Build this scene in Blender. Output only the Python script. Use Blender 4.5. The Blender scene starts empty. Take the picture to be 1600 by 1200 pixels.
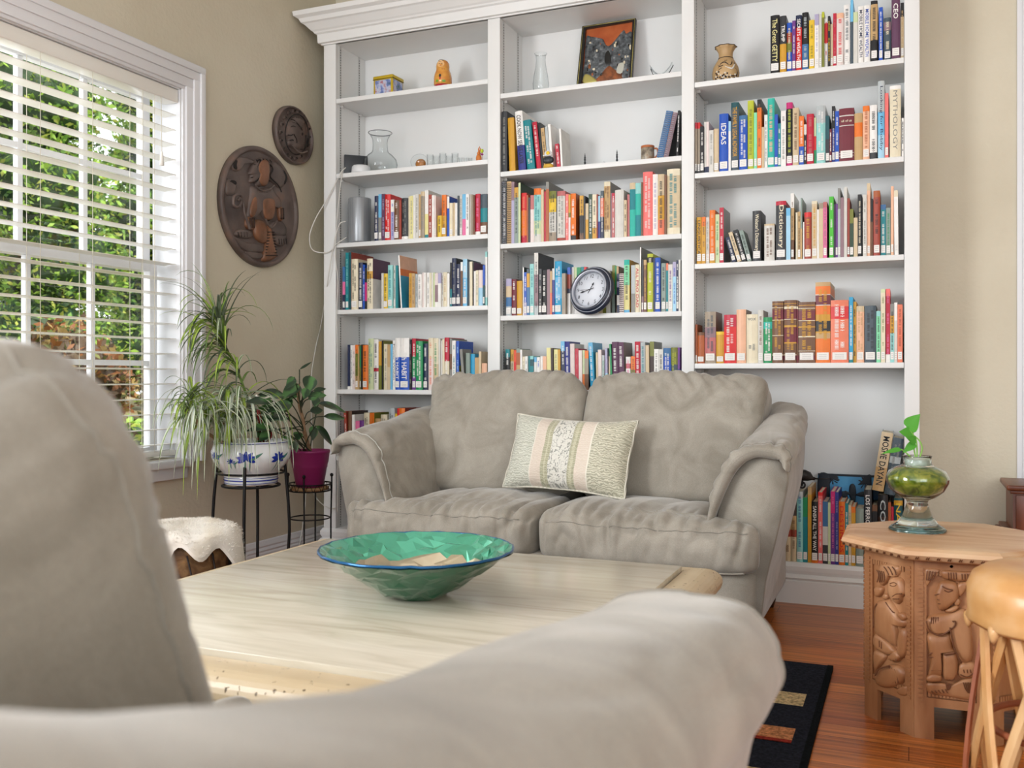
import bpy, bmesh, math, random
from mathutils import Vector, Matrix, noise
random.seed(7)
S = bpy.context.scene
COL = S.collection
pi = math.pi
# ------------------------------------------------------------------ camera
FPX = 1480.0; CX = 800.0; CY = 588.0; EYE = 0.93
TH = math.atan(620.0 / FPX)
cam = bpy.data.cameras.new('camera'); camo = bpy.data.objects.new('camera', cam); COL.objects.link(camo)
camo.location = (0, 0, EYE); camo.rotation_euler = (pi/2, 0, TH)
cam.sensor_fit = 'HORIZONTAL'; cam.sensor_width = 36.0; cam.lens = 36.0 * FPX / 1600.0
cam.shift_y = -(600.0 - CY) / 1600.0
cam.clip_start = 0.03; cam.clip_end = 100
cam.dof.use_dof = True; cam.dof.focus_distance = 3.4; cam.dof.aperture_fstop = 5.6
S.camera = camo
# ------------------------------------------------------------------ world, sun, exposure
W = bpy.data.worlds.new('overcast_sky'); S.world = W; W.use_nodes = True
bg = W.node_tree.nodes['Background']
bg.inputs[0].default_value = (0.93, 0.965, 1.0, 1); bg.inputs[1].default_value = 1.8
def add_sun(name, energy, direction, angle, color):
    l = bpy.data.lights.new(name, 'SUN'); l.energy = energy; l.angle = math.radians(angle); l.color = color
    o = bpy.data.objects.new(name, l); COL.objects.link(o)
    o.rotation_euler = Vector(direction).to_track_quat('-Z', 'Y').to_euler()
    o.location = (2, -2, 6)
    return o
add_sun('sun', 4.0, (-0.5, 0.15, -0.85), 2.0, (1.0, 0.95, 0.85))
def add_area(name, loc, direction, sx, sy, energy, color):
    l = bpy.data.lights.new(name, 'AREA'); l.shape = 'RECTANGLE'; l.size = sx; l.size_y = sy; l.energy = energy; l.color = color
    o = bpy.data.objects.new(name, l); COL.objects.link(o)
    o.location = loc; o.rotation_euler = Vector(direction).to_track_quat('-Z', 'Y').to_euler()
    return o
# added fill lamp behind and right of the camera, brightens left wall and bookcase
add_area('rear_fill', (2.2, -2.2, 1.9), (-0.55, 0.8, -0.1), 2.6, 2.2, 45, (0.97, 0.99, 1.0))
add_area('daylight_window', (-3.6, 2.3, 2.0), (1.0, 0.25, -0.3), 1.4, 1.6, 25, (0.95, 0.98, 1.0))
add_area('left_fill', (-2.78, 0.4, 1.6), (1.0, 0.35, -0.15), 1.6, 1.4, 120, (0.96, 0.98, 1.0))  # added lamp before the solid left wall, stands in for windows out of view
S.view_settings.view_transform = 'Standard'; S.view_settings.look = 'None'
S.view_settings.gamma = 1.0; S.view_settings.use_curve_mapping = False
S.view_settings.exposure = 0.44
# ------------------------------------------------------------------ sight lines: where a direction meets a plane of the room
Fv = Vector((-math.sin(TH), math.cos(TH), 0)); Rv = Vector((math.cos(TH), math.sin(TH), 0))
EYEV = Vector((0, 0, EYE))
def ray(x, y):
    d = Fv + Rv * ((x - CX) / FPX); d.z = (CY - y) / FPX
    return d
def atY(x, y, Y): d = ray(x, y); return EYEV + d * (Y / d.y)
def atX(x, y, X): d = ray(x, y); return EYEV + d * (X / d.x)
def atZ(x, y, Z): d = ray(x, y); return EYEV + d * ((Z - EYE) / d.z)
def atP(x, y, o, n):
    d = ray(x, y); return EYEV + d * ((o - EYEV).dot(n) / d.dot(n))
# ------------------------------------------------------------------ colours and materials
def lin(c):
    return tuple((v/12.92 if v <= 0.04045 else ((v+0.055)/1.055)**2.4) for v in c)
def hx(s):
    return tuple(int(s[i:i+2], 16)/255 for i in (0, 2, 4))
PAL = {
 'white': 'e8e6e2', 'graywhite': 'cfcdc6', 'pinkwhite': 'dfd0cc', 'cream': 'ddd3b8', 'beige': 'ccb896', 'tan': 'bd9c6c', 'gold': 'c9962c',
 'yellow': 'e0bc30', 'paleyellow': 'e0d896', 'orange': 'e0731e', 'orangered': 'd84c20', 'peach': 'e6b494', 'coral': 'e07858', 'salmon': 'e8706c',
 'red': 'd02424', 'crimson': 'b81c38', 'maroon': '6c1c2c', 'brick': '9c4030', 'rust': 'a8582c', 'brown': '6e4a30', 'darkbrown': '38241c',
 'mauve': '8c7078', 'rose': 'b86868', 'pink': 'dc6c9c', 'magenta': 'c02470', 'plum': '5c3854', 'purple': '6a3484', 'lilac': 'a8a2c0', 'indigo': '2c3484',
 'navy': '1e2848', 'blue': '1c50b4', 'steel': '3c6c9c', 'skyblue': '6cb4dc', 'lightblue': 'a0cce4', 'cyan': '2c9cc8', 'teal': '148088', 'darkteal': '164c54',
 'lightteal': '90ccc8', 'turquoise': '28b0a0', 'mint': '84d8a8', 'green': '1c8c54', 'brightgreen': '48b830', 'darkgreen': '2c4430', 'palegreen': 'c4d0a4',
 'olive': '74782c', 'lime': 'b4bc30', 'graygreen': '84948c', 'gray': '84847f', 'palegray': 'b0b8ba', 'slate': '44525c', 'charcoal': '303236', 'black': '17171a',
 'taupe': '9c8e7c'}
PLAIN = {'graywhite': 'greyish white', 'pinkwhite': 'pinkish white', 'paleyellow': 'pale yellow', 'orangered': 'red-orange', 'darkbrown': 'dark brown',
 'steel': 'steel blue', 'skyblue': 'sky blue', 'lightblue': 'light blue', 'darkteal': 'dark teal', 'lightteal': 'pale teal', 'mint': 'mint green',
 'brightgreen': 'bright green', 'darkgreen': 'dark green', 'palegreen': 'pale green', 'graygreen': 'grey-green', 'gray': 'grey', 'palegray': 'pale grey',
 'lime': 'lime yellow', 'navy': 'navy'}
_mats = {}
def mat(name, color=None, rough=0.5, metal=0.0, var=0.0, scale=8.0, bump=0.0, bscale=60.0, trans=0.0, ior=1.45, sheen=0.0, spec=None, coat=0.0, subs=0.0, stretch=None, detail=3.0, alpha=None):
    if name in _mats: return _mats[name]
    m = bpy.data.materials.new(name); m.use_nodes = True
    nt = m.node_tree; b = nt.nodes['Principled BSDF']
    c = lin(hx(color)) if isinstance(color, str) else color
    b.inputs['Base Color'].default_value = (*c, 1); b.inputs['Roughness'].default_value = rough; b.inputs['Metallic'].default_value = metal
    b.inputs['IOR'].default_value = ior
    if trans: b.inputs['Transmission Weight'].default_value = trans
    if sheen: b.inputs['Sheen Weight'].default_value = sheen
    if coat: b.inputs['Coat Weight'].default_value = coat
    if spec is not None: b.inputs['Specular IOR Level'].default_value = spec
    if subs: b.inputs['Subsurface Weight'].default_value = subs; b.inputs['Subsurface Radius'].default_value = (0.02, 0.02, 0.01)
    if var or bump:
        tc = nt.nodes.new('ShaderNodeTexCoord'); mp = nt.nodes.new('ShaderNodeMapping'); nt.links.new(tc.outputs['Object'], mp.inputs[0])
        if stretch: mp.inputs['Scale'].default_value = stretch
    if var:
        n = nt.nodes.new('ShaderNodeTexNoise'); n.inputs['Scale'].default_value = scale; n.inputs['Detail'].default_value = detail
        nt.links.new(mp.outputs[0], n.inputs['Vector'])
        r = nt.nodes.new('ShaderNodeValToRGB'); nt.links.new(n.outputs['Fac'], r.inputs[0])
        r.color_ramp.elements[0].position = 0.3; r.color_ramp.elements[1].position = 0.7
        r.color_ramp.elements[0].color = (*[v*(1-var) for v in c], 1); r.color_ramp.elements[1].color = (*[min(1, v*(1+var)) for v in c], 1)
        nt.links.new(r.outputs[0], b.inputs['Base Color'])
    if bump:
        n2 = nt.nodes.new('ShaderNodeTexNoise'); n2.inputs['Scale'].default_value = bscale; n2.inputs['Detail'].default_value = 4
        nt.links.new(mp.outputs[0], n2.inputs['Vector'])
        bp = nt.nodes.new('ShaderNodeBump'); bp.inputs['Strength'].default_value = bump; bp.inputs['Distance'].default_value = 0.01
        nt.links.new(n2.outputs['Fac'], bp.inputs['Height']); nt.links.new(bp.outputs[0], b.inputs['Normal'])
    _mats[name] = m
    return m
def pmat(c):
    return mat('book_' + c, PAL[c], rough=0.42, var=0.06, scale=30)
def nodes_of(m): return m.node_tree, m.node_tree.nodes, m.node_tree.links
def ramp_mat(name, stops, rough=0.5, texture='noise', scale=5.0, stretch=(1, 1, 1), detail=5.0, bump=0.0, dist=0.0, metal=0.0, coat=0.0, coords='Object', bdist=0.01):
    if name in _mats: return _mats[name]
    m = bpy.data.materials.new(name); m.use_nodes = True; nt, N, L = nodes_of(m); b = N['Principled BSDF']
    b.inputs['Roughness'].default_value = rough; b.inputs['Metallic'].default_value = metal
    if coat: b.inputs['Coat Weight'].default_value = coat; b.inputs['Coat Roughness'].default_value = 0.15
    tc = N.new('ShaderNodeTexCoord'); mp = N.new('ShaderNodeMapping'); L.new(tc.outputs[coords], mp.inputs[0]); mp.inputs['Scale'].default_value = stretch
    if texture == 'noise':
        t = N.new('ShaderNodeTexNoise'); t.inputs['Detail'].default_value = detail; t.inputs['Distortion'].default_value = dist; out = t.outputs['Fac']
    elif texture == 'voronoi':
        t = N.new('ShaderNodeTexVoronoi'); out = t.outputs['Distance']
    else:
        t = N.new('ShaderNodeTexWave'); t.inputs['Distortion'].default_value = dist; t.inputs['Detail'].default_value = detail; out = t.outputs['Fac']
    t.inputs['Scale'].default_value = scale; L.new(mp.outputs[0], t.inputs['Vector'])
    r = N.new('ShaderNodeValToRGB'); L.new(out, r.inputs[0])
    while len(r.color_ramp.elements) < len(stops): r.color_ramp.elements.new(0.5)
    for e, (p, c) in zip(r.color_ramp.elements, stops): e.position = p; e.color = (*lin(hx(c)), 1)
    L.new(r.outputs[0], b.inputs['Base Color'])
    if bump:
        bp = N.new('ShaderNodeBump'); bp.inputs['Strength'].default_value = bump; bp.inputs['Distance'].default_value = bdist
        L.new(out, bp.inputs['Height']); L.new(bp.outputs[0], b.inputs['Normal'])
    _mats[name] = m
    return m
# ------------------------------------------------------------------ tagging and mesh collecting
def tag(o, label=None, cat=None, group=None, kind=None):
    if label: o['label'] = label
    if cat: o['category'] = cat
    if group: o['group'] = group
    if kind: o['kind'] = kind
    return o
def empty(name, loc, rz=0, label=None, cat=None, group=None):
    o = bpy.data.objects.new(name, None); COL.objects.link(o); o.empty_display_size = 0.05
    o.location = loc; o.rotation_euler = (0, 0, rz)
    return tag(o, label, cat, group)
class MB:
    def __init__(s): s.v = []; s.f = []; s.m = []; s.mats = []; s.sm = []
    def mi(s, m):
        if m is None: m = WHITE
        if m not in s.mats: s.mats.append(m)
        return s.mats.index(m)
    def add(s, vs, fs, m=None, smooth=False):
        b = len(s.v); i = s.mi(m); s.v += [Vector(v) for v in vs]
        for f in fs: s.f.append([b + k for k in f]); s.m.append(i); s.sm.append(smooth)
    def quad(s, a, b, c, d, m=None): s.add([a, b, c, d], [(0, 1, 2, 3)], m)
    def box(s, x0, x1, y0, y1, z0, z1, m=None, bev=0.0):
        if x1 < x0: x0, x1 = x1, x0
        if y1 < y0: y0, y1 = y1, y0
        if z1 < z0: z0, z1 = z1, z0
        if bev <= 0:
            s.add([(x0,y0,z0),(x1,y0,z0),(x1,y1,z0),(x0,y1,z0),(x0,y0,z1),(x1,y0,z1),(x1,y1,z1),(x0,y1,z1)],
                  [(0,3,2,1),(4,5,6,7),(0,1,5,4),(1,2,6,5),(2,3,7,6),(3,0,4,7)], m)
            return
        b = min(bev, (x1-x0)*.45, (y1-y0)*.45, (z1-z0)*.45)
        bm = bmesh.new(); bmesh.ops.create_cube(bm, size=1)
        for v in bm.verts: v.co = Vector((x0+(v.co.x+.5)*(x1-x0), y0+(v.co.y+.5)*(y1-y0), z0+(v.co.z+.5)*(z1-z0)))
        bmesh.ops.bevel(bm, geom=bm.edges[:], offset=b, segments=2, affect='EDGES', profile=0.6)
        s.bm(bm, m, True)
    def bm(s, bm, m=None, smooth=False):
        bm.verts.index_update(); s.add([v.co.copy() for v in bm.verts], [[v.index for v in f.verts] for f in bm.faces], m, smooth); bm.free()
    def lathe(s, prof, c=(0, 0, 0), n=32, m=None, smooth=True, sx=1.0, sy=1.0, wob=None, closed=False):
        vs = []; fs = []
        for k, (r, z) in enumerate(prof):
            for i in range(n):
                a = 2*pi*i/n; rr = r*(wob(a, k) if wob else 1)
                vs.append((c[0]+rr*math.cos(a)*sx, c[1]+rr*math.sin(a)*sy, c[2]+z))
        K = len(prof)
        for k in range(K-1 if not closed else K):
            k2 = (k+1) % K
            for i in range(n):
                j = (i+1) % n; fs.append((k*n+i, k*n+j, k2*n+j, k2*n+i))
        if not closed:
            fs.append(tuple(reversed(range(n)))) if prof[0][0] > 1e-4 else None
            if prof[-1][0] > 1e-4: fs.append(tuple((K-1)*n+i for i in range(n)))
        s.add(vs, [f for f in fs if f], m, smooth)
    def tube(s, pts, r, n=8, m=None, closed=False, taper=None, flat=1.0):
        pts = [Vector(p) for p in pts]; K = len(pts)
        if K < 2: return
        vs = []; fs = []; up = None
        for k, p in enumerate(pts):
            if closed: t = pts[(k+1) % K] - pts[k-1]
            else: t = pts[min(k+1, K-1)] - pts[max(k-1, 0)]
            if t.length < 1e-9: t = Vector((0, 0, 1))
            t.normalize()
            if up is None:
                up = Vector((0, 0, 1)) if abs(t.z) < .9 else Vector((1, 0, 0))
            a = t.cross(up); 
            if a.length < 1e-6: a = t.cross(Vector((0, 1, .3)))
            a.normalize(); b = a.cross(t).normalized(); up = b
            rr = r if not taper else r*taper(k/(K-1))
            for i in range(n):
                an = 2*pi*i/n; vs.append(p + a*(rr*math.cos(an)) + b*(rr*flat*math.sin(an)))
        for k in range(K if closed else K-1):
            k2 = (k+1) % K
            for i in range(n):
                j = (i+1) % n; fs.append((k*n+i, k*n+j, k2*n+j, k2*n+i))
        if not closed: fs.append(tuple(reversed(range(n)))); fs.append(tuple((K-1)*n+i for i in range(n)))
        s.add(vs, fs, m, True)
    def prism(s, poly, axis, a0, a1, m=None):
        """poly: 2D points; axis: 'x','y','z' extrude direction"""
        def P(u, v, w):
            return {'x': (w, u, v), 'y': (u, w, v), 'z': (u, v, w)}[axis]
        n = len(poly); vs = [P(u, v, a0) for u, v in poly] + [P(u, v, a1) for u, v in poly]
        fs = [tuple(range(n)), tuple(reversed(range(n, 2*n)))]
        for i in range(n): j = (i+1) % n; fs.append((i, j, n+j, n+i))
        s.add(vs, fs, m)
    def grid(s, rows, m=None, smooth=True, close_u=False, cap=False):
        R = len(rows); C = len(rows[0]); vs = [p for r in rows for p in r]; fs = []
        for i in range(R-1):
            for j in range(C if close_u else C-1):
                k = (j+1) % C; fs.append((i*C+j, i*C+k, (i+1)*C+k, (i+1)*C+j))
        if cap: fs.append(tuple(reversed(range(C)))); fs.append(tuple((R-1)*C+j for j in range(C)))
        s.add(vs, fs, m, smooth)
    def build(s, name, parent=None, loc=None, fix=True):
        o0 = Vector(loc) if loc is not None else (parent_world(parent) if parent is not None else Vector((0, 0, 0)))
        me = bpy.data.meshes.new(name); me.from_pydata([v - o0 for v in s.v], [], s.f)
        for m in s.mats: me.materials.append(m)
        if s.f:
            me.polygons.foreach_set('material_index', s.m); me.polygons.foreach_set('use_smooth', s.sm)
        me.update()
        if fix:
            b = bmesh.new(); b.from_mesh(me); bmesh.ops.recalc_face_normals(b, faces=b.faces[:]); b.to_mesh(me); b.free()
        o = bpy.data.objects.new(name, me); COL.objects.link(o)
        if parent is not None: o.parent = parent
        elif loc is not None: o.location = loc
        return o
def parent_world(p):
    v = Vector((0, 0, 0))
    while p is not None: v += Vector(p.location); p = p.parent
    return v
def smoothstep(a, b, x):
    t = max(0, min(1, (x-a)/(b-a))); return t*t*(3-2*t)
def catmull(pts, n=6, closed=False):
    P = [Vector(p) for p in pts]; K = len(P); out = []
    rng = K if closed else K-1
    for i in range(rng):
        if closed: p0, p1, p2, p3 = P[i-1], P[i], P[(i+1) % K], P[(i+2) % K]
        else: p0, p1, p2, p3 = P[max(i-1, 0)], P[i], P[i+1], P[min(i+2, K-1)]
        for k in range(n):
            t = k/n
            out.append(0.5*((2*p1)+(-p0+p2)*t+(2*p0-5*p1+4*p2-p3)*t*t+(-p0+3*p1-3*p2+p3)*t**3))
    if not closed: out.append(P[-1])
    return out
_tx = {}
def text_geo(s, off=0.0):
    k = (s, off)
    if k in _tx: return _tx[k]
    cu = bpy.data.curves.new('lettering', 'FONT'); cu.body = s; cu.size = 1.0; cu.align_x = 'CENTER'; cu.align_y = 'CENTER'; cu.resolution_u = 2; cu.offset = off
    ob = bpy.data.objects.new('lettering', cu)
    COL.objects.link(ob)
    me = bpy.data.meshes.new_from_object(ob)
    vs = [v.co.copy() for v in me.vertices]; fs = [tuple(p.vertices) for p in me.polygons]
    bpy.data.objects.remove(ob); bpy.data.meshes.remove(me); bpy.data.curves.remove(cu)
    if vs:
        x0 = min(v.x for v in vs); x1 = max(v.x for v in vs); y0 = min(v.y for v in vs); y1 = max(v.y for v in vs)
        vs = [Vector((v.x-(x0+x1)/2, v.y-(y0+y1)/2, 0)) for v in vs]; dim = (x1-x0, y1-y0)
    else: dim = (1, 1)
    _tx[k] = (vs, fs, dim); return _tx[k]
WHITE = mat('white_paint', 'dfe0df', rough=0.4, var=0.02, scale=3)
WHITE2 = mat('white_trim_paint', 'dcdde0', rough=0.3)
BLACKM = mat('black_iron', '1c1b1c', rough=0.45, metal=0.6)
PAGES = ramp_mat('page_edges', [(0.3, 'c8bb9c'), (0.7, 'e2d9c2')], rough=0.8, scale=3, stretch=(600, 8, 1))
# ------------------------------------------------------------------ room shell
XW = -2.85; YB = 4.345; CEIL = 3.3
WALLM = ramp_mat('beige_plaster', [(0.35, 'c8c0ab'), (0.65, 'd0c9b5')], rough=0.75, scale=2.0, bump=0.0)
def wall_bump(m):
    nt, N, L = nodes_of(m); b = N['Principled BSDF']; tc = N.new('ShaderNodeTexCoord'); n = N.new('ShaderNodeTexNoise')
    n.inputs['Scale'].default_value = 55; n.inputs['Detail'].default_value = 5; L.new(tc.outputs['Object'], n.inputs['Vector'])
    bp = N.new('ShaderNodeBump'); bp.inputs['Strength'].default_value = 0.35; bp.inputs['Distance'].default_value = 0.006
    L.new(n.outputs['Fac'], bp.inputs['Height']); L.new(bp.outputs[0], b.inputs['Normal'])
wall_bump(WALLM)
def floor_material():
    m = bpy.data.materials.new('wood_floor'); m.use_nodes = True; nt, N, L = nodes_of(m); b = N['Principled BSDF']
    tc = N.new('ShaderNodeTexCoord'); br = N.new('ShaderNodeTexBrick'); br.offset = 0.37
    br.inputs['Scale'].default_value = 1.0; br.inputs['Brick Width'].default_value = 1.3; br.inputs['Row Height'].default_value = 0.092
    br.inputs['Mortar Size'].default_value = 0.0012; br.inputs['Mortar Smooth'].default_value = 0.2; br.inputs['Bias'].default_value = 0.0
    br.inputs['Color1'].default_value = (*lin(hx('cc7e3c')), 1); br.inputs['Color2'].default_value = (*lin(hx('a85a28')), 1); br.inputs['Mortar'].default_value = (*lin(hx('5a2812')), 1)
    L.new(tc.outputs['Object'], br.inputs['Vector'])
    mp = N.new('ShaderNodeMapping'); mp.inputs['Scale'].default_value = (1.2, 38, 1); L.new(tc.outputs['Object'], mp.inputs[0])
    n = N.new('ShaderNodeTexNoise'); n.inputs['Scale'].default_value = 2.2; n.inputs['Detail'].default_value = 6; n.inputs['Distortion'].default_value = 0.6; L.new(mp.outputs[0], n.inputs['Vector'])
    r = N.new('ShaderNodeValToRGB'); r.color_ramp.elements[0].position = 0.3; r.color_ramp.elements[0].color = (0.52, 0.48, 0.45, 1); r.color_ramp.elements[1].position = 0.68; r.color_ramp.elements[1].color = (1.2, 1.15, 1.1, 1)
    L.new(n.outputs['Fac'], r.inputs[0])
    mx = N.new('ShaderNodeMix'); mx.data_type = 'RGBA'; mx.blend_type = 'MULTIPLY'; mx.inputs[0].default_value = 1.0
    L.new(br.outputs['Color'], mx.inputs[6]); L.new(r.outputs[0], mx.inputs[7]); L.new(mx.outputs[2], b.inputs['Base Color'])
    b.inputs['Roughness'].default_value = 0.28
    bp = N.new('ShaderNodeBump'); bp.inputs['Strength'].default_value = 0.15; bp.inputs['Distance'].default_value = 0.002; bp.invert = True
    L.new(br.outputs['Fac'], bp.inputs['Height']); L.new(bp.outputs[0], b.inputs['Normal'])
    return m
def struct(o, label=None): tag(o, kind='structure', label=label); return o
mb = MB(); mb.box(XW-0.15, 3.6, -2.6, YB+0.15, -0.1, 0, floor_material()); struct(mb.build('floor'), 'reddish brown plank floor')
mb = MB(); mb.box(XW-0.15, 3.6, -2.6, YB+0.15, CEIL, CEIL+0.1, WHITE); struct(mb.build('ceiling'))
mb = MB(); mb.box(XW-0.15, 3.6, YB, YB+0.15, 0, CEIL, WALLM); struct(mb.build('wall_back'), 'beige textured wall behind the bookcase')
mb = MB(); mb.box(3.45, 3.6, -2.6, YB, 0, CEIL, WALLM); struct(mb.build('wall_right_block'), 'unseen beige wall added on the right to block side light')  # unseen wall, put in to darken surfaces that face right
WY0, WY1, WZ0, WZ1 = 2.14, 3.165, 0.585, 2.15
mb = MB()
mb.box(XW-0.15, XW, -2.6, WY0, 0, CEIL, WALLM); mb.box(XW-0.15, XW, WY1, YB, 0, CEIL, WALLM)
mb.box(XW-0.15, XW, WY0, WY1, 0, WZ0, WALLM); mb.box(XW-0.15, XW, WY0, WY1, WZ1, CEIL, WALLM)
struct(mb.build('wall_left'), 'beige textured wall with the window and wooden plaques')
def baseboard(mb, p0, p1, nrm):
    prof = [(0, 0), (0.016, 0), (0.016, 0.085), (0.012, 0.092), (0.014, 0.100), (0.008, 0.112), (0.010, 0.120), (0.004, 0.142), (0, 0.147)]
    p0 = Vector(p0); p1 = Vector(p1); nrm = Vector(nrm)
    rows = [[p + nrm*a + Vector((0, 0, z)) for a, z in prof] for p in (p0, p1)]
    mb.grid(rows, WHITE2, False, close_u=True, cap=True)
mb = MB(); baseboard(mb, (XW, -2.6, 0), (XW, YB, 0), (1, 0, 0)); struct(mb.build('baseboard_left'))
mb = MB(); baseboard(mb, (0.06, YB, 0), (0.405, YB, 0), (0, -1, 0)); struct(mb.build('baseboard_back'))
mb = MB()
mb.box(0.405, 0.425, YB-0.012, YB, 0, CEIL, WHITE2); mb.box(0.425, 0.50, YB-0.022, YB, 0, CEIL, WHITE2); mb.box(0.50, 0.54, YB-0.03, YB, 0, CEIL, WHITE2)
struct(mb.build('trim_1'), 'tall white vertical casing on the back wall')
# window
win = empty('window_1', (XW, (WY0+WY1)/2, WZ0)); struct(win, 'white double-hung window with divided panes')
mb = MB()
for (a, b, c) in ((0, 0.120, 0.012), (0.012, 0.10, 0.022), (0.05, 0.118, 0.030), (0.085, 0.112, 0.038)):
    y0, y1 = WY0-b, WY1+b
    mb.box(XW, XW+c, WY0-b, WY0-a, WZ0-0.02, WZ1+b, WHITE2, 0.002); mb.box(XW, XW+c, WY1+a, WY1+b, WZ0-0.02, WZ1+b, WHITE2, 0.002)
    mb.box(XW, XW+c+0.0006, WY0-b, WY1+b, WZ1+a, WZ1+b, WHITE2, 0.002)
mb.build('window_casing', win)
mb = MB(); mb.box(XW-0.14, XW+0.055, WY0-0.14, WY1+0.02, WZ0-0.035, WZ0-0.001, WHITE2, 0.006); mb.box(XW, XW+0.03, WY0-0.13, WY1+0.01, WZ0-0.085, WZ0-0.035, WHITE2, 0.004)
mb.build('window_sill', win)
mb = MB(); t = 0.004
mb.box(XW-0.15, XW, WY1-t, WY1, WZ0, WZ1, WHITE2); mb.box(XW-0.15, XW, WY0, WY0+t, WZ0, WZ1, WHITE2); mb.box(XW-0.15, XW, WY0, WY1, WZ1-t, WZ1, WHITE2)
mb.build('window_jamb', win)
ZM = 1.395; XS = XW-0.13
def sash(z0, z1, x, muz):
    mb = MB(); w = 0.042
    ya, yb = WY0+0.02, WY1-0.03
    for q in ((ya, ya+w, z0, z1), (yb-w, yb, z0, z1), (ya+w, yb-w, z0, z0+w), (ya+w, yb-w, z1-w, z1)): mb.box(x-0.018, x+0.018, q[0], q[1], q[2], q[3], WHITE2, 0.003)
    o = mb.build('sash', win)
    mb = MB()
    for k in (1, 2):
        y = ya + w + (yb-ya-2*w)*k/3; mb.box(x-0.011, x+0.0125, y-0.011, y+0.011, z0+w, z1-w, WHITE2, 0.002)
    for zz in muz: mb.box(x-0.010, x+0.0118, ya+w, yb-w, zz-0.011, zz+0.011, WHITE2, 0.002)
    mb.build('muntins', o)
    gm = _mats.get('window_glass')
    if gm is None:
        gm = bpy.data.materials.new('window_glass'); gm.use_nodes = True; nt, N, L = nodes_of(gm); N.clear()
        out = N.new('ShaderNodeOutputMaterial'); mx = N.new('ShaderNodeMixShader'); tr = N.new('ShaderNodeBsdfTransparent'); gl = N.new('ShaderNodeBsdfGlossy'); gl.inputs['Roughness'].default_value = 0.02
        lw = N.new('ShaderNodeLayerWeight'); pw_ = N.new('ShaderNodeMath'); pw_.operation = 'POWER'; pw_.inputs[1].default_value = 5; L.new(lw.outputs['Facing'], pw_.inputs[0]); ad = N.new('ShaderNodeMath'); ad.operation = 'MULTIPLY_ADD'; ad.inputs[1].default_value = .5; ad.inputs[2].default_value = .03; L.new(pw_.outputs[0], ad.inputs[0]); L.new(ad.outputs[0], mx.inputs[0]); L.new(tr.outputs[0], mx.inputs[1]); L.new(gl.outputs[0], mx.inputs[2]); L.new(mx.outputs[0], out.inputs[0])
        _mats['window_glass'] = gm
    mb = MB(); mb.box(x-0.003, x+0.003, ya+w-0.004, yb-w+0.004, z0+w-0.004, z1-w+0.004, gm); mb.build('pane', o)
sash(WZ0+0.005, ZM+0.02, XS+0.012, [0.985]); sash(ZM-0.02, WZ1-0.005, XS-0.028, [1.775])
# blinds
bl = empty('window_blind', (XW-0.045, (WY0+WY1)/2, WZ0+0.02), label='white horizontal slat blind hanging inside the window opening', cat='blind')
SLAT = mat('blind_slat', 'e9e7e0', rough=0.35)
mb = MB(); pitch = 0.0632; xs = XW-0.045
nsl = int((WZ1-0.10-WZ0-0.04)/pitch)
for k in range(nsl+1):
    z = WZ0+0.062+k*pitch; y0, y1 = WY0+0.012, WY1-0.012
    rows = []
    for (dx, dz) in ((-0.031, -0.0015), (-0.016, 0.0), (0, 0.0006), (0.016, 0.0), (0.031, -0.0015)): rows.append([(xs+dx, y0, z+dz+0.0015*dx/0.031), (xs+dx, y1, z+dz+0.0015*dx/0.031)])
    for (dx, dz) in ((0.031, -0.0042), (0.016, -0.0027), (0, -0.0021), (-0.016, -0.0027), (-0.031, -0.0042)): rows.append([(xs+dx, y0, z+dz+0.0015*dx/0.031), (xs+dx, y1, z+dz+0.0015*dx/0.031)])
    mb.grid([list(r) for r in zip(*rows)], SLAT, False, close_u=True, cap=True)
mb.build('slats', bl)
mb = MB(); mb.box(xs-0.035, xs+0.038, WY0+0.008, WY1-0.008, WZ1-0.062, WZ1-0.006, SLAT, 0.004); mb.build('headrail', bl)
mb = MB(); mb.box(xs-0.030, xs+0.030, WY0+0.012, WY1-0.012, WZ0+0.012, WZ0+0.034, SLAT, 0.004); mb.build('bottom_rail', bl)
mb = MB(); CORD = mat('blind_cord', 'd8d2c2', rough=0.8)
for y in (WY0+0.14, 2.47, 2.705, 2.96, WY1-0.14):
    for dx in (-0.034, 0.034): mb.tube([(xs+dx, y, WZ0+0.03), (xs+dx, y, WZ1-0.05)], 0.0011, 5, CORD)
mb.build('ladder_cords', bl)
mb = MB(); y = WY1-0.115
mb.tube([(xs+0.045, y, WZ1-0.06), (xs+0.047, y+0.002, 1.86)], 0.0014, 5, CORD); mb.lathe([(0.002, 0.03), (0.006, 0.022), (0.008, 0.0), (0.010, -0.028), (0.0, -0.03)], (xs+0.047, y+0.002, 1.83), 12, SLAT)
mb.build('pull_cord', bl)
# ------------------------------------------------------------------ outdoors
def leafmat(name, c, tr=0.3):
    m = mat(name, c, rough=0.55, var=0.35, scale=0.9)
    nt, N, L = nodes_of(m); b = N['Principled BSDF']; out = N['Material Output']; t = N.new('ShaderNodeBsdfTranslucent'); mx = N.new('ShaderNodeMixShader'); mx.inputs[0].default_value = tr
    r = [n for n in N if n.type == 'VALTORGB'][0]; L.new(r.outputs[0], t.inputs[0]); L.new(b.outputs[0], mx.inputs[1]); L.new(t.outputs[0], mx.inputs[2]); L.new(mx.outputs[0], out.inputs[0]); return m
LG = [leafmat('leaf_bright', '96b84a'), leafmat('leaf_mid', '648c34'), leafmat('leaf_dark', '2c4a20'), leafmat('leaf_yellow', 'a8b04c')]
LB = [leafmat('leaf_rust', '8a5a34'), leafmat('leaf_straw', 'a08850'), leafmat('leaf_olive', '6a7038'), leafmat('leaf_umber', '54402a')]
BARK = ramp_mat('bark', [(0.3, '4a3c2c'), (0.7, '8a7860')], rough=0.9, scale=6, stretch=(6, 6, 1))
rg = random.Random(11)
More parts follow.
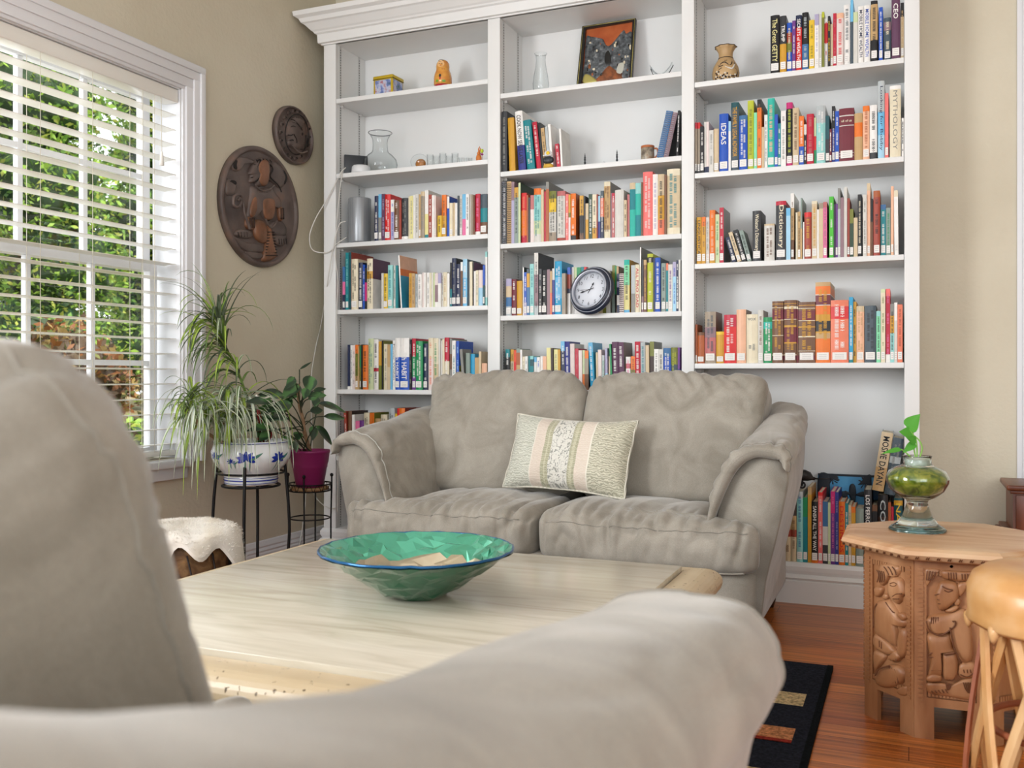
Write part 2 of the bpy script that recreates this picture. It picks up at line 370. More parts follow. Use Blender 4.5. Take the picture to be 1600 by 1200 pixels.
def leaves(mb, c, rad, n, size, mats, wts, shell=0.35, asp=0.45):
    for i in range(n):
        d = Vector((rg.gauss(0, 1), rg.gauss(0, 1), rg.gauss(0, 1))).normalized(); q = shell + (1-shell)*rg.random()**0.5
        lump = 0.82+0.3*noise.noise(d*2.3+Vector(c))
        p = Vector((c[0]+d.x*rad[0]*q*lump, c[1]+d.y*rad[1]*q*lump, c[2]+d.z*rad[2]*q*lump))
        a = Vector((rg.gauss(0, 1), rg.gauss(0, 1), rg.gauss(0, .8))).normalized(); b = a.orthogonal().normalized()
        b = (Matrix.Rotation(rg.random()*6.28, 3, a) @ b); s = size*(0.6+0.8*rg.random())
        mb.add([p-a*s, p-b*s*asp, p+a*s, p+b*s*asp], [(0, 1, 2, 3)], rg.choices(mats, wts)[0])
def tree(name, label, group, x, y, z0, h, blobs, mats, wts, size, n, core, trunk=0.07, cat='tree'):
    r = empty(name, (x, y, z0), label=label, cat=cat, group=group)
    mb = MB()
    for (dx, dy, dz, rx, ry, rz_) in blobs:
        c = (x+dx, y+dy, z0+dz)
        leaves(mb, c, (rx, ry, rz_), n, size, mats, wts)
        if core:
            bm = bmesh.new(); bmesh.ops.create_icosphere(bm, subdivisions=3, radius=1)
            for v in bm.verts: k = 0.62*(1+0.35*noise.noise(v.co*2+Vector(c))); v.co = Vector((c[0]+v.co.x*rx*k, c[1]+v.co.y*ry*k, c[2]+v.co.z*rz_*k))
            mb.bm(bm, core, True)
    mb.build('foliage', r, fix=False)
    if trunk:
        mb = MB()
        mb.tube(catmull([(x, y, z0-.1), (x+.06, y+.05, z0+h*.35), (x-.05, y+.1, z0+h*.7), (x, y, z0+h)], 4), trunk, 8, BARK, taper=lambda t: 1-.6*t); mb.build('trunk', r)
    return r
def gz(x, y): return -0.25 + 0.75*smoothstep(-3.6, -7.5, x) + 0.05*noise.noise(Vector((x*1.5, y*1.5, 0)))
GR = ramp_mat('dry_ground', [(0.3, '5a4a30'), (0.5, '7c6a44'), (0.62, '6a7038'), (0.8, '94804f')], rough=0.95, scale=3.5, bump=0.6, bdist=0.05)
mb = MB(); rows = []
for i in range(30):
    x = XW-0.2 - i*0.45; rows.append([(x, -1+j*0.5, gz(x, -1+j*0.5)) for j in range(40)])
mb.grid(rows, GR); tag(mb.build('garden_ground', fix=False), kind='structure')
tspec = [(-9.0, 5.5, 5.4), (-9.0, 7.9, 5.2), (-9.1, 9.9, 4.9), (-11.6, 12.2, 6.0), (-11.8, 9.7, 6.2)]
tl = ['broad bright green tree at the far left through the window', 'bright green tree in the middle of the window view', 'tree with feathery green crown right of the middle outside', 'tall tree at the back right of the window view', 'lower leafy tree nearest the right window edge']
for (x, y, h), l in zip(tspec, tl):
    z0 = gz(x, y)
    bl_ = [(rg.uniform(-.2, .2), rg.uniform(-.25, .25), h*f, 0.95, 1.0, 0.8) for f in (.16, .33, .5, .68, .86)]
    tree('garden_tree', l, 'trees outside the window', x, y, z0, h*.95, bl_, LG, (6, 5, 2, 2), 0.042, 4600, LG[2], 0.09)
sspec = [(-6.6, 4.6, 1.1, 'rusty brown dry shrub on the slope at left outside', 1), (-6.9, 6.2, 1.1, 'brownish dry shrub in the middle of the slope', 1), (-5.3, 5.5, .6, 'olive green low bush on the slope', 0), (-6.9, 7.9, 1.0, 'mixed green and brown shrub on the slope at right', 2), (-5.1, 3.3, .5, 'straw coloured low bush nearest the window', 2)]
for x, y, h, l, kd in sspec:
    z0 = gz(x, y); w = {1: ((5, 3, 2, 3), LB), 0: ((3, 4, 3, 2), LG), 2: ((2, 3, 5, 2), LB)}[kd]
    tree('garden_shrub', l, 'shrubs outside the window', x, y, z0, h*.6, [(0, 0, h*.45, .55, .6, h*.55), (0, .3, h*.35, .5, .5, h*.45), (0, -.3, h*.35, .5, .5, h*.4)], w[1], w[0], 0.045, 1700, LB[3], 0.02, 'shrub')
def palmetto(x, y, label):
    z0 = gz(x, y); r = empty('palmetto', (x, y, z0), label=label, cat='plant', group='palmettos outside the window'); mb = MB()
    for k in range(9):
        a = k*0.7+rg.random(); d = Vector((math.cos(a), math.sin(a), 0)); st = Vector((x, y, z0)); tip = st + d*(.35+.2*rg.random()) + Vector((0, 0, .45+.3*rg.random()))
        mb.tube([st, (st+tip)/2+Vector((0, 0, .08)), tip], .008, 5, LG[0])
        side = d.cross(Vector((0, 0, 1)))
        for j in range(11):
            t = (j-5)/5; dd = (d*math.cos(t*1.2)+side*math.sin(t*1.2)+Vector((0, 0, .15))).normalized(); L_ = .42*(1-.2*abs(t)); w = dd.cross(Vector((0, 0, 1))).normalized()*.014
            mb.add([tip, tip+dd*L_*.5+w, tip+dd*L_+Vector((0, 0, -.06)), tip+dd*L_*.5-w], [(0, 1, 2, 3)], LG[3] if j % 2 else LG[0])
    mb.build('fronds', r, fix=False)
palmetto(-4.2, 4.6, 'yellow-green fan palm with spiky blades low outside the window'); palmetto(-5.6, 6.8, 'small dark fan palm farther up the slope outside')
# ------------------------------------------------------------------ bookcase
YF = 4.045
bk = empty('bookcase', (-1.35, 4.19, 0), label='tall white built-in style bookcase filled with books behind the loveseat', cat='bookcase')
xl0, xl1 = -2.725, -2.655
xd = [(atY(762, 588, YF).x, atY(781, 588, YF).x), (atY(1065, 588, YF).x, atY(1084.5, 588, YF).x)]
xr0, xr1 = atY(1413, 588, YF).x, atY(1437, 588, YF).x
ZT = 2.60
mb = MB(); mb.box(xl0, xl1, YF, YF+0.02, 0.16, ZT, WHITE, .002); mb.box(xl0, xl0+0.02, YF+0.02, YB-0.003, 0, ZT, WHITE); mb.box(xl1-0.018, xl1, YF+0.02, 4.325, 0, ZT, WHITE); mb.build('side_panel', bk)
mb = MB(); mb.box(xr0, xr1, YF, YF+0.02, 0.16, ZT, WHITE, .002); mb.box(xr1-0.02, xr1, YF+0.02, YB-0.003, 0, ZT, WHITE); mb.box(xr0, xr0+0.018, YF+0.02, 4.325, 0, ZT, WHITE); mb.build('side_panel', bk)
for a, b in xd:
    mb = MB(); mb.box(a, b, YF, YF+0.02, 0.16, ZT, WHITE, .002); mb.box(a+0.004, b-0.001, YF+0.02, 4.325, 0.166, ZT, WHITE); mb.build('divider', bk)
mb = MB(); mb.box(xl0+0.02, xr1-0.02, 4.325, YB-0.003, 0, ZT+0.05, WHITE); mb.build('back_panel', bk)
mb = MB(); mb.box(xl0+0.02, xr1-0.02, YF+0.002, 4.325, 0.145, 0.166, WHITE)
prof = [(0, 0), (0.018, 0), (0.018, 0.090), (0.012, 0.094), (0.020, 0.104), (0.014, 0.112), (0.006, 0.118), (0.012, 0.132), (0.014, 0.150), (0.004, 0.166), (0, 0.166)]
def corner_loft(mb, prof, m=None):
    rows = []
    for (x, y, sx, sy) in ((xl0, YB-.003, -1, 0), (xl0, YF, -1, -1), (xr1, YF, 1, -1), (xr1, YB-.003, 1, 0)):
        rows.append([(x+sx*a, y+sy*a, z) for a, z in prof])
    mb.grid(rows, m or WHITE, False, close_u=True, cap=True)
corner_loft(mb, prof); mb.build('plinth', bk)
mb = MB(); corner_loft(mb, [(-0.01, ZT), (0.008, ZT), (0.008, ZT+.006), (0.022, ZT+.008), (0.024, ZT+.05), (0.034, ZT+.055), (0.038, ZT+.062), (0.046, ZT+.068), (0.062, ZT+.085), (0.072, ZT+.095), (0.082, ZT+.1), (0.09, ZT+.118), (0.108, ZT+.128), (0.112, ZT+.150), (-0.01, ZT+.150)])
mb.box(xl0, xr1, YF+.001, YB-.003, ZT, ZT+.02, WHITE); mb.build('crown_moulding', bk)
C = [(xl1, xd[0][0]), (xd[0][1], xd[1][0]), (xd[1][1], xr0)]
SH = {0: [2.323, 1.947, 1.598, 1.263, 0.864, 0.53], 1: [2.246, 1.882, 1.546, 1.2115, 0.868, 0.53], 2: [2.190, 1.800, 1.412, 0.985]}
for c in SH:
    for z in SH[c]:
        mb = MB(); mb.box(C[c][0]+.0015, C[c][1]-.0015, YF+.003, 4.324, z-.022, z, WHITE, .0015); mb.build('shelf', bk)
SLOT = mat('slot_shadow_hole', '2a2a2c', rough=.9); STD = mat('standard_metal', 'c4c4c2', rough=.4, metal=.3)
for c in range(3):
    for y in (4.088, 4.265):
        mb = MB(); x = C[c][0]+(.0 if c == 0 else .0); mb.box(x-.001, x+.0012, y-.008, y+.008, .17, ZT, STD)
        z = .18
        while z < ZT-.01:
            if all(abs(z-(s-.011)) > .018 for s in SH[c]): mb.box(x+.001, x+.0016, y-.0028, y+.0028, z-.0026, z+.0026, SLOT)
            z += .0127
        mb.build('shelf_standard', bk)
        for s in SH[c]:
            mb = MB(); mb.prism([(y-.004, s-.023), (y+.004, s-.023), (y+.002, s-.034)], 'x', x, x+.018, STD); mb.build('shelf_clip', bk)
# ------------------------------------------------------------------ books
# one line per book: x0 x1 top colours(top to bottom, colour@where it starts) then options:
# L shelf-mark label, tN lean, fN set back, DN depth, c=cover colours, ~lettering colour (illegible), =TITLE:colour, sp spiral spine
BOOKS = {}
BOOKS['c1s3'] = (520, 280, 6.4, 0, 1.598, 'third shelf of the left column', '''
418 455 168 navy ~white L
457 487 150 skyblue,gray@.5 L
488 520 148 plum ~lilac
521 578 152 red ~white L
580 612 205 white,lilac@.3 ~blue
615 664 212 brown ~white L
665 684 212 brick
686 750 190 charcoal,white@.93 ~gray
752 770 172 cream
771 801 168 paleyellow ~gray
802 821 160 white
823 857 150 graywhite ~gray
858 878 152 tan L
879 917 125 beige,taupe@.1 ~gray
918 955 110 white,paleyellow@.5,teal@.93 c=graywhite
957 990 155 brick ~white
991 1011 160 white
1012 1030 163 pinkwhite L
1034 1086 165 white,gray@.3 f.065
1031 1046 360 red D.05
1048 1089 365 yellow ~black D.05
1091 1134 158 orange,gold@.5 ~brown L
1136 1165 172 white,blue@.3 c=blue
1167 1198 238 cream L
1199 1222 236 beige
1223 1244 238 white L
1246 1257 165 slate
1258 1294 167 graywhite ~gray L
1296 1329 150 skyblue,pink@.6
1330 1361 150 white ~black
1362 1379 150 graywhite
1380 1399 153 taupe
1400 1418 160 brown
1422 1474 148 crimson,white@.92 ~pink
1477 1544 150 slate,teal@.35,brown@.7 L
''')
BOOKS['c1s4'] = (520, 380, 6.4, 0, 1.263, 'fourth shelf of the left column', '''
98 121 235 steel,pink@.35,navy@.65 L
122 158 95 teal ~lightteal L c=teal
159 184 90 darkteal,brick@.0,darkteal@.12 c=brick
187 250 160 cream ~darkbrown L
252 300 195 navy ~white L
301 320 215 blue ~white
321 340 250 black,magenta@.35,black@.8
342 400 155 cream,gold@.25,cream@.4 ~black c=plum,white@.4
486 508 300 graywhite
510 550 305 yellow ~black L
552 598 220 lightteal ~teal L
600 627 222 graywhite ~darkteal L
628 650 222 teal
651 658 228 darkteal
680 693 120 white t-26 c=peach,orange@.25,cyan@.38
762 789 300 gold ~brown
790 819 302 tan ~brown
820 848 310 palegray ~gray
850 889 312 white ~gray L
890 911 295 pinkwhite
912 929 295 white
930 967 295 white ~gray
968 984 298 cream
985 1000 295 white
1001 1020 295 palegreen
1021 1051 300 pinkwhite,mauve@.35,white@.85
1052 1081 300 lilac,white@.3
1082 1104 292 graywhite ~gray
1105 1144 292 cream ~tan
1145 1166 300 white
1168 1190 195 black,teal@.6 L
1192 1234 150 navy ~gray L c=charcoal
1236 1277 210 navy ~white L
1278 1299 190 white,brown@.2
1301 1345 160 lightblue,skyblue@.4 ~white L c=slate
1346 1367 190 slate
1368 1394 185 cream
1395 1411 190 black c=plum
1412 1429 280 white
1430 1454 272 cream ~gray
1455 1499 270 pinkwhite,lightblue@.5
1500 1519 220 blue,darkteal@.5 L
1520 1544 85 lightteal,white@.1,lightteal@.85
''')
BOOKS['c1s5'] = (520, 515, 6.4, 0, 0.864, 'fifth shelf of the left column', '''
148 172 152 navy,white@.93
174 197 155 white ~gray L
198 221 155 pinkwhite ~gray
223 252 152 orange,olive@.2,tan@.7 ~black L
253 262 165 tan
263 281 160 green,olive@.5 L
283 299 150 black
300 349 155 orange ~black L
351 408 92 palegreen ~teal
411 456 98 white,crimson@.57,white@.64 ~black
458 487 118 gold,olive@.5
488 505 110 black c=olive
507 545 145 cream ~gray
546 574 150 tan,beige@.5
575 596 145 skyblue
597 625 110 white =Power_Within:black L
627 671 85 white,blue@.37 =8th_HABIT:white L
673 765 85 white,blue@.37 =8th_HABIT:white L
766 786 100 black ~gray
790 829 90 crimson,green@.35,purple@.75 ~white L
831 898 115 green ~white L
900 950 140 navy ~white L
957 1004 85 cream,pinkwhite@.4 ~coral
1006 1056 88 cream,beige@.5 ~green
1058 1074 90 graywhite
1075 1094 110 white
1096 1116 95 cream
1118 1162 80 crimson,cream@.45,paleyellow@.8 ~white
1170 1191 90 gray,brown@.3,gray@.6
1193 1228 110 white ~teal
1235 1262 115 blue ~lightblue c=blue,olive@.5
1300 1326 195 gray t-32 D.10
1330 1371 235 graygreen D.10
1373 1420 245 cyan D.10
1421 1459 280 tan D.10
1460 1484 220 beige D.10
1490 1542 338 peach c=tan D.10
''')
BOOKS['c1s6'] = (530, 610, 10.0, 0, 0.53, 'sixth shelf of the left column', '''
100 138 325 brick t-30 ~white
140 198 325 brown c=darkbrown
201 242 380 white
245 318 480 pink,mauve@.5
320 386 470 purple,indigo@.5
390 470 350 cream,graywhite@.5 ~black
472 518 352 orange,orangered@.3
520 548 352 orange c=olive
552 648 440 tan,beige@.5 ~brown
652 748 380 cream,olive@.25 ~gray
750 774 500 white
776 865 278 palegray ~black
867 903 362 yellow
905 938 280 red,white@.4
940 1028 278 orange ~blue c=brick
1032 1088 390 white
1092 1230 300 navy ~white
''')
BOOKS['c2s2'] = (775, 150, 5.333, 1, 1.882, 'second shelf of the middle column', '''
48 92 130 charcoal ~gray
113 162 180 gold t-15
190 250 122 white,indigo@.58 =COOK_NOW_SERVE_LATER:black t-32
262 326 195 teal ~white t-38
340 378 212 crimson,black@.0,crimson@.12 ~white t-38 c=charcoal
382 398 218 black t-32
402 430 262 tan ~black t-30
432 454 252 palegray t-26
456 476 232 white t-24 c=white
508 538 396 crimson ~white t-18 D.1
541 556 270 white t-16 c=graywhite
1336 1392 128 steel t84 sp
1394 1436 142 mauve t81 c=charcoal sp
1501 1518 122 black ~white t15
''')
BOOKS['c2s3'] = (775, 255, 8.571, 1, 1.546, 'third shelf of the middle column', '''
80 143 245 charcoal ~white sp
146 204 245 tan sp
206 244 250 mauve,lilac@.3
246 298 325 gold,graygreen@.18 ~black
300 328 262 palegreen c=darkgreen
336 410 400 red,orange@.35,crimson@.85 ~coral c=brick
412 430 430 rust
432 458 460 charcoal
462 508 430 rose,pinkwhite@.3
510 602 340 orange,lightteal@.12,palegreen@.6,graywhite@.85 ~teal
604 638 350 beige
641 667 380 crimson
669 708 250 gray,rust@.12 c=gray
712 805 376 olive,yellow@.15,graywhite@.42,taupe@.82 ~black
807 818 380 charcoal
820 926 375 rose,graywhite@.1,brick@.94 ~gray
932 968 415 salmon ~white
970 998 420 gold,olive@.4,pinkwhite@.5
1001 1070 408 orange,charcoal@.9 ~white c=rust
1120 1172 435 gold,black@.45,brown@.85 ~black
1176 1194 440 charcoal c=charcoal
1196 1237 540 beige,gold@.45
1240 1288 415 darkgreen ~white
1290 1345 418 cream,gold@.75 ~black
1347 1360 415 brick
1361 1395 440 lightblue,indigo@.6
1400 1440 370 slate,coral@.15,navy@.55 ~white
1444 1530 250 cream,tan@.08,cream@.85 ~brown c=gray
1534 1550 400 mauve
1552 1590 400 crimson,rose@.15 ~white
1594 1710 360 graywhite
1714 1750 495 beige ~black
1752 1790 420 rose
1792 1866 265 beige,teal@.12,turquoise@.5
1868 1942 268 lightteal,turquoise@.2,teal@.6
1944 1966 255 brown
1970 2098 118 salmon ~pinkwhite
2100 2168 150 white ~lilac
2170 2254 150 beige,gold@.35,coral@.75 ~black
2256 2284 155 brown
2288 2462 80 cream,beige@.1,cream@.9 ~teal
''')
BOOKS['c2s4'] = (780, 380, 9.233, 1, 1.2115, 'fourth shelf of the middle column', '''
100 178 515 lilac,beige@.2,steel@.5,palegray@.75 L
182 250 520 maroon ~white L
256 332 545 gold L
336 356 345 white c=black
358 394 420 blue,lilac@.7 ~white L
396 438 370 slate,gold@.1,steel@.4 L
440 500 300 lightteal ~teal L
506 562 140 graywhite,mauve@.35,palegray@.85 ~charcoal c=charcoal
565 612 372 charcoal ~graywhite L
615 688 390 black ~white L
690 732 380 mauve
734 760 405 tan,coral@.5
762 798 365 graywhite,indigo@.25 L
802 902 262 cyan,skyblue@.3,cyan@.7 ~white L
905 956 435 taupe ~gray
958 1000 350 blue,brick@.15,navy@.45,white@.55 f.03
1002 1030 350 white f.05
1032 1068 350 palegreen,white@.4 f.05
1070 1128 350 green,white@.4 f.05
1130 1178 345 teal,graywhite@.5 f.05
1180 1214 345 red,blue@.3 f.05
1216 1262 360 palegray f.05
1264 1320 380 cream,beige@.5 f.05
1322 1392 380 white f.05
1394 1452 400 beige f.05
1454 1500 410 olive f.05
1502 1560 400 graywhite f.05
1594 1636 320 olive,graygreen@.5 f.045
1638 1666 330 green,black@.6 f.04
1668 1696 335 tan c=gray f.03
1698 1732 440 navy,lilac@.2,navy@.35,white@.55,navy@.8
1734 1798 440 pinkwhite sp
1802 1880 240 turquoise,mint@.1,paleyellow@.48,skyblue@.95 ~black c=gold
1904 1958 318 palegray,gray@.6
1962 2028 310 cream =ALL_PRO_DAD:crimson
2030 2046 60 white,cream@.3 c=gray
2048 2080 235 charcoal,mauve@.7 L
2084 2126 240 tan,brown@.1 ~gold L
2138 2220 155 lime,black@.06,lime@.15 ~cream L
2222 2248 215 navy
2250 2326 210 blue ~white L c=slate
2338 2402 290 graygreen ~black L
2408 2436 290 coral,teal@.15 L
2438 2500 305 graywhite ~purple L
2503 2552 270 lilac,lightblue@.3 ~blue
2555 2586 245 navy ~white L
2588 2614 240 graywhite
''')
BOOKS['c2s5'] = (780, 515, 10.667, 1, 0.868, 'fifth shelf of the middle column', '''
108 176 330 teal,black@.2 ~white
184 242 330 gold,beige@.3 ~black
244 284 345 orangered,red@.3
286 348 318 graygreen,rust@.1,tan@.4
350 382 335 white c=graywhite
386 428 450 cream ~gray
430 474 445 white ~gray
476 514 440 teal
516 568 440 lightteal,darkteal@.1,teal@.3
570 624 460 skyblue,white@.15,steel@.8
628 678 460 white ~blue
680 724 445 white
726 786 445 peach,pinkwhite@.4
800 868 305 paleyellow t-12
870 905 312 darkbrown t-10
920 982 330 paleyellow ~gray t-8
984 1024 330 gold t-8
1040 1102 195 skyblue,navy@.2 ~white t-14
1104 1186 198 indigo ~white t-14
1190 1262 235 pinkwhite c=graywhite t-10
1270 1324 315 crimson ~rose t-8
1328 1384 345 pinkwhite t-6
1388 1424 345 palegreen,orange@.6
1426 1488 350 orange,taupe@.2,brown@.6 c=charcoal
1524 1596 215 skyblue,cyan@.2 ~white t-40
1620 1648 380 beige t-10
1652 1708 335 pinkwhite t-8
1712 1752 430 palegray ~green
1770 1808 310 lilac,lightblue@.6 t-8
1826 1850 445 beige
1862 1892 240 green t-30
1896 1990 205 plum ~white t-18
1994 2090 210 plum ~white c=gray t-18
2112 2188 455 white,rose@.2,white@.35 ~pink
2196 2268 445 orange,olive@.4 ~brown
2272 2360 200 crimson ~white t-12
2362 2440 210 palegray ~teal t-8
2444 2500 260 beige t-6
2508 2580 200 olive,darkbrown@.3,graygreen@.7 c=gray
2582 2654 325 white ~gray
2658 2732 330 graywhite ~black
2738 2860 310 steel,blue@.2 ~white
2864 2974 300 olive,slate@.4 ~lime
2976 3010 300 purple,indigo@.5
''')
BOOKS['c3s1'] = (1195, 0, 6.957, 2, 2.190, 'top shelf of the right column', '''
62 160 170 black =The_Great_GETTY:paleyellow L
165 234 175 charcoal,gold@.5 =TRUMP:white L
240 295 250 blue,brick@.2,olive@.4,blue@.6 ~cream L
298 334 225 purple ~white L
336 402 168 navy,red@.22 =SECRETS_of_WEALTH:white L
406 475 138 black,steel@.55 ~palegray L
482 540 220 yellow ~olive L
542 587 155 lilac,white@.2 ~lilac L
589 618 155 graywhite L
620 646 130 lime,olive@.1
648 684 200 white,red@.1,white@.5 ~red L
686 711 175 black ~yellow
713 741 260 beige L
743 778 145 crimson ~rose L
781 855 145 peach,pinkwhite@.1 ~red L
859 928 55 white ~slate L
931 960 -12 skyblue,slate@.35
963 1012 130 palegreen,graywhite@.2
1016 1075 70 white =MOBILE_HOME_WEALTH:navy
1080 1145 60 white =MOBILE_HOME_WEALTH:blue
1152 1226 10 black,tan@.06,black@.65 ~black L
1240 1282 80 blue ~white L
1296 1372 195 slate,mauve@.1,slate@.3 ~cream L
1378 1470 -5 plum =CEO:white L
1476 1526 30 black,beige@.25 ~tan L
''')
BOOKS['c3s2'] = (1080, 120, 7.059, 2, 1.800, 'second shelf of the right column', '''
29 61 505 crimson,taupe@.12,black@.82 L
62 97 505 red,taupe@.12,black@.82 L
99 140 548 black ~white L
142 167 498 graywhite,navy@.88
168 194 498 pinkwhite,navy@.88
196 245 590 graywhite ~gray
249 305 575 beige L
310 410 410 blue =IDEAS:white L
412 437 490 lightblue,white@.2
441 525 285 darkteal,slate@.1 =THE_FAMILY_LEGAL_ADVISOR:gold L
529 620 428 steel,blue@.1 ~white L
622 690 265 lime ~olive L
692 725 395 mint L
728 774 250 black,orange@.12 ~brown L
776 804 555 beige
806 841 420 white ~gray
843 918 240 turquoise ~peach L
919 954 415 blue L
956 988 515 teal ~white L
990 1044 375 white ~gray
1050 1118 285 magenta,black@.1,magenta@.88 ~lime L
1120 1186 345 beige ~brown L
1190 1242 433 orange,blue@.62 ~white L
1244 1272 526 graywhite,black@.25 ~white
1274 1352 412 crimson ~rose L
1354 1378 450 palegreen,red@.4,green@.7
1381 1480 320 palegray,lightteal@.3,lightteal@.6 ~white L
1482 1524 430 darkteal,charcoal@.5 L c=black
1526 1548 575 maroon ~white L
1550 1586 324 black,indigo@.4 ~white L
1588 1630 378 blue ~white L
1632 1796 350 maroon,graywhite@.13,maroon@.15,graywhite@.32,maroon@.335,graywhite@.84,maroon@.85,graywhite@.89,maroon@.9 =all_of_us:cream L
1800 1889 405 tan,orange@.2,tan@.5
1892 1966 323 orange,peach@.1 ~rust L
1970 2050 314 white,charcoal@.88 ~black
2060 2132 48 palegray,skyblue@.4,lightblue@.7 =Looking_for_Bobby:navy
2136 2176 180 salmon L
2190 2312 100 white,cream@.05 =MYTHOLOGY:gray c=tan
2320 2350 455 white ~black
''')
BOOKS['c3s3'] = (1080, 290, 8.571, 2, 1.412, 'third shelf of the right column', '''
75 139 425 gold =LINGUISTICA:black L
141 192 420 orange,gold@.2 ~brown L
196 242 425 graywhite ~graygreen L
246 320 330 orange,gold@.9 ~peach L
323 377 385 palegreen ~green
379 434 295 crimson ~white c=gray L
550 606 680 navy ~white L t-96 D.12
622 676 610 beige ~black t-130 L D.12
684 744 580 black ~white t-128 L D.12
756 812 590 graygreen ~black t-120 L D.12
822 935 340 charcoal =Webster's_Dictionary:cream c=black L
980 1116 515 beige,graywhite@.05 ~brown
1135 1270 210 crimson,charcoal@.07 =Dictionary:cream L
1272 1328 300 skyblue,lightblue@.15
1332 1376 105 white,tan@.22,brown@.7 ~brown L
1400 1424 360 cream
1426 1464 350 tan ~black L c=graygreen
1466 1486 165 graygreen,tan@.5
1498 1514 490 white
1516 1610 360 red,brick@.1 ~gold L
1616 1684 208 cream,beige@.05 ~gold L
1686 1710 320 white
1712 1766 235 taupe,beige@.1
1768 1818 220 rose,pink@.1 ~mauve L
1848 1906 148 brightgreen ~white L
1908 1930 250 charcoal
1932 1962 245 purple L
1964 1998 35 gray,palegray@.3 L
2000 2044 160 mauve c=taupe
2046 2086 20 graywhite
2088 2122 170 brick L
2124 2172 315 olive,darkgreen@.3 L
2176 2228 430 beige
2230 2282 118 black ~cream L
2298 2350 122 graywhite ~gray L
2354 2398 -30 beige,peach@.1 L
2402 2434 180 black,brown@.4
2440 2528 70 rust,brick@.1 ~black c=rust L
2536 2606 255 steel,teal@.1 ~white L
2610 2670 298 graygreen ~green L
2674 2712 10 peach L
2722 2776 64 cream,white@.1 t-9 c=beige L
''')
BOOKS['c3s4'] = (1080, 440, 8.571, 2, 0.985, 'fourth shelf of the right column', '''
35 80 575 rust,tan@.9 L
85 177 680 brown,rust@.1 L
185 330 405 taupe,mauve@.3,rose@.5,taupe@.85 ~slate L c=brown
336 440 670 yellow,gold@.1 L
425 604 445 crimson,red@.25 ~white L
606 735 375 peach L c=brown
738 893 440 cream =VOX:gray ~gray
895 965 385 graywhite ~brown L
970 1084 480 green,turquoise@.1,green@.25 ~white L
1068 1234 265 brown,gold@.04,brown@.05,cream@.1,brown@.11,maroon@.14,cream@.3,brown@.31,cream@.55,brown@.56,cream@.86,maroon@.88,brown@.95 ~gold L
1245 1410 250 brown,gold@.05,brown@.06,cream@.1,maroon@.14,cream@.3,brown@.31,gold@.4,maroon@.43,gold@.67,brown@.69,cream@.86,maroon@.88,brown@.95 ~gold L
1414 1430 252 brown,cream@.1,maroon@.14,brown@.3,maroon@.43,brown@.69,maroon@.88
1434 1660 275 brown,gold@.05,brown@.06,cream@.1,brown@.11,maroon@.14,cream@.3,brown@.31,gold@.4,brown@.42,cream@.56,brown@.58,cream@.8,brown@.81,maroon@.88,brown@.95 ~gold L
1664 1864 10 tan,orange@.05,graywhite@.15,maroon@.16,graywhite@.28,orange@.29,gold@.4,black@.48,gold@.61,tan@.63,orange@.7 ~gold L
1868 2108 250 coral,red@.1,coral@.3 ~white L
2114 2166 208 cyan,teal@.9 ~white L
2170 2210 270 gold ~black
2214 2316 330 beige,peach@.1 ~tan L
2322 2476 325 slate ~charcoal L
2480 2536 395 lightteal,mint@.1 ~darkgreen L
2540 2598 100 palegreen,cream@.05 ~olive L
2604 2664 98 salmon,crimson@.1,white@.89 ~pink
2666 2718 300 gray,gold@.2,lightteal@.5 ~black L
2720 2760 280 white,graywhite@.3 L
2762 2830 308 coral ~brick L
''')
BOOKS['c3s6'] = (1190, 640, 3.75, 2, 0.166, 'bottom shelf of the right column', '''
49 85 540 purple ~plum L
87 131 510 black ~gray L
133 171 478 darkbrown,tan@.35,brick@.55,beige@.65 ~brown
173 204 478 brown,darkbrown@.1,tan@.35,brick@.55,beige@.65 ~brown
206 242 480 palegray,lightteal@.1 ~steel L
243 269 515 green,teal@.3 L
271 292 455 tan,gold@.1
293 330 540 black,orange@.94 =SANSHI_ALL_THE_WAY:white L
332 357 485 red,salmon@.05 ~white L
358 388 540 steel,graywhite@.4,charcoal@.7 L
389 404 545 palegreen L
405 430 480 magenta,purple@.3 ~pink L
431 451 485 indigo ~lilac L
452 488 540 orange =DESTINOS:red L
489 508 550 teal ~white L
509 525 560 beige ~gray L
526 550 570 orange,gold@.1 L
552 598 580 graygreen L
600 644 470 charcoal,darkbrown@.62 =LOS_PERROS_DE_PARIS:white L
648 678 560 brown,black@.1
682 740 500 black,darkbrown@.3 =COSMOS:palegray
742 758 545 rust
760 774 570 crimson
776 826 520 darkteal,gold@.03,darkteal@.1 =NATURE:yellow L
''')
LBL = mat('shelf_mark_paper', 'e6e4e0', rough=0.6, var=0.03); LBK = mat('shelf_mark_print', 'a0a0a2', rough=0.7)
SPW = mat('spiral_wire', '3a3c44', rough=0.3, metal=0.7); SPH = mat('spiral_wire_light', 'b8bcc8', rough=0.3, metal=0.6)
def bands(spec):
    out = []
    for q in spec.split(','):
        c, _, p = q.partition('@'); out.append((float(p) if p else 0.0, c))
    return sorted(out)
def at_band(b, f):
    c = b[0][1]
    for p, n in b:
        if f >= p-1e-6: c = n
    return c
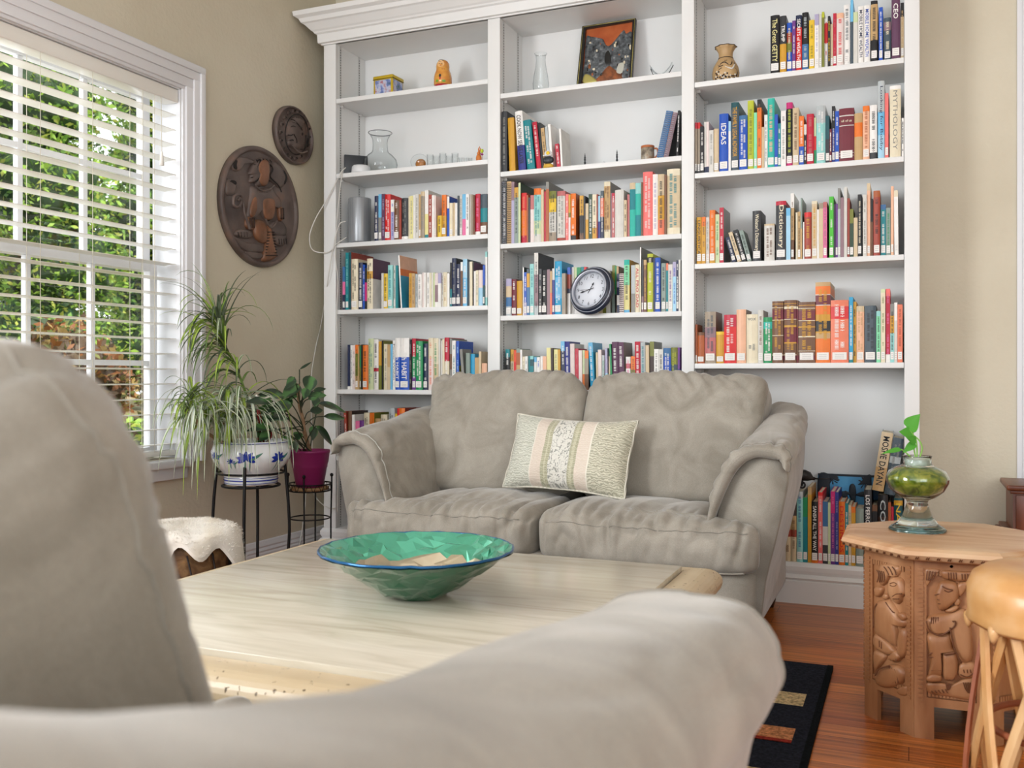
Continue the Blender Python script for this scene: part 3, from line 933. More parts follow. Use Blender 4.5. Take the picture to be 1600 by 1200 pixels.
def book_geo(w, h, d, spine, cover, letter, title, lab, spiral, rnd):
    """spine lies in the x-z plane at y=0, book runs to +y"""
    main = MB(); soft = w < 0.02
    bul = 0.0 if (spiral or soft) else min(0.006, w*0.16); tb = min(0.0028, w*.22)
    arc = [(w*i/4.0, -bul*math.sin(pi*i/4.0)) for i in range(5)] if bul else [(0, 0), (w, 0)]
    prof = [(0, d)] + arc + [(w, d), (w-tb, d), (w-tb, tb), (tb, tb), (tb, d)]
    ns = len(arc); sb = bands(spine); cb = bands(cover)
    lv = sorted(set([0.0, 1.0] + [p for p, _ in sb if p < 1] + [p for p, _ in cb if p < 1]))
    n = len(prof); vs = []; 
    for f in lv: vs += [(x, y, h*(1-f)) for x, y in prof]
    main.add(vs, [], None)
    for li in range(len(lv)-1):
        fm = (lv[li]+lv[li+1])/2
        for i in range(n):
            j = (i+1) % n
            if 1 <= i < ns: c = at_band(sb, fm)
            elif i == 0 or i == ns: c = at_band(cb, fm)
            else: c = cb[0][1]
            main.f.append([li*n+i, li*n+j, (li+1)*n+j, (li+1)*n+i]); main.m.append(main.mi(pmat(c))); main.sm.append(False)
    for li in (0, len(lv)-1):   # caps as quads: left board, right board, spine
        o = li*n; c = pmat(cb[0][1]); k = main.mi(c)
        L_ = [0, 1, n-2, n-1]; R_ = [ns, ns+1, ns+2, ns+3]; Sp = list(range(1, ns+1)) + [ns+3, n-2]
        for q in (L_, R_, Sp): main.f.append([o+a for a in q]); main.m.append(k); main.sm.append(False)
    main.f = [f for f in main.f]
    y = -bul-0.0005
    # lettering
    z_lo, z_hi = (0.2, 0.93) if lab else (0.1, 0.93)
    if title:
        s, c = title; vs, fs, (tw, thh) = text_geo(s, 0.0 if s in ('MYTHOLOGY', 'Looking for Bobby') else 0.012)
        rng = (z_hi-z_lo)*h
        if s == 'CEO': rng *= .35; z_c = .8*h
        elif s in ('8th HABIT',): rng *= .72; z_c = z_lo*h+rng/2
        elif s in ('TRUMP', 'IDEAS', 'Dictionary', 'VOX'): rng *= {'TRUMP': .4, 'IDEAS': .5, 'Dictionary': 1.0, 'VOX': .1}[s]; z_c = z_hi*h-rng/2-(.1*h if s != 'VOX' and s != 'Dictionary' else 0)
        else: z_c = (z_lo+z_hi)/2*h
        if s == 'VOX' or s == 'all of us':
            sc = w*.7/tw; z_c = .9*h if s == 'VOX' else .76*h
            main.add([(w/2+v.x*sc, y, z_c+v.y*sc) for v in vs], fs, pmat(c))
        else:
            sx = rng/tw; sy = min(w*(.40 if s == 'MYTHOLOGY' else .56)/thh, sx*1.9)
            main.add([(w/2+v.y*sy, y, z_c-v.x*sx) for v in vs], fs, pmat(c))
        if s == 'VOX': letter = 'gray'; title = None; z_lo = .25; z_hi = .4
    if letter and not title:
        two = w > .028; m = pmat(letter); z = z_hi*h
        colms = (.34, .66) if two else (.5,)
        for cx in colms:
            z = z_hi*h - rnd.random()*.08*h; lw = w*(.22 if two else .42); sw = max(.0009, lw*.16)
            while z > z_lo*h+.01:
                word = rnd.randint(3, 8)
                for _ in range(word):
                    lh = lw*rnd.uniform(.45, .7)
                    if z-lh < z_lo*h: break
                    x0 = w*cx-lw/2; x1 = x0+lw; kind = rnd.randint(0, 3)
                    main.quad((x0, y, z), (x1, y, z), (x1, y, z-sw), (x0, y, z-sw), m)
                    if kind != 1: main.quad((x0, y, z-lh*.55), (x1, y, z-lh*.55), (x1, y, z-lh*.55-sw), (x0, y, z-lh*.55-sw), m)
                    if kind != 2: main.quad((x0+lw*.42, y-.0001, z), (x0+lw*.42+sw, y-.0001, z), (x0+lw*.42+sw, y-.0001, z-lh*.55), (x0+lw*.42, y-.0001, z-lh*.55), m)
                    z -= lh*.55+lw*.32
                z -= lw*.6
                if rnd.random() < .25: z -= .12*h
    pg = MB(); e = 0.0 if soft else .003
    pg.box(tb*1.01, w-tb*1.01, tb*1.01, d-.004, .0015+e, h-(.0012+e), PAGES)
    lb = None
    if lab:
        lb = MB(); z0 = .05*h if h < .2 else .012; z0 = max(z0, .008); lh = min(.03, .16*h)
        if lab == 2: z0 = .13*h
        lb.box(w*.1, w*.9, y-.0006, y-.0001, z0, z0+lh, LBL)
        for q in (.25, .5, .75): lb.box(w*.24, w*.76, y-.0008, y-.00055, z0+lh*q-.0007, z0+lh*q+.0005, LBK)
    wr = None
    if spiral:
        wr = MB(); z = .006; m = SPH if spine.split(',')[0] in ('steel', 'mauve', 'charcoal') else SPW
        while z < h-.006:
            wr.tube([(w*.12, .004, z), (w*.1, -.004, z), (w*.5, -.009, z+.001), (w*.9, -.004, z), (w*.88, .004, z)], .0012, 4, m); z += .0085
    return main, pg, lb, wr
def plain(c): return PLAIN.get(c, c)
allb = []
for key, (ox, oy, sc, col, zb, place, txt) in BOOKS.items():
    prev = None; row = []
    for ln in txt.strip().split('\n'):
        tk = ln.split(); x0, x1, yt = float(tk[0])/sc+ox, float(tk[1])/sc+ox, float(tk[2])/sc+oy
        b = dict(spine=tk[3], cover=tk[3].split(',')[0].split('@')[0] if '@' not in tk[3] else tk[3], letter=None, title=None, lab=0, sp=False, tilt=0.0, back=0.0, D=None, place=place, key=key, col=col)
        for o in tk[4:]:
            if o == 'L': b['lab'] = 1
            elif o == 'sp': b['sp'] = True
            elif o[0] == 't': b['tilt'] = float(o[1:])/sc
            elif o[0] == 'f': b['back'] = float(o[1:])
            elif o[0] == 'D': b['D'] = float(o[1:])
            elif o[:2] == 'c=': b['cover'] = o[2:]
            elif o[0] == '~': b['letter'] = o[1:]
            elif o[0] == '=':
                s, _, c = o[1:].rpartition(':'); b['title'] = (s.replace('_', ' '), c)
        row.append((x0, x1, yt, b))
    edge = C[col][0] + 0.0195 + (0 if col == 0 else 0.002)
    rnd = random.Random(len(allb)+5)
    for i, (x0, x1, yt, b) in enumerate(row):
        Ys = YF + 0.010 + (rnd.random()*.012 if b['tilt'] == 0 else 0.004) + b['back']
        if key == 'c3s6': Ys = YF + 0.008
        Yn = Ys if b['back'] < .02 else YF+.02; X0 = max(atY(x0, 588, Yn).x, C[col][0]+.0022); X1 = max(atY(x1, 588, Yn).x, X0+.004); top = atY((x0+x1)/2, yt, Ys).z
        if i and not (row[i-1][3]['D'] or 0) == .05 and not b['back'] == .065:
            X0 = max(X0, prev+.0004) if b['tilt'] == row[i-1][3]['tilt'] else X0
        if b['back'] == .065: pass
        lim = C[col][1]-.0015
        X1 = min(X1, lim)
        h = top - zb; w = X1-X0
        if w < .004: X1 = X0+.004; w = .004
        tilt = atY(x0+abs(b['tilt']), 588, Ys).x-atY(x0, 588, Ys).x
        tilt = math.copysign(tilt, b['tilt']) if b['tilt'] else 0.0
        ang = math.atan2(abs(tilt), h) if tilt else 0
        hh = math.hypot(tilt, h) - (w*math.sin(ang) if tilt else 0); ww = w*math.cos(ang) if tilt else w
        d = b['D'] or min(0.245-b['back'], max(.11, hh*(.68 if hh < .26 else .74)))
        d = min(d, .205) if key == 'c3s6' else d
        b.update(X0=X0, X1=X1, Y=Ys, Z=zb+.0004, w=ww, h=hh, d=d, ang=math.copysign(ang, tilt) if tilt else 0, area=(x1-x0)*h, px=(x0+x1)/2)
        prev = X1 if not tilt else X1
        b['i'] = i; b['n'] = len(row)
        b['names'] = [bands(b['spine'])]
    # neighbours for the descriptions
    R = [r[3] for r in row]
    for b in R: b['desc'] = ''
    def domcol(b):
        bb = bands(b['spine']) + [(1.0, None)]; t = {}
        for k in range(len(bb)-1): t[bb[k][1]] = t.get(bb[k][1], 0)+bb[k+1][0]-bb[k][0]
        s = sorted(t, key=t.get, reverse=True); return s[0], (s[1] if len(s) > 1 and t[s[1]] > .12 else None)
    for i, b in enumerate(R):
        c1, c2 = domcol(b); b['c1'] = c1; b['c2'] = c2
        sz = ('thick ' if b['w'] > .034 else 'thin ' if b['w'] < .0125 else '')
        b['short'] = sz + plain(c1)
        hs = 'tall ' if b['h'] > .25 else 'short ' if b['h'] < .165 else ''
        b['desc'] = (hs + sz + plain(c1) + (' and ' + plain(c2) if c2 else '') + (' spiral-bound' if b['sp'] else '') + ' book' + (' leaning' if abs(b['ang']) > .12 else ''))
    for i, b in enumerate(R):
        b['L2'] = R[i-1]['desc'].replace(' book', ' one') if i else None; b['R2'] = R[i+1]['desc'].replace(' book', ' one') if i+1 < len(R) else None
        b['L'] = R[i-1]['short'] if i else None; b['R_'] = R[i+1]['short'] if i+1 < len(R) else None
    allb += R
# descriptions: look first, then the neighbours on its shelf
def cand(b):
    sh = 'on the ' + b['place'].replace(' of the ', ', ')
    Lh, Rh = b['L'], b['R_']
    if Lh is None: return [f"{b['desc']} at the left end, {sh}"]
    if Rh is None: return [f"{b['desc']} at the right end, {sh}"]
    an = lambda w: ('an ' if w[0] in 'aeiou' else 'a ') + w
    L2 = b['L2'].replace('tall ', '').replace('short ', '').replace('thick ', '').replace('thin ', ''); R2 = b['R2'].replace('tall ', '').replace('short ', '').replace('thick ', '').replace('thin ', '')
    sh2 = sh.replace('on the ', ''); sd = b['desc'].replace('tall ', '').replace('short ', '')
    out = [f"{b['desc']} right of {an(Lh)} one, {sh}", f"{b['desc']} left of {an(Rh)} one, {sh}", f"{b['desc']} between {Lh} and {Rh} ones, {sh}"]
    for D_ in (b['desc'], sd):
        out += [f"{D_} right of {an(L2)}, {sh2}", f"{D_} left of {an(R2)}, {sh2}", f"{D_} between {Lh} and {Rh} ones, {sh2}", f"{D_} between {an(L2)} and {an(R2)}, {sh2}"]
    return [c for c in out if len(c.split()) <= 16]
from collections import Counter
ORD = ['', 'first', 'second', 'third', 'fourth', 'fifth', 'sixth', 'seventh', 'eighth', 'ninth', 'tenth']
cnt = Counter(c for b in allb for c in set(cand(b))); used = set()
for b in allb:
    pick = None
    for c in cand(b):
        if cnt[c] == 1 and c not in used and len(c.split()) <= 16: pick = c; break
    if not pick:
        i, n = b['i']+1, b['n']; WD = 'first second third fourth fifth sixth seventh eighth ninth tenth eleventh twelfth thirteenth fourteenth fifteenth sixteenth seventeenth eighteenth nineteenth twentieth twenty-first twenty-second twenty-third twenty-fourth'.split()
        w_ = 'at the right end' if i == n else WD[min(23, i-1)] + ' from the left' if i <= n/2 else WD[min(23, n-i)] + ' from the right'
        pick = f"{b['desc'].replace('tall ', '').replace('thick ', '').replace('thin ', '')}, {w_}, {b['place'].replace(' of the ', ', ')}"
        wd = pick.split()
    used.add(pick); b['label'] = pick
allb.sort(key=lambda b: -b['area']); NB = 300
stuff = MB(); rb = random.Random(3)
for k, b in enumerate(allb):
    main, pg, lb, wr = book_geo(b['w'], b['h'], b['d'], b['spine'], b['cover'], b['letter'], b['title'], b['lab'], b['sp'], rb)
    if b['ang'] < 0: piv = Vector((b['X0'], b['Y'], b['Z'])); off = 0; M = Matrix.Translation(piv) @ Matrix.Rotation(b['ang'], 4, 'Y')
    elif b['ang'] > 0:
        piv = Vector((b['X1'], b['Y'], b['Z'])); M = Matrix.Translation(piv) @ Matrix.Rotation(b['ang'], 4, 'Y')
        for q in (main, pg, lb, wr):
            if q: q.v = [v-Vector((b['w'], 0, 0)) for v in q.v]
    else: M = Matrix.Translation(Vector((b['X0'], b['Y'], b['Z'])))
    if k < NB:
        o = main.build('book'); o.matrix_world = M
        tag(o, b['label'], 'book', 'books on the ' + b['place'])
        for q, nm in ((pg, 'page_block'), (lb, 'shelf_mark_label'), (wr, 'spiral_wire')):
            if q:
                c = q.build(nm); c.parent = o
    else:
        for q in (main, pg, lb, wr):
            if q:
                base = len(stuff.v); stuff.v += [M @ v for v in q.v]; idx = [stuff.mi(m) for m in q.mats]
                for f, mi_, sm in zip(q.f, q.m, q.sm): stuff.f.append([base+a for a in f]); stuff.m.append(idx[mi_]); stuff.sm.append(sm)
print('books', len(allb))
if stuff.f:
    o = stuff.build('slim_books', loc=(-1.35, 4.1, 0.53)); tag(o, 'the slimmest books standing among the larger ones on the white shelves', 'books', kind='stuff')
# ------------------------------------------------------------------ loveseats
def fabric():
    m = bpy.data.materials.new('grey_microsuede'); m.use_nodes = True; nt, N, L = nodes_of(m); b = N['Principled BSDF']
    tc = N.new('ShaderNodeTexCoord'); n = N.new('ShaderNodeTexNoise'); n.inputs['Scale'].default_value = 7; n.inputs['Detail'].default_value = 5; n.inputs['Distortion'].default_value = 1.2
    L.new(tc.outputs['Object'], n.inputs['Vector']); r = N.new('ShaderNodeValToRGB'); L.new(n.outputs['Fac'], r.inputs[0])
    r.color_ramp.elements[0].position = 0.32; r.color_ramp.elements[0].color = (*lin(hx('8b857a')), 1); r.color_ramp.elements[1].position = 0.68; r.color_ramp.elements[1].color = (*lin(hx('a39d92')), 1)
    n2 = N.new('ShaderNodeTexNoise'); n2.inputs['Scale'].default_value = 420; n2.inputs['Detail'].default_value = 2; L.new(tc.outputs['Object'], n2.inputs['Vector'])
    mx = N.new('ShaderNodeMix'); mx.data_type = 'RGBA'; mx.blend_type = 'OVERLAY'; mx.inputs[0].default_value = 0.25; L.new(r.outputs[0], mx.inputs[6]); L.new(n2.outputs['Fac'], mx.inputs[7]); L.new(mx.outputs[2], b.inputs['Base Color'])
    b.inputs['Roughness'].default_value = 0.92; b.inputs['Sheen Weight'].default_value = 0.35; b.inputs['Sheen Roughness'].default_value = 0.4; b.inputs['Specular IOR Level'].default_value = 0.2
    bp = N.new('ShaderNodeBump'); bp.inputs['Strength'].default_value = 0.25; bp.inputs['Distance'].default_value = 0.002; L.new(n2.outputs['Fac'], bp.inputs['Height']); L.new(bp.outputs[0], b.inputs['Normal'])
    return m
FAB = fabric(); SEAM = mat('seam_thread', '8a857c', rough=.9); PIPE = mat('light_piping', 'aaa8a0', rough=.8)
def cube_pts(nx, ny, nz):
    """grid on the surface of the [-1,1] cube, faces share vertices"""
    idx = {}; vs = []; fs = []
    def vid(p):
        k = (round(p[0], 4), round(p[1], 4), round(p[2], 4))
        if k not in idx: idx[k] = len(vs); vs.append(Vector(p))
        return idx[k]
    def face(f, n1, n2):
        for i in range(n1):
            for j in range(n2):
                u0, u1 = -1+2*i/n1, -1+2*(i+1)/n1; v0, v1 = -1+2*j/n2, -1+2*(j+1)/n2
                fs.append([vid(f(u0, v0)), vid(f(u1, v0)), vid(f(u1, v1)), vid(f(u0, v1))])
    for s in (-1, 1):
        face(lambda u, v: (s, u, v), ny, nz); face(lambda u, v: (u, s, v), nx, nz); face(lambda u, v: (u, v, s), nx, ny)
    return vs, fs
def sup(p, n):
    k = (abs(p.x)**n+abs(p.y)**n+abs(p.z)**n)**(1/n)
    return p/k
def crease(v, w=0.16):
    return max(0.0, 1-abs(noise.noise(v))/w)
def cushion(mb, func, nx, ny, nz, m):
    vs, fs = cube_pts(nx, ny, nz); mb.add([func(p) for p in vs], fs, m, True)
def make_loveseat(loc, rz, label, seed, cushion_x=0.705, near=False, dy=0.0, leandeg=24):
    r = empty('loveseat', loc, rz, label=label, cat='loveseat', group=None)
    HW = 0.875; yf = -0.47; yb = 0.45
    def fin(mb, name, parent=r):
        o = mb.build(name, parent=None); o.parent = parent; return o
    # base rail
    mb = MB()
    def base(p):
        q = sup(p, 14); x = q.x*(HW-.10); y = -.005+q.y*.43; z = .195+q.z*.105
        return Vector((x, y+ .006*noise.noise(Vector((x*6, 0, z*8+seed))), z))
    cushion(mb, base, 40, 10, 8, FAB); fin(mb, 'base')
    for sx in (-1, 1):
        for sy in (-1, 1):
            mb = MB(); x = sx*(HW-.17); y = -.005+sy*.37
            mb.lathe([(.018, 0), (.026, .03), (.028, .1)], (x, y, 0), 12, mat('dark_wood_foot', '2c1c14', rough=.4)); fin(mb, 'foot')
    # seat cushions, T shaped at the front
    for s in (-1, 1):
        def seat(p, s=s):
            q = sup(p, 7.0); y = -.20+q.y*.27
            tt = 1-smoothstep(-.415, -.33, y)
            xo = (HW-.30)+(.215)*tt
            x = s*(xo/2+.003 + q.x*s*(xo/2-.002))
            z = .37+q.z*.095 + .02*(1-q.x*q.x)*(1-q.y*q.y)*(1 if q.z > 0 else 0)
            fr = smoothstep(.1, -.9, q.y)
            w = .016*crease(Vector((x*18+seed, y*1.6+q.z*.5, s)), .32)*fr*smoothstep(-.9, .3, q.z)
            w += .011*crease(Vector((x*5+9+seed, y*1.5+4, q.z*.8)), .25)*smoothstep(-.6, .9, q.z)
            w += .007*noise.noise(Vector((x*4, y*4, q.z+seed)))
            z -= w*max(0, q.z); y += w*max(0, -q.y)
            y -= .018*max(0, -q.y)*(1-q.z*q.z)
            return Vector((x, y, z))
        mb = MB(); cushion(mb, seat, 96, 40, 22, FAB); o = fin(mb, 'seat_cushion')
        mb = MB()
        pts = [seat(Vector((-1+2*i/60, -1, .62))) + Vector((0, -.0005, 0)) for i in range(1, 60)]
        mb.tube(pts, .0016, 5, SEAM)
        pts = [seat(Vector((-1+2*i/60, -1, -.93))) + Vector((0, -.002, 0)) for i in range(1, 60)]
        mb.tube(pts, .004, 6, FAB); fin(mb, 'stitched_seam', o)
    # back cushions
    for s in (-1, 1):
        lean = math.radians(leandeg)
        def back(p, s=s):
            q = sup(p, 5.0 if near else 7.5)
            hw = cushion_x/2
            u = q.x; v = q.z; t = q.y
            x = s*(hw+.002)+u*(hw+.004); 
            ear = .030*smoothstep(.45, 1, u*s)*smoothstep(.3, 1, v)
            x += s*ear*.9
            puff = (1-u*u)**.5*.02*t if abs(u) < 1 else 0
            hz = .265; ty = .105+.012*(1-v*v)
            if near: ty *= 1.1
            tq = t*ty + puff + (.02*t*(v-.2) if t < 0 else 0)
            top = hz*v
            top += ((.016 if near else .005)*math.cos(u*2.6+s*.6) + ear*.6 - .018*smoothstep(.75, 1, -u*s))*smoothstep(.3, 1, v)
            # folds: fan out from the top seam and the outer corner
            w = .015*crease(Vector((x*17+v*2.8*s+seed, v*1.1, s*3)), .30)*smoothstep(.05, .95, v)*smoothstep(-.2, .5, -t+.5)
            w += .015*crease(Vector((u*2+v*5.5*s, v*3.0-u*4, seed+s)), .18)*smoothstep(.1, 1, u*s)*smoothstep(-.5, .7, v)
            w += .009*noise.noise(Vector((x*4.2, v*2, t+seed)))
            if near:
                w += .05*math.exp(-((u*s*1.0+v*.55-.55)/.13)**2)*smoothstep(-1.0, .2, v)+.03*math.exp(-((u*s+v*.3+.15)/.12)**2)
            yl = tq - w*t if t < 0 else tq - w*t*.3
            top -= w*max(0, v)*.7
            c, sn = math.cos(lean), math.sin(lean)
            return Vector((x, .165+dy+yl*c+top*sn, (.692 if near else .672)+top*c-yl*sn))
        mb = MB(); cushion(mb, back, 64, 16, 52, FAB); o = fin(mb, 'back_cushion')
        mb = MB(); pts = []
        for k in range(200):
            a = 2*pi*k/200; cx, cz = math.cos(a), math.sin(a); kk = max(abs(cx), abs(cz)); p = Vector((cx/kk, -.55, cz/kk))
            pts.append(back(p))
        mb.tube(pts, .0022, 5, FAB, closed=True); fin(mb, 'seam', o)
    # back frame
    mb = MB()
    def bf(p):
        q = sup(p, 9); z = .45+q.z*.33; x = q.x*(HW-.17-.03*q.z)
        return Vector((x, .40+q.y*.055+.02*q.z*.6, z-.04*abs(q.x)**3*max(0, q.z)))
    cushion(mb, bf, 30, 6, 20, FAB); fin(mb, 'back_frame')
    # arms
    cur = [(0.010, -.082), (-.001, -.062), (0.0, -.036), (.022, -.012), (.065, .0), (.12, .002), (.175, -.020), (.22, -.065), (.25, -.125), (.270, -.19), (.280, -.25)]
    if near: cur = [(0.012, -.115), (-.004, -.085), (0.0, -.045), (.022, -.016), (.07, .0), (.14, .004), (.20, -.012), (.245, -.055), (.27, -.12), (.285, -.19), (.290, -.25)]
    cv = catmull([Vector((a, z, 0)) for a, z in cur], 5)
    for s in (-1, 1):
        def zt(t):
            if not near: return .716 + .102*t**1.2
            K_ = [(0, .672), (.15, .69), (.4, .714), (.62, .738), (.755, .770), (.9, .815), (1, .835)]
            for (a, b), (c_, d_) in zip(K_, K_[1:]):
                if t <= c_: return b+(d_-b)*(t-a)/(c_-a)
            return .85
        ya, yz = yf+.075, yb-.02+(.17 if near else 0)
        def xo(t, z): return HW - .012*t - .03*max(0, t-.6)
        # panel under the pad
        mb = MB(); rows = []
        for i in range(25):
            t = i/24; y = ya+.028+(yz-ya-.04)*t; Z = zt(t); k = (Z-.43)/.25
            X = xo(t, 0)
            sec = [(X-.115, .10), (X-.085, .25), (X-.045, .42), (X-.022, .53), (X-.012, Z-.10*k), (X-.03, Z-.045), (X-.075, Z-.022), (X-.14, Z-.05*k), (X-.20, Z-.115*k), (X-.245, .47), (X-.255, .30), (X-.25, .10)]
            sec = [Vector((a, 0, z)) for a, z in sec]; sec = catmull(sec, 3, closed=True)
            sh = 0.012*(1-smoothstep(0, .03, t)) ; c = sum(sec, Vector())/len(sec)
            rows.append([Vector((s*(q.x+(c.x-q.x)*sh*4), y, q.z+(c.z-q.z)*sh*2)) for q in sec])
        mb.grid(rows, FAB, True, close_u=True, cap=True); fin(mb, 'arm')
        # padded top
        mb = MB(); rows = []; lip = []
        NT = 70
        for i in range(NT+1):
            e = i/NT
            if e < .12: t = 0; f = e/.12
            else: t = (e-.12)/.88; f = 1
            th = f*pi/2
            y = ya+.01 - .030*math.cos(th) + (yz-ya)*t
            Z = zt(t); k = (Z-.43)/.25; X = xo(t, 0)
            outer = [Vector((X-q.x, 0, Z+q.y*k)) for q in cv]
            K = len(outer); inner = []
            for j in range(K):
                tn = (outer[min(j+1, K-1)]-outer[max(j-1, 0)]).normalized(); nn = Vector((-tn.z, 0, tn.x))
                e_ = math.sin(pi*j/(K-1))**.4
                inner.append(outer[j] + nn*(.052*e_+.004))
            mid = [(a+b)/2 for a, b in zip(outer, inner)]
            sc = max(.12, math.sin(th)) if f < 1 else 1
            o2 = []; i2 = []
            for j in range(K):
                jj = j/(K-1)
                g = crease(Vector((jj*13+seed, s*2.0, t*2.0)), .3)*(1-smoothstep(0, .28, t))*smoothstep(0, .3, jj)*.7
                w = (.002 if near else .015)*g + (.003 if near else .006)*crease(Vector((jj*5, t*3.5, seed+s)), .2) + (.007 if near else .012)*noise.noise(Vector((jj*4, t*4, seed+s*2)))
                d = (outer[j]-mid[j])
                o2.append(mid[j]+d*sc - d.normalized()*w*sc if d.length > 1e-6 else outer[j]); i2.append(mid[j]+(inner[j]-mid[j])*sc)
            ring = o2 + list(reversed(i2))
            rows.append([Vector((s*q.x, y, q.z)) for q in ring])
            if e >= .12 and not lip: lip = [Vector((s*(q.x), y-.002, q.z)) for q in o2]
        mb.grid(rows, FAB, True, close_u=True)
        for rw in (rows[0], rows[-1]):
            n_ = len(rw); mb.add(rw, [(j, j+1, n_-2-j, n_-1-j) for j in range(n_//2-1)], FAB, True)
        o = fin(mb, 'arm_pad')
        mb = MB(); mb.tube(lip, .003, 6, PIPE if s < 0 and not near else SEAM); fin(mb, 'arm_piping', o)
    return r
SOFA1 = make_loveseat((-1.225, 3.56, 0), 0, 'grey microsuede loveseat in front of the bookcase with a patterned pillow on it', 3.3)
SOFA2 = make_loveseat((-1.01, 0.725, 0), pi, 'out-of-focus grey loveseat in the foreground, seen over its arm', 8.1, near=True, cushion_x=0.54, dy=.10, leandeg=24)
# ------------------------------------------------------------------ patterned pillow
def pillow_material():
    m = bpy.data.materials.new('brocade_pillow'); m.use_nodes = True; nt, N, L = nodes_of(m); b = N['Principled BSDF']; b.inputs['Roughness'].default_value = .7; b.inputs['Sheen Weight'].default_value = .3
    tc = N.new('ShaderNodeTexCoord'); sp = N.new('ShaderNodeSeparateXYZ'); L.new(tc.outputs['Object'], sp.inputs[0])
    mr = N.new('ShaderNodeMapRange'); mr.inputs[1].default_value = -.245; mr.inputs[2].default_value = .245; L.new(sp.outputs[0], mr.inputs[0])
    def ramp(stops, interp='CONSTANT'):
        r = N.new('ShaderNodeValToRGB'); r.color_ramp.interpolation = interp
        while len(r.color_ramp.elements) < len(stops): r.color_ramp.elements.new(.5)
        for e, (p, c) in zip(r.color_ramp.elements, stops): e.position = p; e.color = (*lin(hx(c)), 1)
        L.new(mr.outputs[0], r.inputs[0]); return r
    base = ramp([(0, 'a8a99a'), (.235, 'd9d2c6'), (.245, 'cdbfb0'), (.335, '9c9a80'), (.36, 'b4b096'), (.375, '9c9a80'), (.395, 'd5d3ca'), (.56, '9c9a80'), (.575, 'b4b096'), (.6, '9c9a80'), (.62, 'd2c4b4'), (.715, 'e0dacd'), (.73, '9e9c88')])
    pat = ramp([(0, 'd0d0c4'), (.235, 'd9d2c6'), (.245, 'd6cabd'), (.335, 'b8b59c'), (.36, 'c4c2a8'), (.375, 'b8b59c'), (.395, '8f9089'), (.56, 'b8b59c'), (.575, 'c4c2a8'), (.6, 'b8b59c'), (.62, 'd9cdc0'), (.715, 'e0dacd'), (.73, 'd4d0bc')])
    mp = N.new('ShaderNodeMapping'); mp.inputs['Scale'].default_value = (1, 0, 1); L.new(tc.outputs['Object'], mp.inputs[0])
    w = N.new('ShaderNodeTexWave'); w.wave_type = 'RINGS'; w.inputs['Scale'].default_value = 36; w.inputs['Distortion'].default_value = 9; w.inputs['Detail'].default_value = 1.5; w.inputs['Detail Scale'].default_value = 1.6; L.new(mp.outputs[0], w.inputs['Vector'])
    v = N.new('ShaderNodeTexNoise'); v.inputs['Scale'].default_value = 55; v.inputs['Detail'].default_value = 2; v.inputs['Distortion'].default_value = 2.5; L.new(mp.outputs[0], v.inputs['Vector'])
    th = N.new('ShaderNodeMath'); th.operation = 'GREATER_THAN'; th.inputs[1].default_value = .56; L.new(v.outputs['Fac'], th.inputs[0])
    # central strip uses the vine speckle, side fields use the swirl
    c1 = N.new('ShaderNodeMath'); c1.operation = 'GREATER_THAN'; c1.inputs[1].default_value = .395; L.new(mr.outputs[0], c1.inputs[0])
    c2 = N.new('ShaderNodeMath'); c2.operation = 'LESS_THAN'; c2.inputs[1].default_value = .56; L.new(mr.outputs[0], c2.inputs[0])
    cm = N.new('ShaderNodeMath'); cm.operation = 'MULTIPLY'; L.new(c1.outputs[0], cm.inputs[0]); L.new(c2.outputs[0], cm.inputs[1])
    mf = N.new('ShaderNodeMix'); mf.data_type = 'FLOAT'; L.new(cm.outputs[0], mf.inputs[0]); L.new(w.outputs['Fac'], mf.inputs[2]); L.new(th.outputs[0], mf.inputs[3])
    mx = N.new('ShaderNodeMix'); mx.data_type = 'RGBA'; L.new(mf.outputs[0], mx.inputs[0]); L.new(base.outputs[0], mx.inputs[6]); L.new(pat.outputs[0], mx.inputs[7]); L.new(mx.outputs[2], b.inputs['Base Color'])
    bp = N.new('ShaderNodeBump'); bp.inputs['Strength'].default_value = .3; bp.inputs['Distance'].default_value = .002; L.new(w.outputs['Fac'], bp.inputs['Height']); L.new(bp.outputs[0], b.inputs['Normal'])
    return m
PB = pillow_material(); CORDM = ramp_mat('twisted_cord', [(.4, 'a39f90'), (.6, 'ddd9cc')], rough=.7, texture='wave', scale=60)
def pil(u, v, side):
    e = max(0, 1-abs(u)**3.5)*max(0, 1-abs(v)**3.5)
    cx = 1-.075*(1-v*v)*0.0; 
    x = u*.254*(1-.045*(1-v*v)); z = v*.152*(1-.10*(1-u*u))
    y = side*(.074*e**.55) + .008*noise.noise(Vector((u*2.5, v*2.5, side)))
    if u > .55 and v > .3: z += .012*(u-.55)
    return Vector((x, y, z))
pw = empty('throw_pillow', (-1.215, 3.475, .625), label='cream and sage brocade pillow with striped centre leaning on the loveseat', cat='pillow')
mb = MB(); n = 44
for side in (-1, 1): mb.grid([[pil(-1+2*i/n, -1+2*j/n, side) for j in range(n+1)] for i in range(n+1)], PB, True)
o = mb.build('pillow_cover'); o.parent = pw
mb = MB(); bd = [pil(-1+2*i/30, -1, 0) for i in range(30)] + [pil(1, -1+2*i/20, 0) for i in range(20)] + [pil(1-2*i/30, 1, 0) for i in range(30)] + [pil(-1, 1-2*i/20, 0) for i in range(20)]
mb.tube(bd, .0048, 8, CORDM, closed=True); o = mb.build('cord_trim'); o.parent = pw
pw.rotation_euler = (math.radians(-22), math.radians(2.5), math.radians(-4))
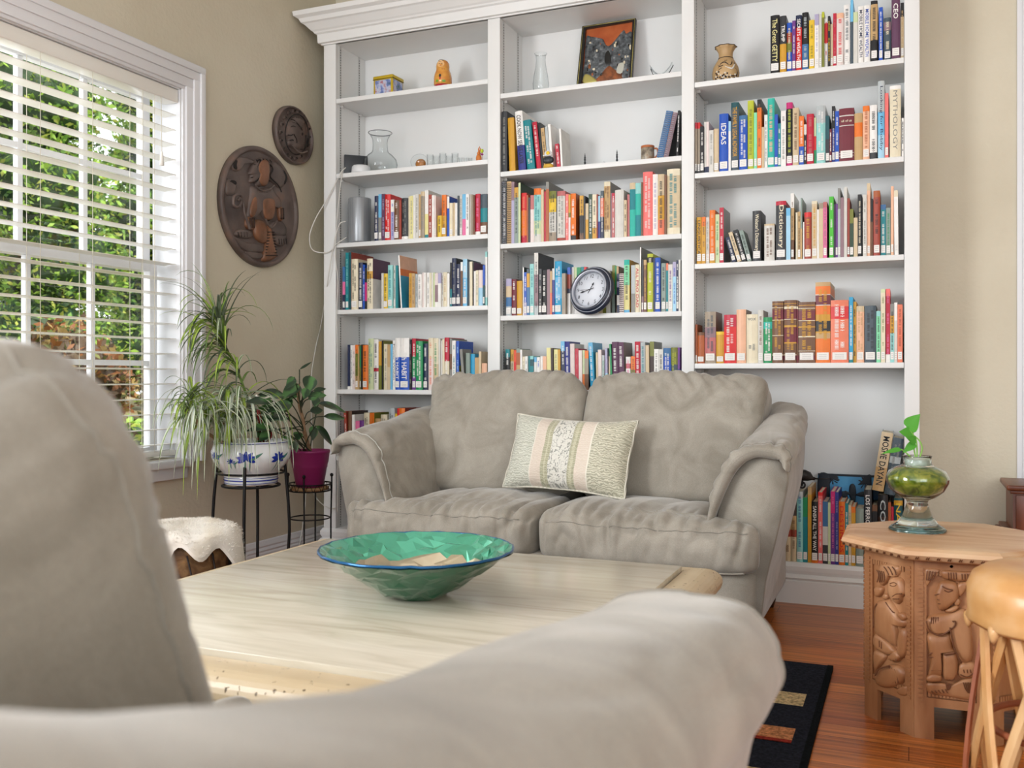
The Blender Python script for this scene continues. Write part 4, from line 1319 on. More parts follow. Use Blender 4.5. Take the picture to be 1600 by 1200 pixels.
# ------------------------------------------------------------------ rug
def pile(name, c):
    m = mat(name, c, rough=.98, var=.5, scale=120, bump=.9, bscale=320, spec=.1); return m
RN = pile('rug_navy', '23262f'); RC = pile('rug_cream', 'c9b184'); RO = pile('rug_orange', 'c9875a'); RR = pile('rug_red', '963428'); RK = pile('rug_binding', '0f1417')
mb = MB(); rx0, rx1, ry0, ry1 = -1.97, -.222, 1.28, 3.166
xs_ = [rx0, rx0+.03]; xs_ += [rx0+.03+(rx1-rx0-.06)*i/60 for i in range(1, 60)]; xs_ += [rx1-.03, rx1]
patches = []
for j, yy in enumerate((2.745, 2.455, 2.165, 1.875, 1.585)):
    for i in range(5):
        x1 = rx1-.05-i*.36; patches.append((x1-.20, x1, yy, yy+.105, RC if (i+j) % 2 == 0 else RO))
ZR = .011
mb.box(rx0, rx1, ry0, ry1, .0005, ZR, RN); mb.box(rx1-.016, rx1+.001, ry0-.001, ry1+.001, .0005, ZR+.0012, RK); mb.box(rx0-.001, rx0+.016, ry0-.001, ry1+.001, .0005, ZR+.0012, RK)
for p in patches:
    mb.box(p[0], p[1], p[2], p[3], ZR-.001, ZR+.0015, p[4])
    if p[4] is RO: mb.box(p[0], p[1], p[2], p[2]+.02, ZR, ZR+.0019, RR)
o = mb.build('area_rug', loc=(-1.13, 2.2, 0)); tag(o, 'dark navy rug with cream and orange blocks under the coffee table', 'rug')
# ------------------------------------------------------------------ coffee table
TRAV = ramp_mat('travertine', [(0.25, 'b4aa97'), (0.42, 'c8c0ae'), (0.6, 'd4cdbc'), (0.8, 'dcd7c8')], rough=0.2, scale=2.6, stretch=(0.8, 6, 6), detail=9, dist=1.6, coat=.15)
def trav_roll():
    m = bpy.data.materials.new('travertine_roll'); m.use_nodes = True; nt, N, L = nodes_of(m); b = N['Principled BSDF']; b.inputs['Roughness'].default_value = .4
    tc = N.new('ShaderNodeTexCoord'); n = N.new('ShaderNodeTexNoise'); n.inputs['Scale'].default_value = 6; n.inputs['Detail'].default_value = 6; L.new(tc.outputs['Object'], n.inputs['Vector'])
    r = N.new('ShaderNodeValToRGB'); L.new(n.outputs['Fac'], r.inputs[0]); r.color_ramp.elements[0].color = (*lin(hx('ae9876')), 1); r.color_ramp.elements[1].color = (*lin(hx('cdbd9f')), 1)
    n2 = N.new('ShaderNodeTexNoise'); n2.inputs['Scale'].default_value = 95; n2.inputs['Detail'].default_value = 2; L.new(tc.outputs['Object'], n2.inputs['Vector'])
    r2 = N.new('ShaderNodeValToRGB'); L.new(n2.outputs['Fac'], r2.inputs[0]); r2.color_ramp.elements[0].position = .27; r2.color_ramp.elements[0].color = (.25, .2, .14, 1); r2.color_ramp.elements[1].position = .32; r2.color_ramp.elements[1].color = (1, 1, 1, 1)
    mx = N.new('ShaderNodeMix'); mx.data_type = 'RGBA'; mx.blend_type = 'MULTIPLY'; mx.inputs[0].default_value = 1; L.new(r.outputs[0], mx.inputs[6]); L.new(r2.outputs[0], mx.inputs[7]); L.new(mx.outputs[2], b.inputs['Base Color'])
    bp = N.new('ShaderNodeBump'); bp.inputs['Distance'].default_value = .004; L.new(r2.outputs[0], bp.inputs['Height']); L.new(bp.outputs[0], b.inputs['Normal']); return m
TR = trav_roll()
ct = empty('coffee_table', (-1.1, 1.93, 0), label='square travertine coffee table with bullnose edge holding the green bowl', cat='coffee table')
tx0, tx1, ty0, ty1, tz = -1.65, -.552, 1.39, 2.478, .43
mb = MB(); mb.box(tx0, tx1, ty0, ty1, tz-.03, tz, TRAV, .0012); mb.build('tabletop', ct)
prof = [(0, tz-.095), (0, tz-.016), (.004, tz-.012)]
for k in range(15):
    a = pi/2 - pi*k/14; prof.append((.042+.048*max(0, math.cos(a)), tz-.052+.040*math.sin(a)))
mb = MB(); rows = []
for (x, y, sx, sy) in ((tx0, ty0, -1, -1), (tx1, ty0, 1, -1), (tx1, ty1, 1, 1), (tx0, ty1, -1, 1), (tx0, ty0, -1, -1)):
    rows.append([(x+sx*(a+.0005), y+sy*(a+.0005), z) for a, z in prof])
vs = [p for r_ in rows[:4] for p in r_]; n = len(prof); fs = []
for i in range(4):
    for j in range(n):
        k = (j+1) % n; i2 = (i+1) % 4; fs.append((i*n+j, i*n+k, i2*n+k, i2*n+j))
mb.add(vs, fs, TR, False); o = mb.build('bullnose_edge', ct)
mb = MB(); mb.box(tx0+.002, tx1-.002, ty0+.002, ty1-.002, tz-.09, tz-.031, TR); mb.build('apron', ct)
for (a, b_) in ((-1.45, 1.6), (-.75, 1.6), (-.75, 2.27), (-1.45, 2.27)):
    mb = MB(); mb.lathe([(.075, .0145), (.075, .04), (.06, .05), (.055, .30), (.07, .325), (.07, .339)], (a, b_, 0), 24, TR); mb.build('leg', ct)
# ------------------------------------------------------------------ green glass bowl
def glassy(name, c, rough=.06, tr=.75, ior=1.45, alpha=None):
    return mat(name, c, rough=rough, trans=tr, ior=ior)
BG = mat('green_glass', '5cb898', rough=.16, trans=.0, metal=.65, coat=.6); BG2 = mat('green_glass_outer', '0a6040', rough=.12, metal=.45, coat=.8); BS = mat('silvered_glass_centre', 'c9bda2', rough=.25, metal=.75)
BT = mat('bowl_rim_blue', '1c5a8c', rough=.15, metal=.4)
bc = atZ(651, 930, .431); bc = Vector((bc.x, bc.y, .4305))
gb = empty('glass_bowl', tuple(bc), label='wide green faceted glass bowl on the travertine table', cat='bowl')
rr_ = random.Random(4)
def bowl(mb, R0, zoff, rim, mfun, jit, sgn):
    rings = [(.0, 0), (.04, 0), (.06, .002), (.075, .008), (.090, .017), (.105, .027), (.120, .037), (.135, .047), (.150, .057), (.165, .067), (.180, .077), (.195, .086), (.209, .095), (.222, .102)]
    pts = []; ids = []
    for k, (r, z) in enumerate(rings):
        m_ = 1 if k == 0 else 16 if k < 4 else 30 if k < 8 else 44 if k < 13 else 64
        row = []
        for i in range(m_):
            a = 2*pi*(i+.5*(k % 2))/m_ + (rr_.uniform(-.06, .06) if 0 < k < 13 else 0); j = rr_.uniform(-1, 1)*jit*(1 if k < 13 else .3) if 1 < k else 0
            nr = r+R0+j*.5; row.append(len(pts)); pts.append(Vector((nr*math.cos(a), nr*math.sin(a), z+zoff+ (j*.9 if k < 13 else abs(j)*1.1))))
        ids.append(row)
    for k in range(len(rings)-1):
        A, B = ids[k], ids[k+1]
        if len(A) == 1:
            for i in range(len(B)): tri = (A[0], B[i], B[(i+1) % len(B)]); mb.add([bc+pts[t] for t in tri], [(0, 1, 2)], mfun(k))
            continue
        i = j = 0; na, nb = len(A), len(B)
        while i < na or j < nb:
            if j*na <= i*nb and j < nb or i >= na: tri = (A[i % na], B[j % nb], B[(j+1) % nb]); j += 1
            else: tri = (A[i % na], B[j % nb], A[(i+1) % na]); i += 1
            mb.add([bc+pts[t] for t in tri], [(0, 1, 2)], mfun(k))
    mb.v = [Vector((v.x, v.y, max(v.z, bc.z+.0003))) for v in mb.v]
    return [bc+pts[t] for t in ids[-1]]
mb = MB(); ra = bowl(mb, -.004, .006, True, lambda k: BS if k < 8 else BG, .0105, 1); mb.build('inner_surface', gb, fix=False)
mb = MB(); rbb = bowl(mb, 0, 0, True, lambda k: BG2, .008, -1); mb.build('outer_surface', gb, fix=False)
mb = MB(); rim = [(a+b)/2+Vector((0, 0, .001)) for a, b in zip(ra, rbb)]; mb.tube(rim, .0032, 6, BT, closed=True); mb.build('rim', gb)
# ------------------------------------------------------------------ wall plaques, carved in relief
def blob(mb, pts2, to3, nrm, h, m, n=4, base=0.0):
    P = catmull([Vector((a, b, 0)) for a, b in pts2], n, closed=True); c = sum(P, Vector())/len(P)
    rows = []
    for k, (sc, hh) in enumerate(((1.03, -.3), (1.0, .15), (.93, .6), (.80, .88), (.55, 1.0), (.2, 1.02))):
        rows.append([to3(c.x+(p.x-c.x)*sc, c.y+(p.y-c.y)*sc)+nrm*(h*hh+base) for p in P])
    mb.grid(rows, m, True, close_u=True); mb.add(rows[-1], [tuple(range(len(P)))], m, True)
def ridge(mb, pts2, to3, nrm, r, m, closed=False, lift=0.3, n=5):
    P = catmull([Vector((a, b, 0)) for a, b in pts2], n, closed=closed)
    mb.tube([to3(p.x, p.y)+nrm*(r*lift) for p in P], r, 6, m, closed=closed)
def disc(mb, cx, cy, rx, ry, to3, nrm, h, m, base=0.0): blob(mb, [(cx+rx*math.cos(a), cy+ry*math.sin(a)) for a in [i*pi/5 for i in range(10)]], to3, nrm, h, m, 2, base)
CARV = ramp_mat('dark_carved_wood', [(0.3, '4a3e3a'), (0.6, '685a54'), (0.8, '846454')], rough=.45, scale=9, detail=6, bump=.3); CARH = ramp_mat('worn_carved_wood', [(0.3, '64442f'), (0.7, '8e6044')], rough=.42, scale=14)
CARD = mat('groove_shade', '171211', rough=.6)  # near-black colour on raised lines and discs paints the shade of carved grooves
NX = Vector((1, 0, 0))
def plaque(name, cpx, cpy, pts_rim, label, figs):
    zs = [atX(a, b, XW+.02) for a, b in pts_rim]   # top, bottom, left, right
    cy = (zs[2].y+zs[3].y)/2; cz = (zs[0].z+zs[1].z)/2; ry = (zs[3].y-zs[2].y)/2; rz = (zs[0].z-zs[1].z)/2
    r = empty(name, (XW, cy, cz), label=label, cat='wall plaque', group=None)
    mb = MB(); rows = []
    for sc, x in ((1.0, .001), (1.0, .018), (.985, .026), (.95, .029), (.925, .026), (.915, .016), (.90, .014), (0.5, .014), (.02, .014)):
        rows.append([(XW+x, cy+ry*sc*math.cos(2*pi*i/64), cz+rz*sc*math.sin(2*pi*i/64)) for i in range(64)])
    mb.grid(rows, CARV, True, close_u=True, cap=True); mb.build('oval_board', r)
    mb = MB(); figs(mb); mb.build('carved_relief', r)
    return r
def T(ox, oy, s): return lambda a, b: atX(ox+a/s, oy+b/s, XW+.014)
def fig_big(mb):
    t = T(330, 200, 5.22); B = lambda p, h=.010, m=CARV, base=0: blob(mb, p, t, NX, h*1.4, m, 4, base*1.4); G = lambda p, r=.0022, m=CARD, c=False: ridge(mb, p, t, NX, r*1.2, m, c, 6.5)
    B([(350, 270), (390, 245), (440, 262), (478, 290), (482, 330), (465, 380), (450, 440), (400, 480), (360, 470), (352, 430), (330, 450), (305, 440), (312, 390), (300, 370), (320, 310)], .014)
    B([(372, 285), (420, 262), (447, 300), (447, 400), (432, 460), (395, 470), (365, 430), (372, 380), (358, 340)], .006, CARH, .012)
    B([(165, 310), (190, 245), (250, 235), (330, 262), (345, 290), (290, 285), (250, 295), (225, 345), (185, 352)], .010)
    disc(mb, 200, 300, 34, 44, t, NX, .004, CARD, .009)
    B([(470, 330), (490, 280), (540, 290), (600, 370), (610, 430), (575, 480), (545, 490), (500, 450), (455, 410)], .010)
    disc(mb, 580, 400, 26, 62, t, NX, .004, CARD, .009)
    B([(325, 470), (395, 500), (480, 480), (520, 530), (560, 580), (565, 650), (535, 650), (510, 600), (495, 580), (490, 640), (490, 720), (460, 760), (420, 740), (400, 690), (390, 630), (372, 600), (350, 690), (335, 740), (290, 730), (300, 640), (312, 540)], .013)
    B([(400, 590), (490, 590), (488, 720), (450, 750), (410, 720)], .005, CARH, .012)
    B([(300, 640), (340, 560), (350, 650), (330, 720), (298, 715)], .005, CARH, .011)
    B([(280, 730), (345, 740), (335, 830), (275, 810)], .012, CARH)
    B([(535, 645), (570, 650), (572, 750), (545, 750)], .012, CARH)
    B([(345, 760), (400, 750), (440, 800), (445, 930), (400, 935), (355, 900), (338, 840)], .014, CARH)
    B([(480, 770), (560, 760), (605, 820), (590, 880), (530, 880), (470, 840)], .013)
    B([(500, 880), (600, 870), (600, 930), (560, 965), (510, 940)], .011)
    B([(185, 870), (210, 830), (280, 830), (325, 860), (310, 900), (230, 895)], .012)
    B([(455, 800), (470, 810), (500, 960), (515, 1060), (410, 1085), (430, 960)], .014, CARH)
    B([(175, 880), (260, 930), (400, 950), (425, 1010), (300, 1010), (220, 960)], .007)
    B([(275, 1010), (400, 1020), (410, 1060), (320, 1065)], .008)
    B([(115, 430), (150, 420), (200, 470), (195, 500), (180, 540), (120, 545)], .008)
    disc(mb, 160, 450, 38, 24, t, NX, .004, CARD, .007)
    G([(150, 600), (165, 580), (180, 610), (150, 650), (115, 630), (118, 570), (165, 550), (190, 590), (200, 680), (225, 760), (250, 830)], .006, CARV)
    for k in range(9): G([(434-k*2.0, 850+k*24), (492+k*3.0, 850+k*24)], .0022)
    for k in range(6): disc(mb, 352+k*21, 505+18*math.sin(k*.62), 13, 15, t, NX, .006, CARV, .012)
    G([(325, 460), (345, 490), (395, 515), (450, 500), (485, 470)], .003, CARV)
    for k in range(4): G([(292+k*12, 735), (288+k*12, 815)], .0022); G([(545+k*8, 655), (548+k*8, 745)], .002); G([(195+k*24, 850), (205+k*22, 890)], .002); G([(530+k*20, 905), (535+k*20, 950)], .002)
    G([(398, 745), (420, 790), (445, 815), (470, 800), (495, 760)], .004, CARV); disc(mb, 452, 745, 12, 12, t, NX, .005, CARD, .012)
    disc(mb, 342, 325, 9, 6, t, NX, .003, CARD, .013); G([(305, 405), (325, 402)], .0018); G([(330, 300), (350, 300)], .0018)
    G([(350, 270), (380, 262), (350, 330), (365, 400), (345, 440)], .0022); G([(455, 300), (475, 340), (455, 400), (520, 470), (545, 525)], .0026)
    for k in range(5): G([(345+k*28, 262-8*math.sin(k*.8)), (358+k*28, 282-8*math.sin(k*.8))], .002)
def fig_small(mb):
    t = T(420, 150, 10.0); B = lambda p, h=.008, m=CARV, base=0: blob(mb, p, t, NX, h*1.4, m, 4, base*1.4); G = lambda p, r=.0018, m=CARD, c=False: ridge(mb, p, t, NX, r*1.2, m, c, 6.5)
    B([(255, 400), (300, 350), (420, 330), (520, 400), (560, 520), (580, 700), (540, 840), (480, 830), (430, 850), (360, 820), (290, 780), (275, 720), (285, 690), (265, 640), (245, 610), (262, 500), (262, 450)], .012)
    B([(300, 400), (350, 340), (440, 345), (520, 410), (480, 500), (440, 520), (400, 440)], .008, CARV, .008)
    G([(300, 370), (360, 400), (430, 480), (470, 540)], .0026); G([(380, 340), (450, 380), (500, 440)], .0024)
    disc(mb, 482, 600, 32, 60, t, NX, .008, CARV, .008); disc(mb, 482, 600, 15, 28, t, NX, .004, CARD, .014)
    disc(mb, 340, 510, 20, 12, t, NX, .003, CARD, .013); G([(300, 490), (340, 475), (380, 490)], .002); G([(275, 700), (320, 690), (330, 705)], .0026); G([(340, 600), (385, 680), (390, 740)], .0024); G([(255, 615), (310, 620), (330, 600)], .0022)
    G([(290, 780), (350, 860), (430, 900), (520, 870)], .004, CARV); G([(530, 620), (540, 740), (520, 820)], .0024); G([(570, 600), (575, 700), (560, 800)], .0024)
    cx, cy = 392, 605
    for k in range(18):
        a = 2*pi*k/18+.1; x = cx+222*math.cos(a); y = cy+372*math.sin(a)
        if k in (3, 4, 14, 13): pass
        disc(mb, x, y, 22, 34, t, NX, .006, CARV)
        G([(x-10, y-12), (x+10, y), (x-6, y+14)], .0016)
    G([(cx+180*math.cos(i*pi/12), cy+315*math.sin(i*pi/12)) for i in range(24)], .0022, CARD, True)
plaque('wall_plaque', 404, 320, [(392, 224), (413, 418), (344, 290), (466, 352)], 'large oval dark wood plaque carved with a seated figure on the beige wall', fig_big)
plaque('wall_plaque', 459, 210, [(452, 163), (467, 259), (430, 205), (489, 216)], 'small oval dark wood plaque carved with a head in profile, nearer the bookcase', fig_small)
# ------------------------------------------------------------------ octagonal carved table
OW = ramp_mat('carved_table_wood', [(0.25, '7c4c2c'), (0.5, 'a06e48'), (0.75, 'c09068')], rough=.42, scale=3, stretch=(4, 4, 1), detail=7, dist=.6)
OT = ramp_mat('table_top_wood', [(0.3, 'b07c50'), (0.55, 'c8a07a'), (0.8, 'd6b894')], rough=.4, scale=2.5, stretch=(1, 6, 1), detail=7, dist=1.0)
OD = mat('carving_shadow_wood', '6a4026', rough=.6)
ocx, ocy, ap, zt_ = .10, 2.862, .2125, .497
side = ap*2*math.tan(pi/8)
ot = empty('side_table', (ocx, ocy, 0), label='octagonal wooden side table with carved figure panels beside the bookcase', cat='side table')
def octa(a_, dz=0): R_ = a_/math.cos(pi/8); return [(ocx+R_*math.cos(pi/8+k*pi/4), ocy+R_*math.sin(pi/8+k*pi/4)) for k in range(8)]
mb = MB(); rows = []
for a_, z in ((.245, zt_-.036), (.262, zt_-.030), (.272, zt_-.018), (.268, zt_-.008), (.255, zt_-.002), (.240, zt_)):
    rows.append([(x, y, z) for x, y in octa(a_)])
mb.grid(rows, OT, False, close_u=True); mb.add(rows[0], [tuple(reversed(range(8)))], OT); mb.add(rows[-1], [tuple(range(8))], OT)
top = mb.build('tabletop', ot)
mb = MB()
R_ = .270
for k in range(8):
    a0 = octa(R_)[k]; a1 = octa(R_)[(k+1) % 8]; v0 = Vector((*a0, 0)); v1 = Vector((*a1, 0)); nn = ((v0+v1)/2-Vector((ocx, ocy, 0))).normalized(); L_ = (v1-v0)
    for j in range(9):
        p = v0+L_*((j+.5)/9)+Vector((0, 0, zt_-.018))
        for q in (0, .55): mb.tube([p+L_.normalized()*(-.010+q*.008)+Vector((0, 0, -.010))-nn*.002, p+L_.normalized()*(-.004+q*.008)+Vector((0, 0, .004))-nn*.002, p+L_.normalized()*(.006+q*.006)+Vector((0, 0, .012))-nn*.010], .0016, 5, OD)
mb.build('scalloped_edge', top)
zb0 = .085; ztop = zt_-.034
class Panel:
    def __init__(s, k):
        V = octa(ap); a, b = V[k], V[(k+1) % 8]; s.a = Vector((a[0], a[1], 0)); s.b = Vector((b[0], b[1], 0)); s.u = (s.b-s.a).normalized(); m_ = (s.a+s.b)/2-Vector((ocx, ocy, 0)); s.n = m_.normalized(); s.w = (s.b-s.a).length
    def P(s, u, z, d=0): return s.a+s.u*(u*s.w)+Vector((0, 0, z))+s.n*d
def pquad(mb, pn, u0, u1, z0, z1, d0, d1, m):
    vs = [pn.P(u, z, d) for d in (d0, d1) for (u, z) in ((u0, z0), (u1, z0), (u1, z1), (u0, z1))]
    mb.add(vs, [(0, 3, 2, 1), (4, 5, 6, 7), (0, 1, 5, 4), (1, 2, 6, 5), (2, 3, 7, 6), (3, 0, 4, 7)], m)
PANELS = [Panel(k) for k in range(8)]
for k, pn in enumerate(PANELS):
    mb = MB()
    pquad(mb, pn, 0.005, .17, zb0, ztop, -.014, 0, OW); pquad(mb, pn, .83, .995, zb0, ztop, -.014, 0, OW); pquad(mb, pn, .17, .83, ztop-.03, ztop, -.014, 0, OW); pquad(mb, pn, .17, .83, zb0, zb0+.022, -.014, 0, OW)
    pquad(mb, pn, .17, .83, zb0+.02, ztop-.03, -.014, -.006, OW)
    pn_o = mb.build('carved_panel', ot)
    mb = MB()
    nb = 13
    for j in range(nb):
        u = .185+.63*(j+.5)/nb
        for zz in (ztop-.042, zb0+.026):
            pquad(mb, pn, u-.018, u+.018, zz, zz+.012, -.006, .0015, OW)
    for j in range(30):
        z = zb0+.01+(ztop-zb0-.03)*j/30
        for u in ((.055, .125), (.875, .945)): pquad(mb, pn, u[0], u[1], z, z+.0075, -.001, .0028, OW)
    mb.build('notched_border', pn_o)
    for us in ((.005, .27), (.73, .995)):
        mb = MB(); pquad(mb, pn, us[0], us[1], 0, zb0+.002, -.014, -.0005, OW); mb.build('leg', ot)
# figures on the two panels that face the room
def on_panel(k, ox, oy, s):
    pn = PANELS[k]
    return (lambda a, b: atP(ox+a/s, oy+b/s, pn.P(.5, .2, -.006), pn.n)), pn.n
facing = sorted(range(8), key=lambda k: (PANELS[k].P(.5, .2)-EYEV).length)
front = min(range(8), key=lambda k: abs(PANELS[k].n.x)+(PANELS[k].n.y > 0)*9); leftk = min(range(8), key=lambda k: (PANELS[k].n-Vector((-.7071, -.7071, 0))).length)
t, nn = on_panel(leftk, 1350, 860, 4.0)
mb = MB(); OL = OW; B = lambda p, h=.009, m=OW, base=0: blob(mb, p, t, nn, h*1.4, m, 4, base); G = lambda p, r=.0012, m=OD, c=False: ridge(mb, p, t, nn, r*1.25, m, c, 9.8)
B([(95, 130), (115, 85), (160, 80), (230, 95), (235, 130), (210, 165), (170, 160), (150, 200), (120, 220), (98, 180)])
B([(165, 190), (190, 165), (235, 170), (255, 200), (268, 265), (248, 290), (240, 320), (215, 335), (180, 300), (160, 250)], .011)
B([(75, 240), (100, 222), (130, 235), (120, 275), (90, 290)]); disc(mb, 148, 288, 18, 20, t, nn, .012, OW)
B([(85, 330), (120, 308), (170, 310), (230, 400), (285, 440), (270, 480), (215, 460), (220, 520), (215, 600), (160, 570), (85, 520), (78, 420)], .012)
B([(225, 395), (265, 385), (285, 420), (262, 440)], .012); B([(240, 490), (285, 500), (280, 640), (240, 670), (225, 620)], .011)
B([(72, 530), (110, 525), (200, 610), (205, 650), (150, 650), (75, 600)], .010); B([(170, 665), (215, 620), (250, 660), (220, 690), (180, 685)], .012)
B([(75, 625), (150, 655), (110, 720), (80, 760)], .009); B([(100, 740), (150, 715), (230, 715), (272, 770), (245, 830), (170, 860), (100, 840), (78, 800)], .012)
B([(215, 870), (260, 845), (285, 850), (280, 905), (230, 900)], .008)
for k in range(4): G([(105+k*14, 120+k*3), (118+k*12, 150+k*4), (108+k*14, 195)])
for k in range(3): G([(150+k*26, 100), (165+k*26, 120), (180+k*24, 150)]); G([(185+k*16, 722+k*8), (200+k*16, 770), (210+k*15, 825)])
G([(190, 205), (215, 198), (235, 210)]); G([(190, 215), (212, 222), (230, 214)]); G([(205, 285), (230, 270), (262, 268)]); G([(208, 300), (245, 300)]); G([(160, 320), (200, 375), (215, 385)])
G([(110, 775), (135, 735), (200, 715)], .0018); disc(mb, 160, 785, 12, 14, t, nn, .003, OD, .011); disc(mb, 98, 570, 10, 12, t, nn, .002, OD, .009); disc(mb, 155, 610, 10, 12, t, nn, .002, OD, .009); disc(mb, 260, 575, 10, 13, t, nn, .002, OD, .010)
G([(122, 560), (122, 600)]); G([(135, 570), (135, 610)]); G([(85, 480), (85, 380), (105, 330)])
for k in range(3): G([(185+k*18, 660), (195+k*18, 685)])
mb.build('carved_figure', ot)
t, nn = on_panel(front, 1430, 860, 4.0)
mb = MB(); B = lambda p, h=.009, m=OW, base=0: blob(mb, p, t, nn, h*1.4, m, 4, base)
G = lambda p, r=.0012, m=OD, c=False: ridge(mb, p, t, nn, r*1.25, m, c, 9.8)
B([(62, 110), (160, 115), (120, 150), (90, 200), (65, 220)], .007); B([(165, 120), (290, 125), (375, 130), (350, 180), (260, 190), (170, 170)], .010)
B([(165, 185), (250, 195), (280, 250), (265, 310), (240, 330), (190, 370), (150, 370), (132, 320), (125, 270), (135, 235)], .012)
B([(262, 210), (330, 190), (320, 240), (275, 290)], .008); disc(mb, 262, 318, 24, 26, t, nn, .012, OW); B([(185, 370), (250, 340), (275, 350), (250, 375), (205, 385)], .011)
B([(65, 430), (110, 400), (200, 385), (300, 360), (330, 420), (355, 520), (355, 680), (290, 695), (240, 600), (215, 520), (250, 440), (180, 500), (110, 520), (70, 490)], .012)
B([(75, 520), (160, 515), (220, 510), (235, 600), (250, 620), (170, 620), (165, 680), (160, 790), (80, 790), (95, 700), (80, 600)], .012)
B([(65, 790), (110, 760), (165, 775), (160, 812), (80, 815)], .012); B([(175, 625), (250, 620), (268, 720), (250, 800), (210, 812), (175, 790), (170, 700)], .013)
B([(275, 705), (370, 700), (360, 790), (275, 785)], .010); B([(65, 825), (150, 820), (230, 830), (300, 800), (370, 800), (375, 930), (200, 910), (80, 890)], .009)
for k in range(4): G([(75+k*18, 120+k*2), (72+k*14, 150+k*5), (70+k*8, 180)]); G([(205+k*16, 132), (208+k*16, 175)]); G([(290+k*18, 140), (292+k*18, 175)]); G([(100+k*14, 408), (98+k*14, 450)])
G([(165, 215), (200, 232), (232, 240), (205, 250), (180, 240)], .0014); disc(mb, 205, 238, 10, 7, t, nn, .002, OD, .012); G([(120, 272), (150, 265), (165, 275)]); G([(135, 300), (165, 302), (185, 285)]); G([(140, 325), (175, 325), (192, 300)])
G([(70, 430), (90, 490), (160, 518), (235, 470), (250, 435), (230, 432)], .0016); G([(215, 470), (240, 590), (285, 690)], .0018)
G([(80, 642), (120, 628), (165, 642)]); G([(82, 658), (165, 658)]); G([(100, 740), (160, 740)]); G([(178, 640), (250, 628)], .0016); G([(205, 650), (195, 740), (212, 795), (245, 790), (250, 700)]); disc(mb, 125, 700, 16, 18, t, nn, .002, OD, .011)
disc(mb, 322, 745, 42, 22, t, nn, .004, OW, .009); G([(280, 765), (322, 780), (360, 760)]); G([(300, 735), (305, 755)]); G([(322, 735), (326, 757)]); G([(342, 735), (346, 755)])
disc(mb, 150, 855, 9, 7, t, nn, .003, OD, .009); disc(mb, 275, 878, 9, 7, t, nn, .003, OD, .009)
for k in range(5): G([(190+k*9, 820), (200+k*2, 860)]); G([(100+k*22, 868-k*3), (112+k*22, 880)]); G([(300+k*14, 815), (310+k*10, 850), (330+k*6, 880)])
mb.build('carved_figure', ot)
mb = MB(); pn = PANELS[front]; mb.lathe([(.004, 0), (.004, .001)], (0, 0, 0), 12, mat('drill_hole', '100c0a'))
q = MB(); q.v = [pn.P(.5, ztop-.016, .0006)+pn.u*v.x+Vector((0, 0, v.y)) for v in mb.v]; q.f = mb.f; q.m = mb.m; q.mats = mb.mats; q.sm = mb.sm; q.build('screw_hole', ot)
# ------------------------------------------------------------------ glass goblet vase with pothos
vb = Vector((.022, 2.895, zt_+.0006))
VG = glassy('clear_glass', 'e6f2f0', rough=.02, tr=1.0, ior=1.45); VGB = glassy('aqua_glass', 'b4dcdc', rough=.03, tr=.95, ior=1.45)
vz = empty('goblet_vase', tuple(vb), label='footed clear glass vase with green water and a pothos cutting on the carved table', cat='vase')
out = [(.074, 0), (.076, .003), (.068, .010), (.052, .022), (.040, .040), (.033, .060), (.027, .078), (.030, .086), (.050, .095), (.070, .112), (.082, .135), (.083, .150), (.075, .166), (.058, .177), (.042, .182), (.037, .188), (.037, .205), (.039, .209)]
inn = [(.036, .209), (.034, .205), (.034, .189), (.040, .184), (.056, .173), (.072, .163), (.079, .149), (.078, .136), (.066, .115), (.046, .099), (.02, .093), (0.0, .092)]
mb = MB(); mb.lathe(out+inn, tuple(vb), 48, VG); vs_ = mb.build('glass_bowl_and_neck', vz)
mb = MB(); mb.lathe([(.0745, .001), (.0765, .004), (.069, .011), (.066, .010), (.0735, .0035)], tuple(vb), 48, VGB, closed=True); mb.build('foot_rim', vz)
WG = ramp_mat('mossy_water', [(0.3, '4e5c14'), (0.45, '8a9420'), (0.6, 'c8b83c'), (0.75, '6e8c24')], rough=.15, scale=26, detail=4, dist=1.5)
mb = MB(); mb.lathe([(0, .0935), (.02, .0942), (.045, .100), (.065, .116), (.077, .137), (.0775, .149), (.071, .162), (.055, .1715), (.0, .1715)], tuple(vb), 40, WG); mb.build('green_water', vz)
CT = mat('cotton_plug', 'd8d6cc', rough=.9, bump=.5); mb = MB(); mb.lathe([(0, .173), (.03, .173), (.0335, .180), (.033, .198), (.02, .203), (0, .203)], tuple(vb), 24, CT, wob=lambda a, k: 1-.05*abs(math.sin(a*3+k))); mb.build('cotton_plug', vz)
PG = leafmat('pothos_leaf', '5cae3c', .35); PST = mat('pothos_stem', '7cae4a', rough=.5)
def leafm(mb, base, d, nrm, L_, Wd, m, curl=.15, fold=.12, tip=1.6, n=8, heart=False):
    d = d.normalized(); s_ = d.cross(nrm).normalized(); nrm = s_.cross(d).normalized(); rows = []
    for i in range(n+1):
        t_ = i/n; wd = Wd*(math.sin(pi*min(1, t_**.62))**.9)*(1-.25*t_) if heart else Wd*math.sin(pi*t_**.75)
        c = base+d*(L_*t_)-nrm*(curl*L_*t_*t_)
        rows.append([c-s_*wd+nrm*(fold*wd), c-s_*wd*.5+nrm*(fold*.3*wd), c, c+s_*wd*.5+nrm*(fold*.3*wd), c+s_*wd+nrm*(fold*wd)])
    mb.grid(rows, m, True)
vt = vb+Vector((0, 0, .20))
def VP(x, y, dY=0.0): return atY(x, y, vb.y+dY)
mb = MB(); stems = [[(1433, 716), (1432, 690), (1426, 678), (1418, 668)], [(1437, 715), (1441, 700), (1436, 688), (1427, 680)], [(1431, 716), (1428, 700), (1430, 690)], [(1423, 714), (1414, 706), (1408, 702)]]
